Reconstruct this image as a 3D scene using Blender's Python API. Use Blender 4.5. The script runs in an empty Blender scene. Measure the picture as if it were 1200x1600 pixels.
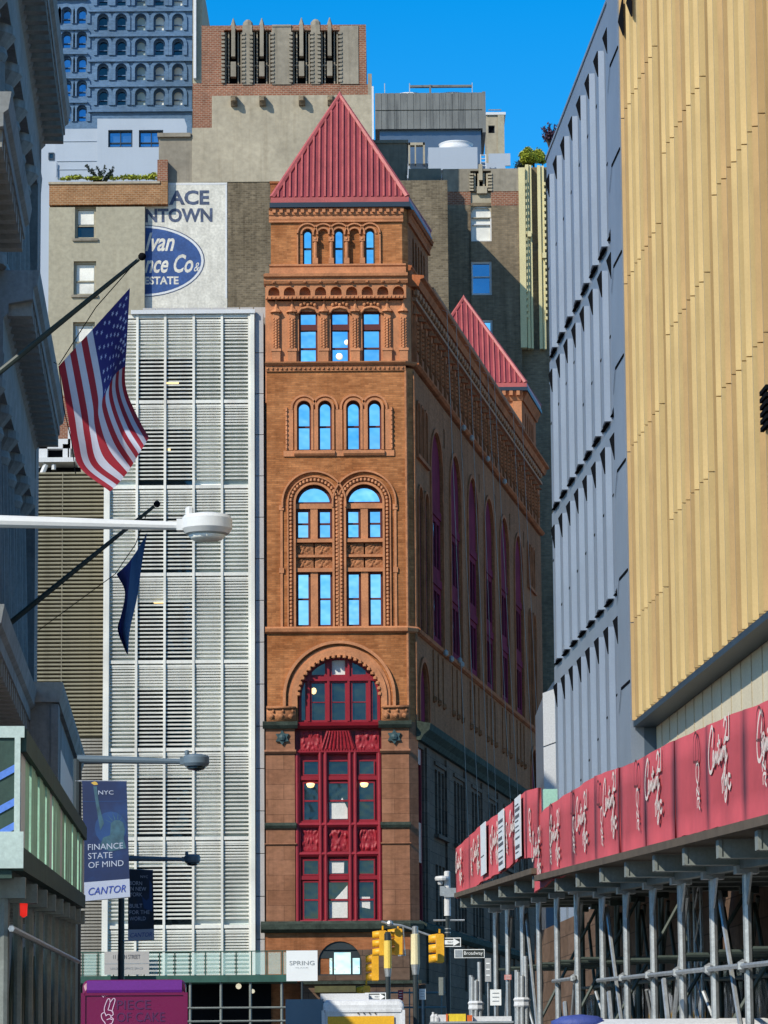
import bpy, math, random
from mathutils import Vector, Matrix, geometry
random.seed(7)
R = math.radians
SC = bpy.context.scene
COL = SC.collection
# ------------------------------------------------------------------ camera
F = 5546.0                      # focal length in photo pixels (1200 x 1600)
PITCH = math.atan(900 / F); ROLL = -0.0076; EYE = 1.7
cam = bpy.data.cameras.new('camera'); cam.sensor_fit = 'VERTICAL'; cam.sensor_height = 24.0
cam.lens = 24.0 * F / 1600; cam.clip_start = 0.5; cam.clip_end = 6000
CAMROT = Matrix.Rotation(R(90) + PITCH, 3, 'X') @ Matrix.Rotation(ROLL, 3, 'Z')
co = bpy.data.objects.new('camera', cam); COL.objects.link(co)
co.matrix_world = Matrix.Translation((0, 0, EYE)) @ CAMROT.to_4x4()
SC.camera = co
# ------------------------------------------------------------------ light
SUN_EL, SUN_AZ = 36.0, 42.0     # sun behind the camera, AZ degrees to its left
world = bpy.data.worlds.new('World'); SC.world = world; world.use_nodes = True
wn = world.node_tree; wn.nodes.clear()
sky = wn.nodes.new('ShaderNodeTexSky'); sky.sky_type = 'NISHITA'; sky.sun_disc = False
sky.sun_elevation = R(SUN_EL); sky.sun_rotation = R(180 + SUN_AZ)
sky.air_density = 1.0; sky.dust_density = 0.2; sky.ozone_density = 3.0
tcw = wn.nodes.new('ShaderNodeTexCoord'); vmw = wn.nodes.new('ShaderNodeVectorMath'); vmw.operation = 'ADD'; vmw.inputs[1].default_value = (0, 0, .03)
vnw = wn.nodes.new('ShaderNodeVectorMath'); vnw.operation = 'NORMALIZE'      # city sky: the pale band at the horizon lies below the roofs
wn.links.new(tcw.outputs['Generated'], vmw.inputs[0]); wn.links.new(vmw.outputs[0], vnw.inputs[0]); wn.links.new(vnw.outputs[0], sky.inputs[0])
hs = wn.nodes.new('ShaderNodeHueSaturation'); hs.inputs['Saturation'].default_value = 1.5
bg = wn.nodes.new('ShaderNodeBackground'); bg.inputs['Strength'].default_value = 0.15
wo = wn.nodes.new('ShaderNodeOutputWorld')
wn.links.new(sky.outputs[0], hs.inputs['Color']); wn.links.new(hs.outputs[0], bg.inputs[0]); wn.links.new(bg.outputs[0], wo.inputs[0])
sl = bpy.data.lights.new('sun', 'SUN'); sl.energy = 3.9; sl.angle = R(0.5); sl.color = (1.0, 0.93, 0.80)
so = bpy.data.objects.new('sun', sl); COL.objects.link(so)
SDIR = Vector((-math.sin(R(SUN_AZ)) * math.cos(R(SUN_EL)), -math.cos(R(SUN_AZ)) * math.cos(R(SUN_EL)), math.sin(R(SUN_EL))))
so.rotation_euler = SDIR.to_track_quat('Z', 'Y').to_euler(); so.location = (0, 0, 300)
SC.view_settings.view_transform = 'Standard'; SC.view_settings.look = 'None'
SC.view_settings.gamma = 1.0; SC.view_settings.use_curve_mapping = False
SC.view_settings.exposure = 0.35
SC.cycles.max_bounces = 6; SC.cycles.diffuse_bounces = 3; SC.cycles.glossy_bounces = 3
# ------------------------------------------------------------------ pixel -> place helpers
def ray(px, py):
    return CAMROT @ Vector(((px - 600) / F, (800 - py) / F, -1))
def P(px, py, Y):                       # the point seen at a pixel, at depth Y
    d = ray(px, py); return Vector((d.x / d.y * Y, Y, EYE + d.z / d.y * Y))
def PW(px, py, x0, k):                  # the point seen at a pixel, on the wall x = x0 + k*y
    d = ray(px, py); t = x0 / (d.x - k * d.y); return Vector((d.x * t, d.y * t, EYE + d.z * t))
def gz(Y):
    return max(0.0, min(1.2, (Y - 30) * .009))
# ------------------------------------------------------------------ mesh builder
class MB:
    def __init__(s): s.v = []; s.f = []; s.m = []
    def add(s, vs, fs, mi=0):
        n = len(s.v); s.v += [tuple(v) for v in vs]; s.f += [tuple(i + n for i in f) for f in fs]; s.m += [mi] * len(fs); return s
    def box(s, x0, x1, y0, y1, z0, z1, mi=0):
        return s.add([(x0, y0, z0), (x1, y0, z0), (x1, y1, z0), (x0, y1, z0), (x0, y0, z1), (x1, y0, z1), (x1, y1, z1), (x0, y1, z1)],
                     [(0, 1, 5, 4), (1, 2, 6, 5), (2, 3, 7, 6), (3, 0, 4, 7), (4, 5, 6, 7), (3, 2, 1, 0)], mi)
    def quad(s, a, b, c, d, mi=0): return s.add([a, b, c, d], [(0, 1, 2, 3)], mi)
    def prism(s, poly, y0, y1, mi=0):   # polygon in x,z pushed from y0 to y1
        n = len(poly); vs = [(x, y0, z) for x, z in poly] + [(x, y1, z) for x, z in poly]
        fs = [tuple(range(n)), tuple(range(2 * n - 1, n - 1, -1))] + [(i, i + n, (i + 1) % n + n, (i + 1) % n) for i in range(n)]
        return s.add(vs, fs, mi)
    def slab(s, poly, z0, z1, mi=0):    # polygon in x,y pushed from z0 to z1
        n = len(poly); vs = [(x, y, z0) for x, y in poly] + [(x, y, z1) for x, y in poly]
        fs = [tuple(range(n - 1, -1, -1)), tuple(range(n, 2 * n))] + [(i, (i + 1) % n, (i + 1) % n + n, i + n) for i in range(n)]
        return s.add(vs, fs, mi)
    def plate(s, outer, holes, y0, y1, back=False):    # wall in x,z with holes and reveals
        loops = [outer] + holes; flat = [p for l in loops for p in l]
        def area(l): return abs(sum(l[i][0] * l[(i + 1) % len(l)][1] - l[(i + 1) % len(l)][0] * l[i][1] for i in range(len(l)))) / 2
        want = area(outer) - sum(area(h) for h in holes)
        tris = geometry.tessellate_polygon([[Vector((x, z, 0)) for x, z in l] for l in loops])
        if abs(sum(area([flat[i] for i in t]) for t in tris) - want) > .002 * want + .001:
            ed = []; k = 0
            for l in loops: ed += [(k + i, k + (i + 1) % len(l)) for i in range(len(l))]; k += len(l)
            r = geometry.delaunay_2d_cdt([Vector(p) for p in flat], ed, [], 0, 1e-5)
            def inside(p, l):
                c = False
                for (xa, za), (xb, zb) in zip(l, l[1:] + l[:1]):
                    if (za > p.y) != (zb > p.y) and p.x < (xb - xa) * (p.y - za) / (zb - za) + xa: c = not c
                return c
            keep = [tuple(t) for t in r[2] if inside(sum((r[0][i] for i in t), Vector((0, 0))) / 3, outer) and not any(inside(sum((r[0][i] for i in t), Vector((0, 0))) / 3, h) for h in holes)]
            s.add([(p.x, y0, p.y) for p in r[0]], keep); tris = []
        s.add([(x, y0, z) for x, z in flat], tris)
        if back: s.add([(x, y1, z) for x, z in flat], [t[::-1] for t in tris])
        for l in loops:
            n = len(l)
            s.add([(x, y0, z) for x, z in l] + [(x, y1, z) for x, z in l], [(i, i + n, (i + 1) % n + n, (i + 1) % n) for i in range(n)])
        return s
    def sweepx(s, prof, x0, x1, mi=0):  # profile of (y,z) along x, capped
        n = len(prof); vs = [(x0, y, z) for y, z in prof] + [(x1, y, z) for y, z in prof]
        fs = [tuple(range(n)), tuple(range(2 * n - 1, n - 1, -1))] + [(i, i + n, (i + 1) % n + n, (i + 1) % n) for i in range(n)]
        return s.add(vs, fs, mi)
    def tube(s, pts, r, n=6, mi=0):
        pts = [Vector(p) for p in pts]; rr = r if isinstance(r, (list, tuple)) else [r] * len(pts)
        base = len(s.v)
        for i, p in enumerate(pts):
            t = (pts[min(i + 1, len(pts) - 1)] - pts[max(i - 1, 0)]).normalized()
            a = t.orthogonal().normalized() if abs(t.z) > .999 else t.cross(Vector((0, 0, 1))).normalized()
            b = t.cross(a)
            for k in range(n):
                an = 2 * math.pi * k / n; s.v.append(tuple(p + (a * math.cos(an) + b * math.sin(an)) * rr[i]))
        fs = []
        for i in range(len(pts) - 1):
            for k in range(n):
                k2 = (k + 1) % n; fs.append((base + i * n + k, base + i * n + k2, base + (i + 1) * n + k2, base + (i + 1) * n + k))
        fs.append(tuple(base + k for k in range(n))[::-1]); fs.append(tuple(base + (len(pts) - 1) * n + k for k in range(n)))
        s.f += fs; s.m += [mi] * len(fs); return s
    def lathe(s, prof, c=(0, 0, 0), n=16, mi=0):   # (r,z) profile round z
        base = len(s.v)
        for r, z in prof:
            for k in range(n):
                a = 2 * math.pi * k / n; s.v.append((c[0] + r * math.cos(a), c[1] + r * math.sin(a), c[2] + z))
        fs = []
        for i in range(len(prof) - 1):
            for k in range(n):
                k2 = (k + 1) % n; fs.append((base + i * n + k, base + i * n + k2, base + (i + 1) * n + k2, base + (i + 1) * n + k))
        fs.append(tuple(base + k for k in range(n))[::-1]); fs.append(tuple(base + (len(prof) - 1) * n + k for k in range(n)))
        s.f += fs; s.m += [mi] * len(fs); return s
    def ball(s, c, r, n=8, sq=(1, 1, 1)):
        m = max(3, n // 2); prof = [(r * math.sin(math.pi * i / m), -r * math.cos(math.pi * i / m)) for i in range(m + 1)]
        b = len(s.v); s.lathe(prof, (0, 0, 0), n)
        for i in range(b, len(s.v)):
            v = s.v[i]; s.v[i] = (c[0] + v[0] * sq[0], c[1] + v[1] * sq[1], c[2] + v[2] * sq[2])
        return s
    def strip(s, pts, w, y):            # flat ribbon in x,z along pts (brush stroke)
        pts = [Vector((p[0], p[1])) for p in pts]; L = []; Q = []
        for i, p in enumerate(pts):
            t = pts[min(i + 1, len(pts) - 1)] - pts[max(i - 1, 0)]
            t = t.normalized() if t.length > 1e-9 else Vector((1, 0)); nrm = Vector((-t.y, t.x)) * w / 2
            L.append((p.x + nrm.x, y, p.y + nrm.y)); Q.append((p.x - nrm.x, y, p.y - nrm.y))
        n = len(pts); return s.add(L + Q, [(i, i + 1, n + i + 1, n + i) for i in range(n - 1)])
    def archband(s, x0, x1, z0, zs, w, y0, y1, n=20):  # moulding round an arched opening, w wide, from y0 (back) out to y1
        inner = arch_path(x0, x1, z0, zs, n); outer = arch_path(x0 - w, x1 + w, z0, zs, n); k = len(inner)
        vs = [(x, y0, z) for x, z in inner] + [(x, y1, z) for x, z in inner] + [(x, y1, z) for x, z in outer] + [(x, y0, z) for x, z in outer]
        fs = []
        for i in range(k - 1):
            for a in range(3): fs.append((a * k + i, a * k + i + 1, (a + 1) * k + i + 1, (a + 1) * k + i))
        fs += [(0, k, 2 * k, 3 * k), (k - 1, 4 * k - 1, 3 * k - 1, 2 * k - 1)]
        return s.add(vs, fs)
def arch_path(x0, x1, z0, zs, n=20):    # open path: up the left jamb, over, down the right
    c = (x0 + x1) / 2; r = (x1 - x0) / 2
    return [(x0, z0)] + [(c - r * math.cos(math.pi * i / n), zs + r * math.sin(math.pi * i / n)) for i in range(n + 1)] + [(x1, z0)]
def arch(x0, x1, z0, zt, n=14):         # closed arched opening with its crown at zt
    return arch_path(x0, x1, z0, zt - (x1 - x0) / 2, n)
def rect(x0, x1, z0, z1): return [(x0, z0), (x1, z0), (x1, z1), (x0, z1)]
# ------------------------------------------------------------------ objects
def thing(name, label, cat, loc=(0, 0, 0), rz=0.0, group=None, kind=None):
    o = bpy.data.objects.new(name, None); COL.objects.link(o); o.location = loc; o.rotation_euler = (0, 0, rz)
    o.empty_display_size = .3
    o['label'] = label; o['category'] = cat
    if group: o['group'] = group
    if kind: o['kind'] = kind
    return o
def mesh_of(name, mb, mats, smooth=False):
    me = bpy.data.meshes.new(name); me.from_pydata(mb.v, [], mb.f)
    if not isinstance(mats, (list, tuple)): mats = [mats]
    for m in mats: me.materials.append(m)
    if len(mats) > 1: me.polygons.foreach_set('material_index', mb.m)
    if smooth: me.polygons.foreach_set('use_smooth', [True] * len(me.polygons))
    me.update(); return me
def part(name, mb, mats, parent=None, loc=(0, 0, 0), rz=0.0, label=None, kind=None, smooth=False):
    me = mb if isinstance(mb, bpy.types.Mesh) else mesh_of(name, mb, mats, smooth)
    o = bpy.data.objects.new(name, me); COL.objects.link(o); o.location = loc; o.rotation_euler = (0, 0, rz)
    if parent is not None: o.parent = parent
    if label: o['label'] = label
    if kind: o['kind'] = kind
    return o
def solo(name, mb, mats, label, cat, loc=(0, 0, 0), rz=0.0, group=None, smooth=False, kind=None):   # a thing that is one mesh
    o = part(name, mb, mats, None, loc, rz, label, kind, smooth); o['category'] = cat
    if group: o['group'] = group
    return o
def dup(o, loc=None, parent=None, rz=None, label=None):
    c = o.copy(); COL.objects.link(c)
    if loc is not None: c.location = loc
    if rz is not None: c.rotation_euler = (0, 0, rz)
    if parent is not None: c.parent = parent
    if label: c['label'] = label
    for ch in list(o.children): dup(ch, None, c)
    return c
def text_mb(s, x, z, w=None, h=1.0, y=0.0, shear=0.0, align='LEFT', mb=None, bold=0.0):
    cu = bpy.data.curves.new('lettering', 'FONT'); cu.body = s; cu.shear = shear; cu.offset = bold; cu.resolution_u = 3
    o = bpy.data.objects.new('lettering', cu); COL.objects.link(o)
    bpy.context.view_layer.update()
    me = bpy.data.meshes.new_from_object(o.evaluated_get(bpy.context.evaluated_depsgraph_get()))
    vs = [v.co.copy() for v in me.vertices]; fs = [tuple(p.vertices) for p in me.polygons]
    bpy.data.objects.remove(o); bpy.data.curves.remove(cu); bpy.data.meshes.remove(me)
    xa = min(v.x for v in vs); xb = max(v.x for v in vs); za = min(v.y for v in vs); zb = max(v.y for v in vs)
    sz = h / (zb - za); sx = (w / (xb - xa)) if w else sz
    mb = mb or MB()
    off = 0 if align == 'LEFT' else -(xb - xa) * sx / 2
    return mb.add([(x + off + (v.x - xa) * sx, y, z + (v.y - za) * sz) for v in vs], fs)
# ------------------------------------------------------------------ materials
def _nodes(name):
    m = bpy.data.materials.new(name); m.use_nodes = True; nt = m.node_tree
    b = nt.nodes['Principled BSDF']; return m, nt, b
def _noise(nt, scale, detail=4, stretch=None, rough=.6):
    tc = nt.nodes.new('ShaderNodeTexCoord'); n = nt.nodes.new('ShaderNodeTexNoise')
    n.inputs['Scale'].default_value = scale; n.inputs['Detail'].default_value = detail; n.inputs['Roughness'].default_value = rough
    if stretch:
        mp = nt.nodes.new('ShaderNodeMapping'); mp.inputs['Scale'].default_value = stretch
        nt.links.new(tc.outputs['Object'], mp.inputs[0]); nt.links.new(mp.outputs[0], n.inputs[0])
    else: nt.links.new(tc.outputs['Object'], n.inputs[0])
    return n
def _ramp(nt, src, stops):
    r = nt.nodes.new('ShaderNodeValToRGB'); e = r.color_ramp.elements
    while len(e) < len(stops): e.new(.5)
    for el, (p, c) in zip(e, stops): el.position = p; el.color = tuple(c) + (1,) if len(c) == 3 else c
    nt.links.new(src, r.inputs[0]); return r
def _mix(nt, a, b, fac, mode='MIX'):
    x = nt.nodes.new('ShaderNodeMix'); x.data_type = 'RGBA'; x.blend_type = mode
    for sock, v in ((x.inputs[0], fac), (x.inputs[6], a), (x.inputs[7], b)):
        if isinstance(v, (int, float)): sock.default_value = v
        elif isinstance(v, (tuple, list)): sock.default_value = tuple(v) + (1,) if len(v) == 3 else v
        else: nt.links.new(v, sock)
    return x.outputs[2]
def sc(c, k): return tuple(min(1, x * k) for x in c)
def mat(name, col, rough=.8, metal=0.0, var=.18, scale=.8, bump=.0, bscale=25, streak=0.0, col2=None, spec=.4, fine=.1, emit=0.0, stain=None):
    m, nt, b = _nodes(name)
    n = _noise(nt, scale, 6)
    c2 = col2 or sc(col, 1 + var)
    base = _ramp(nt, n.outputs[0], [(.3, sc(col, 1 - var)), (.5, col), (.72, c2)]).outputs[0]
    if fine:
        n2 = _noise(nt, bscale, 3)
        base = _mix(nt, base, _ramp(nt, n2.outputs[0], [(.3, (1 - fine * 2,) * 3), (.7, (1, 1, 1))]).outputs[0], 1.0, 'MULTIPLY')
    if streak:
        n3 = _noise(nt, 1.0, 5, (2.2, 2.2, .12), .7)
        sc_ = stain or (.35, .33, .30)
        base = _mix(nt, base, _mix(nt, (1, 1, 1), sc_, _ramp(nt, n3.outputs[0], [(.5, (0, 0, 0)), (.72, (streak,) * 3)]).outputs[0]), 1.0, 'MULTIPLY')
    nt.links.new(base, b.inputs['Base Color'])
    b.inputs['Roughness'].default_value = rough; b.inputs['Metallic'].default_value = metal
    b.inputs['Specular IOR Level'].default_value = spec
    if bump:
        nb = _noise(nt, bscale, 4); bp = nt.nodes.new('ShaderNodeBump'); bp.inputs['Strength'].default_value = bump; bp.inputs['Distance'].default_value = .03
        nt.links.new(nb.outputs[0], bp.inputs['Height']); nt.links.new(bp.outputs[0], b.inputs['Normal'])
    if emit:
        b.inputs['Emission Color'].default_value = tuple(col) + (1,); b.inputs['Emission Strength'].default_value = emit
    return m
def brick(name, c1, c2, mortar, bw=.22, bh=.075, ms=.012, patch=.35, pscale=.35, streak=.0, rough=.85, pcol=None, bump=.5):
    m, nt, b = _nodes(name)
    tc = nt.nodes.new('ShaderNodeTexCoord'); sp = nt.nodes.new('ShaderNodeSeparateXYZ'); cb = nt.nodes.new('ShaderNodeCombineXYZ')
    nt.links.new(tc.outputs['Object'], sp.inputs[0]); nt.links.new(sp.outputs[0], cb.inputs[0]); nt.links.new(sp.outputs[2], cb.inputs[1])
    t = nt.nodes.new('ShaderNodeTexBrick'); nt.links.new(cb.outputs[0], t.inputs['Vector'])
    t.inputs['Color1'].default_value = tuple(c1) + (1,); t.inputs['Color2'].default_value = tuple(c2) + (1,); t.inputs['Mortar'].default_value = tuple(mortar) + (1,)
    t.inputs['Scale'].default_value = 1; t.inputs['Brick Width'].default_value = bw; t.inputs['Row Height'].default_value = bh; t.inputs['Mortar Size'].default_value = ms
    n = _noise(nt, pscale, 7, None, .68)
    pc = pcol or (.55, .5, .45)
    base = _mix(nt, t.outputs[0], _mix(nt, (1, 1, 1), pc, _ramp(nt, n.outputs[0], [(.42, (0, 0, 0)), (.66, (patch,) * 3)]).outputs[0]), 1.0, 'MULTIPLY')
    n4 = _noise(nt, 3.0, 5, (1, 1, 2.2), .7)
    base = _mix(nt, base, _ramp(nt, n4.outputs[0], [(.3, (.72, .72, .72)), (.7, (1.15, 1.13, 1.1))]).outputs[0], 1.0, 'MULTIPLY')
    if streak:
        n3 = _noise(nt, 1.0, 5, (1.6, 1.6, .08), .7)
        base = _mix(nt, base, _ramp(nt, n3.outputs[0], [(.45, (1, 1, 1)), (.72, (1 - streak,) * 3)]).outputs[0], 1.0, 'MULTIPLY')
    nt.links.new(base, b.inputs['Base Color']); b.inputs['Roughness'].default_value = rough; b.inputs['Specular IOR Level'].default_value = .05
    bp = nt.nodes.new('ShaderNodeBump'); bp.inputs['Strength'].default_value = bump; bp.inputs['Distance'].default_value = .01; bp.invert = True
    nt.links.new(t.outputs['Fac'], bp.inputs['Height']); nt.links.new(bp.outputs[0], b.inputs['Normal'])
    return m
def glass(name, tint, rough=.03, metal=1.0, wob=.03):   # coated window glass: mirrors what stands opposite
    m, nt, b = _nodes(name)
    n = _noise(nt, .5, 2)
    nt.links.new(_ramp(nt, n.outputs[0], [(.3, sc(tint, .8)), (.7, sc(tint, 1.08))]).outputs[0], b.inputs['Base Color'])
    b.inputs['Metallic'].default_value = metal; b.inputs['Roughness'].default_value = rough
    n2 = _noise(nt, 1.1, 2); bp = nt.nodes.new('ShaderNodeBump'); bp.inputs['Strength'].default_value = wob; bp.inputs['Distance'].default_value = .1
    nt.links.new(n2.outputs[0], bp.inputs['Height']); nt.links.new(bp.outputs[0], b.inputs['Normal'])
    return m
def lamp_mat(name, col, s):
    m, nt, b = _nodes(name); b.inputs['Base Color'].default_value = tuple(col) + (1,)
    b.inputs['Emission Color'].default_value = tuple(col) + (1,); b.inputs['Emission Strength'].default_value = s; return m
M = {}
M['asphalt'] = mat('asphalt', (.05, .05, .052), .9, bump=.3, bscale=60)
M['concrete'] = mat('concrete_paving', (.32, .31, .29), .9, bump=.2)
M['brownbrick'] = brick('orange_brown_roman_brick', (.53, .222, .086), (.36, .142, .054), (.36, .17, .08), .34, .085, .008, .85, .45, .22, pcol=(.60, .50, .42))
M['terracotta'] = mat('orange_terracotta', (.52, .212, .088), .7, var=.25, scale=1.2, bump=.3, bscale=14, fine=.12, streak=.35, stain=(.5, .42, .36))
M['tcdark'] = mat('weathered_terracotta', (.42, .172, .070), .8, var=.3, scale=2.5, bump=.6, bscale=12, fine=.2)
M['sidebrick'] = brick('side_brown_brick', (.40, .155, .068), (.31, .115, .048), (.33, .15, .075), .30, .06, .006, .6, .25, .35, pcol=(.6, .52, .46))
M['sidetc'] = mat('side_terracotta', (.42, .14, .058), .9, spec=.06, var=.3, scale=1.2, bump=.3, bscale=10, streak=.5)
M['brownstone'] = brick('brownstone_blocks', (.35, .17, .10), (.28, .13, .075), (.16, .08, .05), 1.3, .62, .008, .6, .4, .3, pcol=(.6, .58, .5))
M['greystone'] = brick('dark_grey_brown_stone', (.17, .115, .085), (.135, .09, .065), (.07, .05, .04), 1.1, .5, .012, .5, .5)  # dark grey-brown blocks with darker joints
M['greencap'] = mat('green_black_patina', (.055, .07, .055), .9, spec=.08, var=.4, scale=3, bump=.5, fine=.2)
M['teal'] = mat('teal_patina_iron', (.035, .075, .08), .6, var=.4, scale=6)
M['rooftile'] = mat('red_roof_metal', (.235, .036, .045), .6, var=.22, scale=.9, streak=.45, stain=(.6, .5, .5))
M['roofrib'] = mat('red_roof_seam', (.42, .095, .085), .5, var=.2, scale=1.5, streak=.3)
M['gutter'] = mat('dark_blue_gutter', (.018, .035, .055), .5)
M['rediron'] = mat('dark_red_iron', (.27, .010, .020), .45, var=.15, scale=1.5, bump=.15, bscale=18)
M['relief'] = mat('red_cast_relief', (.32, .014, .024), .5, var=.3, scale=4, bump=1.0, bscale=7)
M['winwood'] = mat('maroon_sash', (.10, .018, .014), .6)
M['purple'] = mat('dark_purple_infill', (.20, .024, .050), .9, spec=.03, var=.3, scale=.7, streak=.4)
M['skyglass'] = glass('sky_reflecting_glass', (.86, .89, .88), wob=.12)
M['skyglass2'] = glass('pale_sky_glass', (.92, .92, .90), wob=.2)
M['skyglass3'] = glass('deeper_sky_glass', (.62, .72, .78), wob=.2)
M['darkglass'] = glass('dark_teal_glass', (.045, .065, .07), .08, .8, .2)
M['blueglass'] = glass('deep_blue_glass', (.15, .28, .42), .1, .8)
M['black'] = mat('dark_void', (.008, .009, .011), 1.0, fine=0, spec=0.0)
M['blind_and_reflection'] = mat('pale_blind_and_reflection', (.72, .72, .66), .8, var=.2, scale=.8)  # pale blinds; in the red bay they stand in for bright reflections
M['globe'] = lamp_mat('warm_lamp_glass', (1, .72, .32), 1.2)
M['whiteglobe'] = lamp_mat('cream_lamp_glass', (1, .88, .62), .5)
M['rope'] = mat('pale_rope', (.42, .38, .33), .9)
M['white'] = mat('white_paint', (.62, .63, .63), .5, var=.06, streak=.3, stain=(.7, .68, .62))
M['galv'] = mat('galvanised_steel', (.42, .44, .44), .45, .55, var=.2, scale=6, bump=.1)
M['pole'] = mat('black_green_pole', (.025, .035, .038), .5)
M['yellow'] = mat('signal_yellow', (.78, .40, .018), .45, var=.12, scale=4)
# ------------------------------------------------------------------ ground
def sheet(name, xa, xb, dz, m):
    mb = MB(); ys = [-400, 30, 163, 900] if name == 'ground' else [-250, 30, 124]
    for a, b in zip(ys, ys[1:]):
        mb.quad((xa(a), a, gz(a) + dz), (xb(a), a, gz(a) + dz), (xb(b), b, gz(b) + dz), (xa(b), b, gz(b) + dz))
    o = part(name, mb, m); o['kind'] = 'structure'; return o
RW = lambda y: 9.5 - .0559 * y          # building line on the right
LW = lambda y: -5.15 - .0559 * y        # building line on the left
sheet('ground', lambda y: -900, lambda y: 900, -.02, M['concrete'])
sheet('road', lambda y: LW(y) + 3.4, lambda y: RW(y) - 3.6, .004, M['asphalt'])
def walk(name, xa, xb):
    mb = MB()
    for a, b in ((-250, 30), (30, 122)):
        A = [(xa(a), a), (xb(a), a), (xb(b), b), (xa(b), b)]; z = [gz(a), gz(a), gz(b), gz(b)]
        vs = [(p[0], p[1], q) for p, q in zip(A, z)] + [(p[0], p[1], q + .14) for p, q in zip(A, z)]
        mb.add(vs, [(4, 5, 6, 7), (0, 1, 5, 4), (1, 2, 6, 5), (2, 3, 7, 6), (3, 0, 4, 7)])
    o = part(name, mb, M['concrete']); o['kind'] = 'structure'
walk('pavement', lambda y: LW(y) + .02, lambda y: LW(y) + 3.4)
walk('pavement', lambda y: RW(y) - 3.6, lambda y: RW(y) - .02)
mb = MB(); mb.quad((-300, 124.5, gz(124) + .008), (300, 124.5, gz(124) + .008), (300, 141, gz(141) + .008), (-300, 141, gz(141) + .008))
part('cross_road', mb, M['asphalt'])['kind'] = 'structure'
# ------------------------------------------------------------------ the narrow red-roofed building
class Fr:                                # picture rows/columns -> local x,z of an upright wall facing the camera
    def __init__(s, Y, px0, row, base): s.Y = Y; s.O = P(px0, row, Y).x; s.b = base
    def x(s, px, py): return P(px, py, s.Y).x - s.O
    def z(s, py, px=535): return P(px, py, s.Y).z - s.b
    def r(s, xa, xb, ya, yb): m = (ya + yb) / 2; return (s.x(xa, m), s.x(xb, m), s.z(yb), s.z(ya))
    def loc(s): return (s.O, s.Y, s.b)
f = Fr(146, 418, 900, gz(146)); X = f.x; Z = f.z; q = f.r
cor = thing('brick_tower_building', 'narrow orange brick building with a red pyramid roof and red iron bay on the corner', 'building', f.loc())
W = X(649, 900); XC = X(636.5, 900)      # front width; where the corner bevel starts
SD = Vector((.155, .988)).normalized(); SRZ = math.atan2(SD.y, SD.x); SLEN = 47.3
bev = W - XC; SY = bev                   # the corner is cut at 45 degrees
SL = (W, SY, 0)                          # start of the side wall
def S(name, mb, m, label=None, kind=None, smooth=False): return part(name, mb, m, cor, SL, SRZ, label, kind, smooth)
def Fp(name, mb, m, label=None, kind=None, smooth=False, loc=(0, 0, 0)): return part(name, mb, m, cor, loc, 0, label, kind, smooth)
def side_xy(t, d=0.0): return (W + SD.x * t - SD.y * d, SY + SD.y * t + SD.x * d)
zc1, zc2, zc3, zbase = Z(568), Z(984), Z(1130), 0.0
ztop = Z(430); zpar = Z(402)
# core volume
mb = MB(); fx = [(.03, .5), (W - .55, .5)]
mb.slab([(.03, .5), (W - .6, .5), side_xy(0.6, .55), side_xy(SLEN - .05, .55), (.03, SY + SLEN * SD.y)], 0.02, ztop - .02)
Fp('core_wall', mb, M['sidebrick'])
# -- windows
def window(x0, x1, z0, z1, y, gl, frame=M['winwood'], arched=False, rails=(), mulls=(), fw=.075, label=None, put=Fp, d=.1):
    mb = MB(); o = arch(x0, x1, z0, z1) if arched else rect(x0, x1, z0, z1)
    i = arch(x0 + fw, x1 - fw, z0 + fw, z1 - fw) if arched else rect(x0 + fw, x1 - fw, z0 + fw, z1 - fw)
    mb.plate(o, [i], y, y + d)
    for r_ in rails: mb.box(x0 + fw, x1 - fw, y + .02, y + d, r_ - .035, r_ + .035)
    for m_ in mulls: mb.box(m_ - .03, m_ + .03, y + .015, y + d, z0 + fw, z1 - fw)
    if gl is M['skyglass'] and put is Fp: gl = random.choice((M['skyglass'], M['skyglass'], M['skyglass2'], M['skyglass3']))
    w = put('window', mb, frame, label=label)
    g = MB(); k = fw * .8
    pl = arch(x0 + k, x1 - k, z0 + k, z1 - k) if arched else rect(x0 + k, x1 - k, z0 + k, z1 - k)
    tl = [random.uniform(-.016, .016) for _ in range(2)]; xm = (x0 + x1) / 2; zm = (z0 + z1) / 2
    g.add([(x, y + d * .85 + (x - xm) * tl[0] + (z - zm) * tl[1], z) for x, z in pl], [tuple(range(len(pl)))])
    part('pane', g, gl, w); return w
# -- front wall, one piece from the tower cornice down to the stone piers
ra = Z(703); hol = []; W1 = []; 
for a, b in ((464, 486), (497, 518.5), (541, 563), (574.5, 596)): W1.append((X(a, 665), X(b, 665), Z(703), Z(626)))
hol += [arch(*w) for w in W1]
W2 = [(X(462, 800), X(519, 800), Z(979), Z(757)), (X(540.5, 800), X(597.5, 800), Z(979), Z(757))]
hol += [arch(*w, n=24) for w in W2]
big = (X(465.5, 1090), X(595, 1090), Z(1129), Z(1024)); hol += [arch_path(big[0], big[1], big[2], Z(1089), 28)]
mb = MB().plate(rect(.0, XC, zc3, Z(575)), [h if h[0] != h[-1] else h[:-1] for h in hol], 0, .45)
mb.quad((XC, 0, zc3), (W, SY, zc3), (W, SY, Z(575)), (XC, 0, Z(575)))
mb.box(-.02, 0, .01, 1.2, zc3, Z(575))
Fp('front_wall', mb, M['brownbrick'])
mb = MB().tube([(XC, .0, zc3), (XC, .0, Z(580))], .07, 6).tube([(W, SY, zc3), (W, SY, Z(580))], .07, 6); Fp('corner_bead', mb, M['tcdark'])
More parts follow.
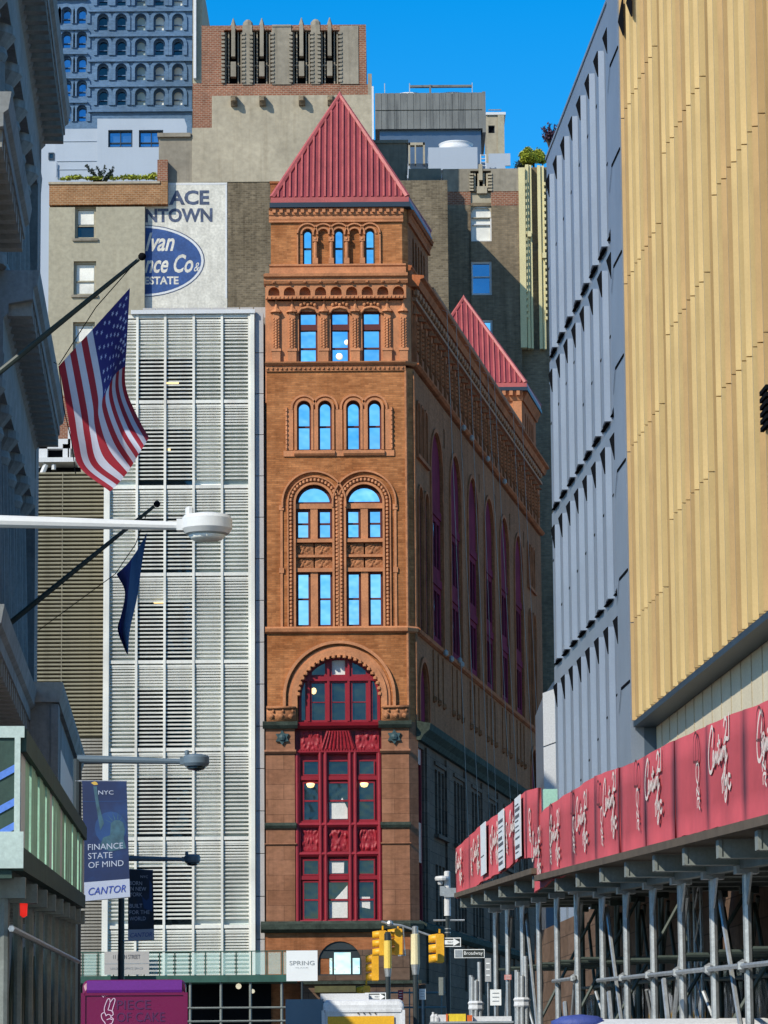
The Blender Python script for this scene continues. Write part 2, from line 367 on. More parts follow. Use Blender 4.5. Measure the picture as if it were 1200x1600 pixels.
# storey of four small round windows
for w in W1: window(*w, .25, M['skyglass'], arched=True, rails=(Z(665),))
for i, (a, b) in enumerate(((0, 1), (2, 3))):
    for j in (a, b):
        x0, x1, z0, z1 = W1[j]; r_ = (x1 - x0) / 2; m2 = MB()
        Fp('window_arch', MB().archband(x0, x1, z0, z1 - r_, .10, 0, -.10), M['terracotta']); m2.archband(x0 - .18, x1 + .18, Z(640), z1 - r_, .08, 0, -.06)
        Fp('window_arch', m2, M['terracotta'])
    x0, x1 = W1[a][0], W1[b][1]
    m2 = MB()
    for xx in ((x0 - .30, x1 + .30) if i == 0 else (x1 + .30,)): m2.box(xx - .14, xx + .14, -.05, 0, Z(703), Z(640))
    for xx in ((x0 - .43,) if i == 0 else (x1 + .43,)):
        m2.tube([(xx, -.05, Z(703)), (xx, -.05, Z(637))], .05, 6)
        for k in range(9): m2.ball((xx, -.09, Z(700) + k * .2), .06, 5)
    m2.box((W1[a][1] + W1[b][0]) / 2 - .12, (W1[a][1] + W1[b][0]) / 2 + .12, -.07, .02, Z(703), Z(640))
    Fp('window_jamb', m2, M['terracotta'])
    Fp('sill', MB().sweepx([(0, Z(712)), (-.10, Z(712)), (-.16, Z(709)), (-.16, Z(705)), (0, Z(703))], x0 - .12, x1 + .12), M['terracotta'])
Fp('sill_course', MB().box(X(443, 708), X(616, 708), -.06, 0, Z(713), Z(704)), M['terracotta'])
# two tall double arches
for (x0, x1, z0, z1) in W2:
    zs = z1 - (x1 - x0) / 2; xm = (x0 + x1) / 2
    m2 = MB(); m2.archband(x0, x1, z0, zs, .09, 0, -.07, 26); Fp('window_arch', m2, M['terracotta'])
    m2 = MB(); path = arch_path(x0 - .20, x1 + .20, z0 + .05, zs, 26)
    L = 0; pts = []                       # evenly spaced foliate beads round the arch
    for (a, b) in zip(path, path[1:]):
        seg = math.dist(a, b); k = L
        while k < seg: pts.append((a[0] + (b[0] - a[0]) * k / seg, a[1] + (b[1] - a[1]) * k / seg)); k += .16
        L = k - seg
    for p in pts: m2.ball((p[0], -.05, p[1]), .085, 5)
    Fp('bead_moulding', m2, M['terracotta'])
    m2 = MB(); m2.archband(x0 - .30, x1 + .30, z0, zs, .05, 0, -.09, 26); m2.archband(x0 - .52, x1 + .52, zs - .2, zs, .07, 0, -.12, 26)
    Fp('hood_moulding', m2, M['terracotta'])
    zl = Z(786); window(x0 + .02, x1 - .02, zl, z1 - .02, .22, M['skyglass'], arched=True, fw=.085)
    Fp('transom', MB().box(x0, x1, .10, .3, Z(794), zl), M['terracotta'])
    for (ya, yb) in ((795, 841), (893, 978)):
        for (a, b) in ((x0 + .02, xm - .17), (xm + .17, x1 - .02)):
            window(a, b, Z(yb), Z(ya), .22, M['skyglass'], rails=(Z((ya + yb) / 2 - 1),), fw=.08)
        Fp('mullion', MB().box(xm - .15, xm + .15, .10, .33, Z(yb), Z(ya)), M['terracotta'])
    Fp('sill', MB().box(x0 - .05, x1 + .05, .0, .3, Z(847), Z(841.5)), M['terracotta'])
    Fp('panel_rail', MB().box(x0, x1, .05, .3, Z(870), Z(866)), M['terracotta']); Fp('panel_rail', MB().box(x0 - .04, x1 + .04, .02, .3, Z(893), Z(887)), M['terracotta'])
    for (ya, yb) in ((848, 866), (870.5, 887)):
        for (a, b) in ((x0, xm - .03), (xm + .03, x1)):
            m2 = MB(); za, zb = Z(yb), Z(ya); nx, nz = 18, 10
            vs = []
            for j in range(nz + 1):
                for i in range(nx + 1):
                    u, v = i / nx, j / nz; e = min(1, 5 * min(u, 1 - u, v, 1 - v))
                    h = .055 * e * abs(math.sin(6.28 * (u * 1.5 + .35 * math.sin(9 * v))) * math.cos(5 * v + 3 * math.sin(7 * u)))
                    vs.append((a + (b - a) * u, .20 - h * 1.6, za + (zb - za) * v))
            m2.add(vs, [(j * (nx + 1) + i, j * (nx + 1) + i + 1, (j + 1) * (nx + 1) + i + 1, (j + 1) * (nx + 1) + i) for j in range(nz) for i in range(nx)])
            Fp('relief_panel', m2, M['tcdark'], smooth=True)
for px in (440, 618):                    # outer jamb pilaster strips of the double arches
    mb = MB(); xx = X(px, 870); mb.box(xx - .05, xx + .05, -.06, 0, zc2, Z(790)); mb.box(xx - .10, xx + .10, -.08, 0, Z(895), Z(887)); mb.box(xx - .10, xx + .10, -.08, 0, Z(797), Z(789))
    Fp('jamb_strip', mb, M['terracotta'])
# string courses and big arch
def course(name, rows, m, xa=-.1, xb=None, side=True, t1=SLEN, sm=None):
    """rows: list of (row, projection) from the bottom up, on the front, the bevel and along the side"""
    prof = [(0, Z(rows[0][0]))] + [(-p, Z(r_)) for r_, p in rows] + [(0, Z(rows[-1][0]))]
    Fp(name, MB().sweepx(prof, xa, XC if xb is None else xb), m)
    if side:
        mb = MB(); n = len(prof)
        q0 = [(XC, y, z) for y, z in prof]; q1 = [(W - y * .65, SY + y * .65, z) for y, z in prof]
        mb.add(q0 + q1, [(i, (i + 1) % n, (i + 1) % n + n, i + n) for i in range(n)]); Fp(name, mb, m)
        S(name, MB().sweepx(prof, -.02, t1), sm or m)
course('string_course', [(989, .05), (987, .16), (982, .20), (979, .10)], M['terracotta'], sm=M['sidetc'])
x0, x1, z0, z1 = big; zs = Z(1089); r0 = (x1 - x0) / 2
m2 = MB(); m2.archband(x0 - .02, x1 + .02, Z(1106), zs, .24, .02, -.12, 32); m2.archband(x0 - .26, x1 + .26, Z(1106), zs, .14, 0, -.05, 32); m2.archband(x0 - .5, x1 + .5, Z(1106), zs, .12, 0, -.17, 32)
Fp('arch_moulding', m2, M['terracotta'])
m2 = MB(); xm = (x0 + x1) / 2
for k in range(23):
    a = math.pi * (k + .5) / 23; rr = r0 - .03
    px, pz = xm - rr * math.cos(a), zs + rr * math.sin(a); m2.ball((px, -.10, pz), .095, 6); m2.box(px - .05, px + .05, -.16, .05, pz - .05, pz + .05)
Fp('arch_teeth', m2, M['terracotta'])
for a, b in ((-.05, X(462, 1115)), (X(597, 1115), XC + .02)):
    m2 = MB().box(a, b, -.12, 0, Z(1127), Z(1107)).sweepx([(0, Z(1107)), (-.2, Z(1107)), (-.2, Z(1104)), (0, Z(1102))], a, b)
    n = int((b - a) / .3)
    for k in range(n):
        c = a + (k + .5) * (b - a) / n; m2.ball((c, -.15, Z(1119)), .11, 6, (1.2, .8, 1)); m2.ball((c + .08, -.15, Z(1111)), .07, 5)
    Fp('impost_block', m2, M['tcdark'], smooth=True)
# the red iron screen: arch head, spandrels, lower windows
def red(name, mb, label=None, m=None): return Fp(name, mb, m or M['rediron'], label)
AX0, AX1 = x0 + .03, x1 - .03; RY = .32
rows_ = [(1033, 1053), (1066, 1095), (1096.5, 1125)]; cols = [(487, 507.5), (518.5, 539), (550.5, 571.5)]
holes = []
def clip_arch(a, b, za, zb, cx, cz, r):
    top = [(xx, min(zb, cz + math.sqrt(max(0, r * r - (xx - cx) ** 2)))) for xx in [b + (a - b) * i / 8 for i in range(9)]]
    top = [(xx, max(za + .02, zz)) for xx, zz in top]
    return [(a, za), (b, za)] + top
ri = r0 - .14
panes = []
for (a, b) in cols:
    panes.append(clip_arch(X(a, 1045), X(b, 1045), Z(1053), Z(1030), xm, zs, ri)); panes.append(rect(X(a, 1095), X(b, 1095), Z(1124), Z(1066)))
panes.append(clip_arch(X(467, 1095) + .1, X(476.5, 1095), Z(1124), Z(1060), xm, zs, ri)); panes.append(clip_arch(X(582, 1095), X(593, 1095) - .1, Z(1124), Z(1060), xm, zs, ri))
outer = arch_path(AX0, AX1, Z(1128), zs, 28)
fr_ = red('arch_window', MB().plate(outer, panes, RY - .06, RY + .06))
g = MB()
part('pane', g.add([(x, RY + .04, z) for x, z in arch_path(AX0 + .05, AX1 - .05, Z(1127), zs, 28)], [tuple(range(31))]), M['darkglass'], fr_)
m2 = MB()
for px in (482, 513, 544.5, 577): m2.box(X(px, 1090) - .05, X(px, 1090) + .05, RY - .14, RY - .06, Z(1126), zs + math.sqrt(max(.01, ri * ri - (X(px, 1090) - xm) ** 2)))
m2.box(AX0, AX1, RY - .15, RY - .06, Z(1063), Z(1056)); 
for (a, b) in cols: m2.box(X(a, 1095), X(b, 1095), RY - .02, RY + .03, Z(1096.6), Z(1095.2))
red('arch_mullion', m2)
part('blind_and_reflection', MB().add([(x, RY + .035, z) for x, z in panes[2]], [tuple(range(len(panes[2])))]), M['blind_and_reflection'], fr_)
BX0, BX1 = X(461.5, 1290), X(596.5, 1290)
red('iron_cornice', MB().sweepx([(.2, Z(1138)), (.0, Z(1138)), (-.12, Z(1134)), (-.16, Z(1129)), (.2, Z(1127))], X(463, 1132), X(596, 1132)))
# spandrel with coarse relief under the arch, and the one between the two storeys
def relief(a, b, za, zb, y, h, seed, nx=26, nz=16, cx=None):
    rr = random.Random(seed); ph = [rr.uniform(0, 6.28) for _ in range(6)]; vs = []
    for j in range(nz + 1):
        for i in range(nx + 1):
            u, v = i / nx, j / nz; c = abs(u - .5) * 2; e = min(1, 7 * min(u, 1 - u, v, 1 - v))
            w_ = math.sin(9 * c + ph[0] + 2 * math.sin(6 * v + ph[1])) * math.sin(7 * v + 3 * math.sin(5 * c + ph[2])) + .6 * math.cos(12 * math.hypot(c - .3, v - .5) + ph[3])
            vs.append((a + (b - a) * u, y - h * e * max(0, w_), za + (zb - za) * v))
    return MB().add(vs, [(j * (nx + 1) + i, j * (nx + 1) + i + 1, (j + 1) * (nx + 1) + i + 1, (j + 1) * (nx + 1) + i) for j in range(nz) for i in range(nx)])
red('bay_backing', MB().box(BX0, BX1, .34, .45, Z(1442), Z(1128)))
for s_, (a, b) in enumerate(((468, 503), (555, 592))):
    Fp('relief_panel', relief(X(a, 1155), X(b, 1155), Z(1171), Z(1141), .26, .07, s_), M['relief'], smooth=True)
m2 = MB().add([(X(510, 1141), .08, Z(1141)), (X(546, 1141), .08, Z(1141)), (X(556, 1171), .2, Z(1170)), (X(500, 1171), .2, Z(1170))], [(0, 1, 2, 3)])
for k in range(9): a = X(512 + k * 4, 1141); b = X(503 + k * 6.2, 1170); m2.tube([(a, .07, Z(1142)), (b, .18, Z(1169))], .045, 5)
red('fluted_panel', m2, m=M['relief'])
m2 = MB()
for (a, b) in ((466, 506), (509.5, 548), (551.5, 592)): pass
for k in range(30): px = 467 + k * 4.3; m2.box(X(px, 1172), X(px, 1172) + .07, .12, .3, Z(1173), Z(1170))
m2.sweepx([(.3, Z(1178)), (.12, Z(1178)), (.04, Z(1175)), (.04, Z(1173)), (.3, Z(1171))], BX0, BX1)
red('iron_course', m2)
for s_, (a, b) in enumerate(((469, 499), (508.5, 547), (559, 591))):
    Fp('relief_panel', relief(X(a, 1312), X(b, 1312), Z(1329), Z(1294), .24, .07, 5 + s_), M['relief'], smooth=True)
    m2 = MB().plate(rect(X(a - 3, 1312), X(b + 3, 1312), Z(1333), Z(1290)), [rect(X(a, 1312), X(b, 1312), Z(1329.5), Z(1293.5))], .17, .3); red('panel_frame', m2)
for (ya, yb) in ((1292, 1285), (1338, 1331), (1446, 1437)):
    red('iron_course', MB().sweepx([(.3, Z(ya)), (.10, Z(ya)), (.03, Z((ya + yb) / 2)), (.08, Z(yb)), (.3, Z(yb))], BX0, BX1))
m2 = MB()
for px in (505, 551.5):
    for dx in (-.11, .11): m2.tube([(X(px, 1310) + dx, .10, Z(1444)), (X(px, 1310) + dx, .10, Z(1175))], .07, 8)
    m2.box(X(px, 1310) - .2, X(px, 1310) + .2, .13, .3, Z(1444), Z(1176))
red('iron_mullion', m2)
for px in (464.5, 593.5): red('iron_jamb', MB().box(X(px, 1310) - .12, X(px, 1310) + .12, .08, .34, Z(1444), Z(1176)).tube([(X(px, 1310), .08, Z(1444)), (X(px, 1310), .08, Z(1176))], .08, 8))
for (ya, yb, up) in ((1187, 1211, 1), (1221, 1282, 0), (1342, 1367, 1), (1376, 1437, 0)):
    red('iron_rail', MB().box(BX0, BX1, .14, .3, Z(yb + 7 if up else yb + 3), Z(yb + (.5 if up else 0))))
    for i, (a, b) in enumerate(((473, 499), (512, 546), (559.5, 586))):
        w = window(X(a, (ya + yb) / 2), X(b, (ya + yb) / 2), Z(yb), Z(ya), .18, M['darkglass'], M['rediron'], rails=() if up else (Z((ya + yb) / 2 - 1),), fw=.055)
        xa, xb, za, zb = X(a, yb) + .08, X(b, yb) - .08, Z(yb) + .09, Z(ya) - .09
        if i == 1:
            if ya == 1221: bl = [(xa, za), (xb, za), (xb, zb - .15), (xa + .45, za + .75), (xa, za + .62)]
            elif ya == 1342: bl = [(xa, za), (xb, za), (xb, zb), (xa, zb)]
            elif ya == 1376: bl = [(xa, za), (xb, za), (xb, zb), (xa, zb)]
            else: bl = None
            if bl: part('blind_and_reflection', MB().add([(x, .262, z) for x, z in bl], [tuple(range(len(bl)))]), M['blind_and_reflection'], w)  # pale sheet painted in for the reflection in the middle panes
        if ya == 1221 and i != 1:
            mb = MB().lathe([(.01, -.17), (.12, -.14), (.17, -.04), (.17, .02), (.02, .04)], (X(485 if i == 0 else 569, 1225), .255, Z(1223.5)), 10)
            part('hanging_globe', mb, M['globe'], w, smooth=True)
        if ya == 1376 and i == 2: part('blind_and_reflection', MB().quad((xa, .262, za + .15), (xb - .12, .262, za + .15), (xb - .12, .262, za + .85), (xa, .262, za + .85)), M['blind_and_reflection'], w)
mb = MB().ball((X(490, 1078), RY + .0, Z(1078)), .12, 8, (1, .4, 1.2)); part('hanging_globe', mb, M['globe'], fr_, smooth=True)
# stone piers either side
for i, (a, b) in enumerate(((415.5, 461), (597, 652))):
    xa, xb = X(a, 1300), X(b, 1300); xb2 = xb if i == 0 else XC
    m2 = MB().box(xa, xb2, 0, .8, Z(1446), Z(1128)) if i == 0 else MB().box(xa, xb2, 0, .8, Z(1446), Z(1128)).add([(XC, 0, Z(1446)), (W + .05, SY, Z(1446)), (W + .05, SY, Z(1128)), (XC, 0, Z(1128))], [(0, 1, 2, 3)])
    Fp('stone_pier', m2, M['brownstone'])
    Fp('pier_cap', MB().sweepx([(0, Z(1138)), (-.12, Z(1138)), (-.22, Z(1133)), (-.24, Z(1128)), (0, Z(1126))], xa - .12, xb2 + .12), M['greencap'])
    for (ya, yb, pr, mm) in ((1177, 1171, .14, 'brownstone'), (1294, 1285, .14, 'greencap'), (1320, 1317, .07, 'brownstone')):
        Fp('pier_course', MB().sweepx([(0, Z(ya)), (-pr * .5, Z(ya)), (-pr, Z((ya + yb) / 2)), (-pr * .8, Z(yb)), (0, Z(yb))], xa - .06, xb2 + .06), M[mm])
    cx, cz = X((441, 616)[i], 1152), Z(1152); st = []
    for k in range(12): a_ = math.pi * k / 6; rr = .31 if k % 2 == 0 else .19; st.append((cx + rr * math.sin(a_), cz + rr * math.cos(a_)))
    Fp('star_ornament', MB().prism(st, -.10, 0).ball((cx, -.12, cz), .15, 8, (1, .5, 1)), M['teal'])
course('base_course', [(1457, .12), (1452, .34), (1444, .36), (1439, .12)], M['greencap'], xa=-.3, t1=SLEN)
aw = q(517, 565, 1490, 1520)
mb = MB().plate(rect(-.12, XC, 0.02, Z(1456)), [rect(X(515, 1500), X(566, 1500), Z(1524), Z(1487))], 0.0, .6)
mb.quad((XC, 0, .02), (W, SY, .02), (W, SY, Z(1456)), (XC, 0, Z(1456)))
Fp('base_wall', mb, M['sidebrick'])
Fp('shopfront', MB().plate(rect(X(485, 1500), X(640, 1500), 0.05, Z(1484)), [arch_path(X(497, 1500), X(565, 1500), Z(1524), Z(1505), 14)], -.09, .1), M['greystone'])
w = Fp('window', MB().plate(arch_path(X(497, 1500), X(565, 1500), Z(1524), Z(1505), 14), [rect(X(500, 1500), X(519, 1500), Z(1522), Z(1497)), rect(X(522, 1500), X(548, 1500), Z(1522), Z(1488)), rect(X(551, 1500), X(562, 1500), Z(1522), Z(1497))], -.03, .05), M['pole'])
part('pane', MB().quad((X(497, 1500), .04, Z(1524)), (X(565, 1500), .04, Z(1524)), (X(565, 1500), .04, Z(1486)), (X(497, 1500), .04, Z(1486))), M['skyglass'], w)
# -- upper storey under the main cornice
mb = MB(); W3 = [(X(a, 525), X(b, 525), Z(567), Z(486)) for a, b in ((467, 496), (516.5, 546), (566, 595))]
mb.plate(rect(X(419, 500), XC - .08, Z(570), Z(470)), [rect(*w) for w in W3], 0.02, .45)
mb.quad((XC - .08, .02, Z(570)), (W - .08, SY, Z(570)), (W - .08, SY, Z(440)), (XC - .08, .02, Z(440)))
mb.box(X(414.5, 500), X(419, 500), .06, 1.4, Z(628), Z(440))
Fp('attic_wall', mb, M['terracotta'])
for i, w in enumerate(W3):
    wd = window(*w, .2, M['skyglass'], rails=(Z(510), Z(543)), fw=.08)
    Fp('transom', MB().box(w[0], w[1], .12, .26, Z(515), Z(506)), M['winwood'])
    if i == 1: part('hanging_globe', MB().ball((X(530, 555), .24, Z(555)), .14, 16, (1, .3, 1)).ball((X(542, 533), .24, Z(533)), .11, 16, (1, .3, 1)), M['whiteglobe'], wd, smooth=True)
    xa, xb = w[0], w[1]; m2 = MB()      # flat ogee head with leaves
    pts = [(xa - .12, w[3] - .12), (xa, w[3] - .05), (xa + .1, w[3] + .1), ((xa + xb) / 2, w[3] + .16), (xb - .1, w[3] + .1), (xb, w[3] - .05), (xb + .12, w[3] - .12)]
    m2.tube([(x, -.05, z) for x, z in pts], .06, 6)
    for k in range(5): m2.ball((xa + .1 + k * (xb - xa - .2) / 4, -.05, w[3] + .26 + .08 * (k % 2)), .085, 6)
    Fp('window_hood', m2, M['terracotta'], smooth=True)
for (a, b) in ((425, 438), (450, 463), (499.5, 513), (548.5, 562), (598.5, 612), (624, 637)):
    xa, xb = X(a, 520), X(b, 520); xc = (xa + xb) / 2; hw = (xb - xa) / 2
    m2 = MB().box(xa, xb, -.14, .02, Z(567), Z(549)).box(xa + .04, xb - .04, -.10, .02, Z(549), Z(488))
    m2.sweepx([(.0, Z(549)), (-.17, Z(549)), (-.14, Z(545)), (0, Z(545))], xa - .03, xb + .03)
    for k in range(11):
        zz = Z(543) + k * .118; m2.ball((xc, -.11, zz), .075, 5); m2.ball((xc - hw * .55, -.10, zz + .05), .045, 4); m2.ball((xc + hw * .55, -.10, zz + .05), .045, 4)
    za, zb = Z(488), Z(467)               # concave pointed finial
    prof = [(hw + .08, 0), (hw + .04, .08), (hw * .55, .18), (hw * .28, .34), (.03, .52)]
    m2.lathe(prof, (xc, -.02, za), 8); m2.ball((xc, -.06, zb + .02), .05, 5)
    Fp('pilaster', m2, M['terracotta'])
# main cornice: leaf band, scalloped arcade, sloping tiles
course('cornice', [(571.5, .02), (571, .12), (568, .22), (566, .24), (565.5, .05)], M['terracotta'], xa=-.08, sm=M['sidetc'])
m2 = MB()
for k in range(30): m2.ball((k * .195 + .03, -.08, Z(576)), .065, 5)
m2.box(-.05, XC, -.07, 0, Z(580), Z(571)); Fp('leaf_band', m2, M['tcdark'])
sx0, sx1 = X(416, 455), XC + .05; n = 9; pit = (sx1 - sx0) / n
mb = MB().plate(rect(sx0, sx1, Z(467), Z(440)), [arch_path(sx0 + (k + .5) * pit - pit * .36, sx0 + (k + .5) * pit + pit * .36, Z(463), Z(458), 10) for k in range(n)], -.22, .1)
mb.quad((sx0, .1, Z(467)), (sx1, .1, Z(467)), (sx1, .1, Z(440)), (sx0, .1, Z(440)))
Fp('scallop_band', mb, M['terracotta'])
m2 = MB().box(sx0 - .02, sx1, -.26, 0, Z(468), Z(464))
for k in range(34): m2.ball((sx0 + .05 + k * (sx1 - sx0) / 34, -.26, Z(466)), .05, 4)
Fp('bead_course', m2, M['terracotta'])
mb = MB().sweepx([(0, Z(445)), (-.30, Z(445)), (-.36, Z(441)), (-.36, Z(437)), (-.48, Z(435)), (-.50, Z(431)), (.35, Z(428)), (.35, Z(445))], X(412.5, 435), XC + .12)
Fp('main_cornice', mb, M['terracotta'])
m2 = MB()
for k in range(9): m2.ball((sx0 + (k + .5) * pit, -.36, Z(443)), .07, 6, (1.2, .8, .8))
Fp('cornice_boss', m2, M['tcdark'])
for k in range(11):                       # sloping capping stones, joints open
    a = X(413, 435) + .05 + k * (XC + .1 - X(413, 435)) / 11
    Fp('capping_stone', MB().sweepx([(-.46, Z(430.6)), (-.46, Z(430.0)), (.22, Z(426.5)), (.22, Z(427.4))], a, a + (XC + .1 - X(413, 435)) / 11 - .03), M['terracotta'])
# -- tower top storey
TX0, TX1 = X(424, 380), X(637.5, 380); TD = 5.9; tz0, tz1 = Z(428), Z(326)
W4 = [(X(a, 385), X(b, 385), Z(413), Z(357.5)) for a, b in ((473, 488), (522, 537), (570.5, 585.5))]; N4 = [(X(a, 385), X(b, 385), Z(412), Z(358)) for a, b in ((497.5, 513), (546.5, 561.5))]
mb = MB().plate(rect(TX0, TX1 - .25, tz0, tz1), [arch(*w, n=10) for w in W4 + N4], .0, .4, )
for w in N4: mb.quad((w[0], .13, w[2]), (w[1], .13, w[2]), (w[1], .13, w[3]), (w[0], .13, w[3]))
mb.quad((TX1 - .25, 0, tz0), (TX1, .25, tz0), (TX1, .25, tz1), (TX1 - .25, 0, tz1))
mb.box(TX0 - .02, TX0, 0.01, TD, tz0, tz1); mb.box(TX0, TX1, TD, TD + .05, tz0, tz1)
Fp('tower_wall', mb, M['brownbrick'])
mb = MB(); th = TD / SD.y
hs_ = [arch(1.25 + k * .8, 1.75 + k * .8, Z(413), Z(358), 8) for k in range(5)]
mb.plate(rect(.0, th, tz0, tz1), hs_, .0, .3)
TSL = (TX1, .25, 0); part('tower_wall', mb, M['sidebrick'], cor, TSL, SRZ)
mb = MB().quad((.1, .2, tz0), (th - .1, .2, tz0), (th - .1, .2, tz1), (.1, .2, tz1)); part('tower_window_infill', mb, M['purple'], cor, TSL, SRZ)
for w in W4: window(*w, .14, M['skyglass'], M['pole'], arched=True, rails=(Z(387),), fw=.06)
for w in W4 + N4:
    m2 = MB(); zs_ = w[3] - (w[1] - w[0]) / 2; Fp('window_arch', MB().archband(w[0] - .02, w[1] + .02, zs_ - .02, zs_, .07, 0, -.05, 10), M['terracotta']); m2.archband(w[0] - .19, w[1] + .19, zs_ - .05, zs_, .06, 0, -.10, 12); Fp('window_arch', m2, M['terracotta'])
zs_ = W4[0][3] - .2
for w in (W4[0], W4[2]):
    xx = w[0] - .25 if w is W4[0] else w[1] + .19
    Fp('jamb_strip', MB().box(xx, xx + .06, -.10, 0, Z(414), zs_), M['terracotta'])
for i in range(4):
    m2 = MB(); a = (W4 + N4); xs = sorted([w for w in a], key=lambda w: w[0]); xx = (xs[i][1] + xs[i + 1][0]) / 2
    m2.tube([(xx, -.06, Z(404)), (xx, -.06, Z(378))], .075, 8); m2.box(xx - .11, xx + .11, -.15, 0, Z(413), Z(404)); m2.box(xx - .11, xx + .11, -.15, 0, Z(378), Z(371)); m2.ball((xx, -.13, Z(374)), .07, 5)
    Fp('colonnette', m2, M['terracotta'])
Fp('tower_sill', MB().sweepx([(0, Z(429)), (-.10, Z(429)), (-.10, Z(418)), (-.16, Z(416)), (-.16, Z(413.5)), (0, Z(412.5))], TX0 - .08, TX1 - .1), M['terracotta'])
part('tower_sill', MB().sweepx([(0, Z(429)), (-.10, Z(429)), (-.10, Z(418)), (-.16, Z(416)), (-.16, Z(413.5)), (0, Z(412.5))], 0, th), M['sidetc'], cor, TSL, SRZ)
for nm, lc, rz_, xa, xb, mm in (('e', (0, 0, 0), 0, TX0 - .1, TX1 - .2, 'terracotta'), ('s', TSL, SRZ, -.05, th + .1, 'sidetc')):
    m2 = MB().sweepx([(0, Z(345)), (-.06, Z(345)), (-.09, Z(342)), (-.09, Z(338)), (-.14, Z(336)), (-.16, Z(329)), (-.26, Z(327)), (0, Z(326.2))], xa, xb); part('eaves_moulding', m2, M[mm], cor, lc, rz_)
    m2 = MB(); k = xa + .15
    while k < xb - .1: m2.box(k, k + .14, -.24, -.05, Z(333.5), Z(327.2)); k += .30
    part('bracket', m2, M[mm], cor, lc, rz_)
    m2 = MB().box(xa, xb, -.10, 0, Z(347.5), Z(345.2)); part('eaves_bead', m2, M[mm], cor, lc, rz_)
EX0, EX1 = X(421.5, 320), X(640.5, 320); EY1 = TD + .35
def tower_roof(parent, x0, x1, y0, y1, z0, z1, ze0, ap=None, dx=0):
    """red seamed pyramid: four faces, seams, hips, eaves board and gutter"""
    ax = (ap if ap is not None else (x0 + x1) / 2) + dx; ay = (y0 + y1) / 2
    part('gutter', MB().slab([(x0, y0), (x1, y0), (x1 + (y1 - y0) * .155, y1), (x0, y1)], ze0, z0 - .06), M['gutter'], parent)
    c = [(x0 + .05, y0 + .05), (x1 - .05, y0 + .05), (x1 + (y1 - y0) * .155 - .05, y1 - .05), (x0 + .05, y1 - .05)]
    part('eaves_board', MB().slab(c, z0 - .06, z0 + .17), M['roofrib'], parent)
    zr = z0 + .17; A = (ax, ay, z1)
    c = [(x + (.06 if k in (0, 3) else -.06), y + (.06 if k < 2 else -.06)) for k, (x, y) in enumerate(c)]
    for k in range(4):
        a, b = c[k], c[(k + 1) % 4]
        part('roof_face', MB().add([(a[0], a[1], zr), (b[0], b[1], zr), A], [(0, 1, 2)]), M['rooftile'], parent)
        va = Vector((a[0], a[1], zr)); vb = Vector((b[0], b[1], zr)); va_ = Vector(A); e = vb - va; L = e.length; nrm = e.cross(va_ - va).normalized()
        if nrm.z < 0: nrm = -nrm
        mid = (va + vb) / 2; up = (va_ - mid)
        if k in (0, 1):
            n = 23
            for i in range(1, n):
                u = i / n; h = (1 - abs(2 * u - 1)) * .965
                p = va + e * u; u0 = (va_ - va).dot(e) / L / L
                top = p + up * h if True else p
                # seam runs straight up the slope from the eaves to the hip
                hipu = u / u0 if u < u0 else (1 - u) / (1 - u0)
                slope = va_ - (va + e * u0); top = p + slope * max(0, hipu - .03)
                w = e.normalized() * .055; o_ = nrm * .085
                part('roof_seam', MB().add([p - w, p + w, p + w * .6 + o_, p - w * .6 + o_, top - w, top + w, top + w * .6 + o_, top - w * .6 + o_],
                     [(0, 1, 2, 3), (4, 7, 6, 5), (0, 3, 7, 4), (3, 2, 6, 7), (2, 1, 5, 6)]), M['roofrib'], parent)
        part('hip_ridge', MB().tube([va, va + (va_ - va) * .5, va_ + Vector((0, 0, .02))], [.13, .12, .09], 6), M['roofrib'], parent)
    part('finial', MB().lathe([(.16, -.35), (.12, 0), (.05, .12), (.01, .2)], A, 8), M['roofrib'], parent)
APZ = P(531, 150, 149).z - f.b
tower_roof(cor, EX0, EX1, -.32, EY1, Z(316.5), APZ, Z(326), P(531, 150, 149).x - f.O)
Fp('chimney', MB().box(X(421, 290), X(434, 290), 1.2, 1.9, Z(330), Z(275)).box(X(420, 290), X(435, 290), 1.15, 1.95, Z(275), Z(271.5)), M['sidebrick'])
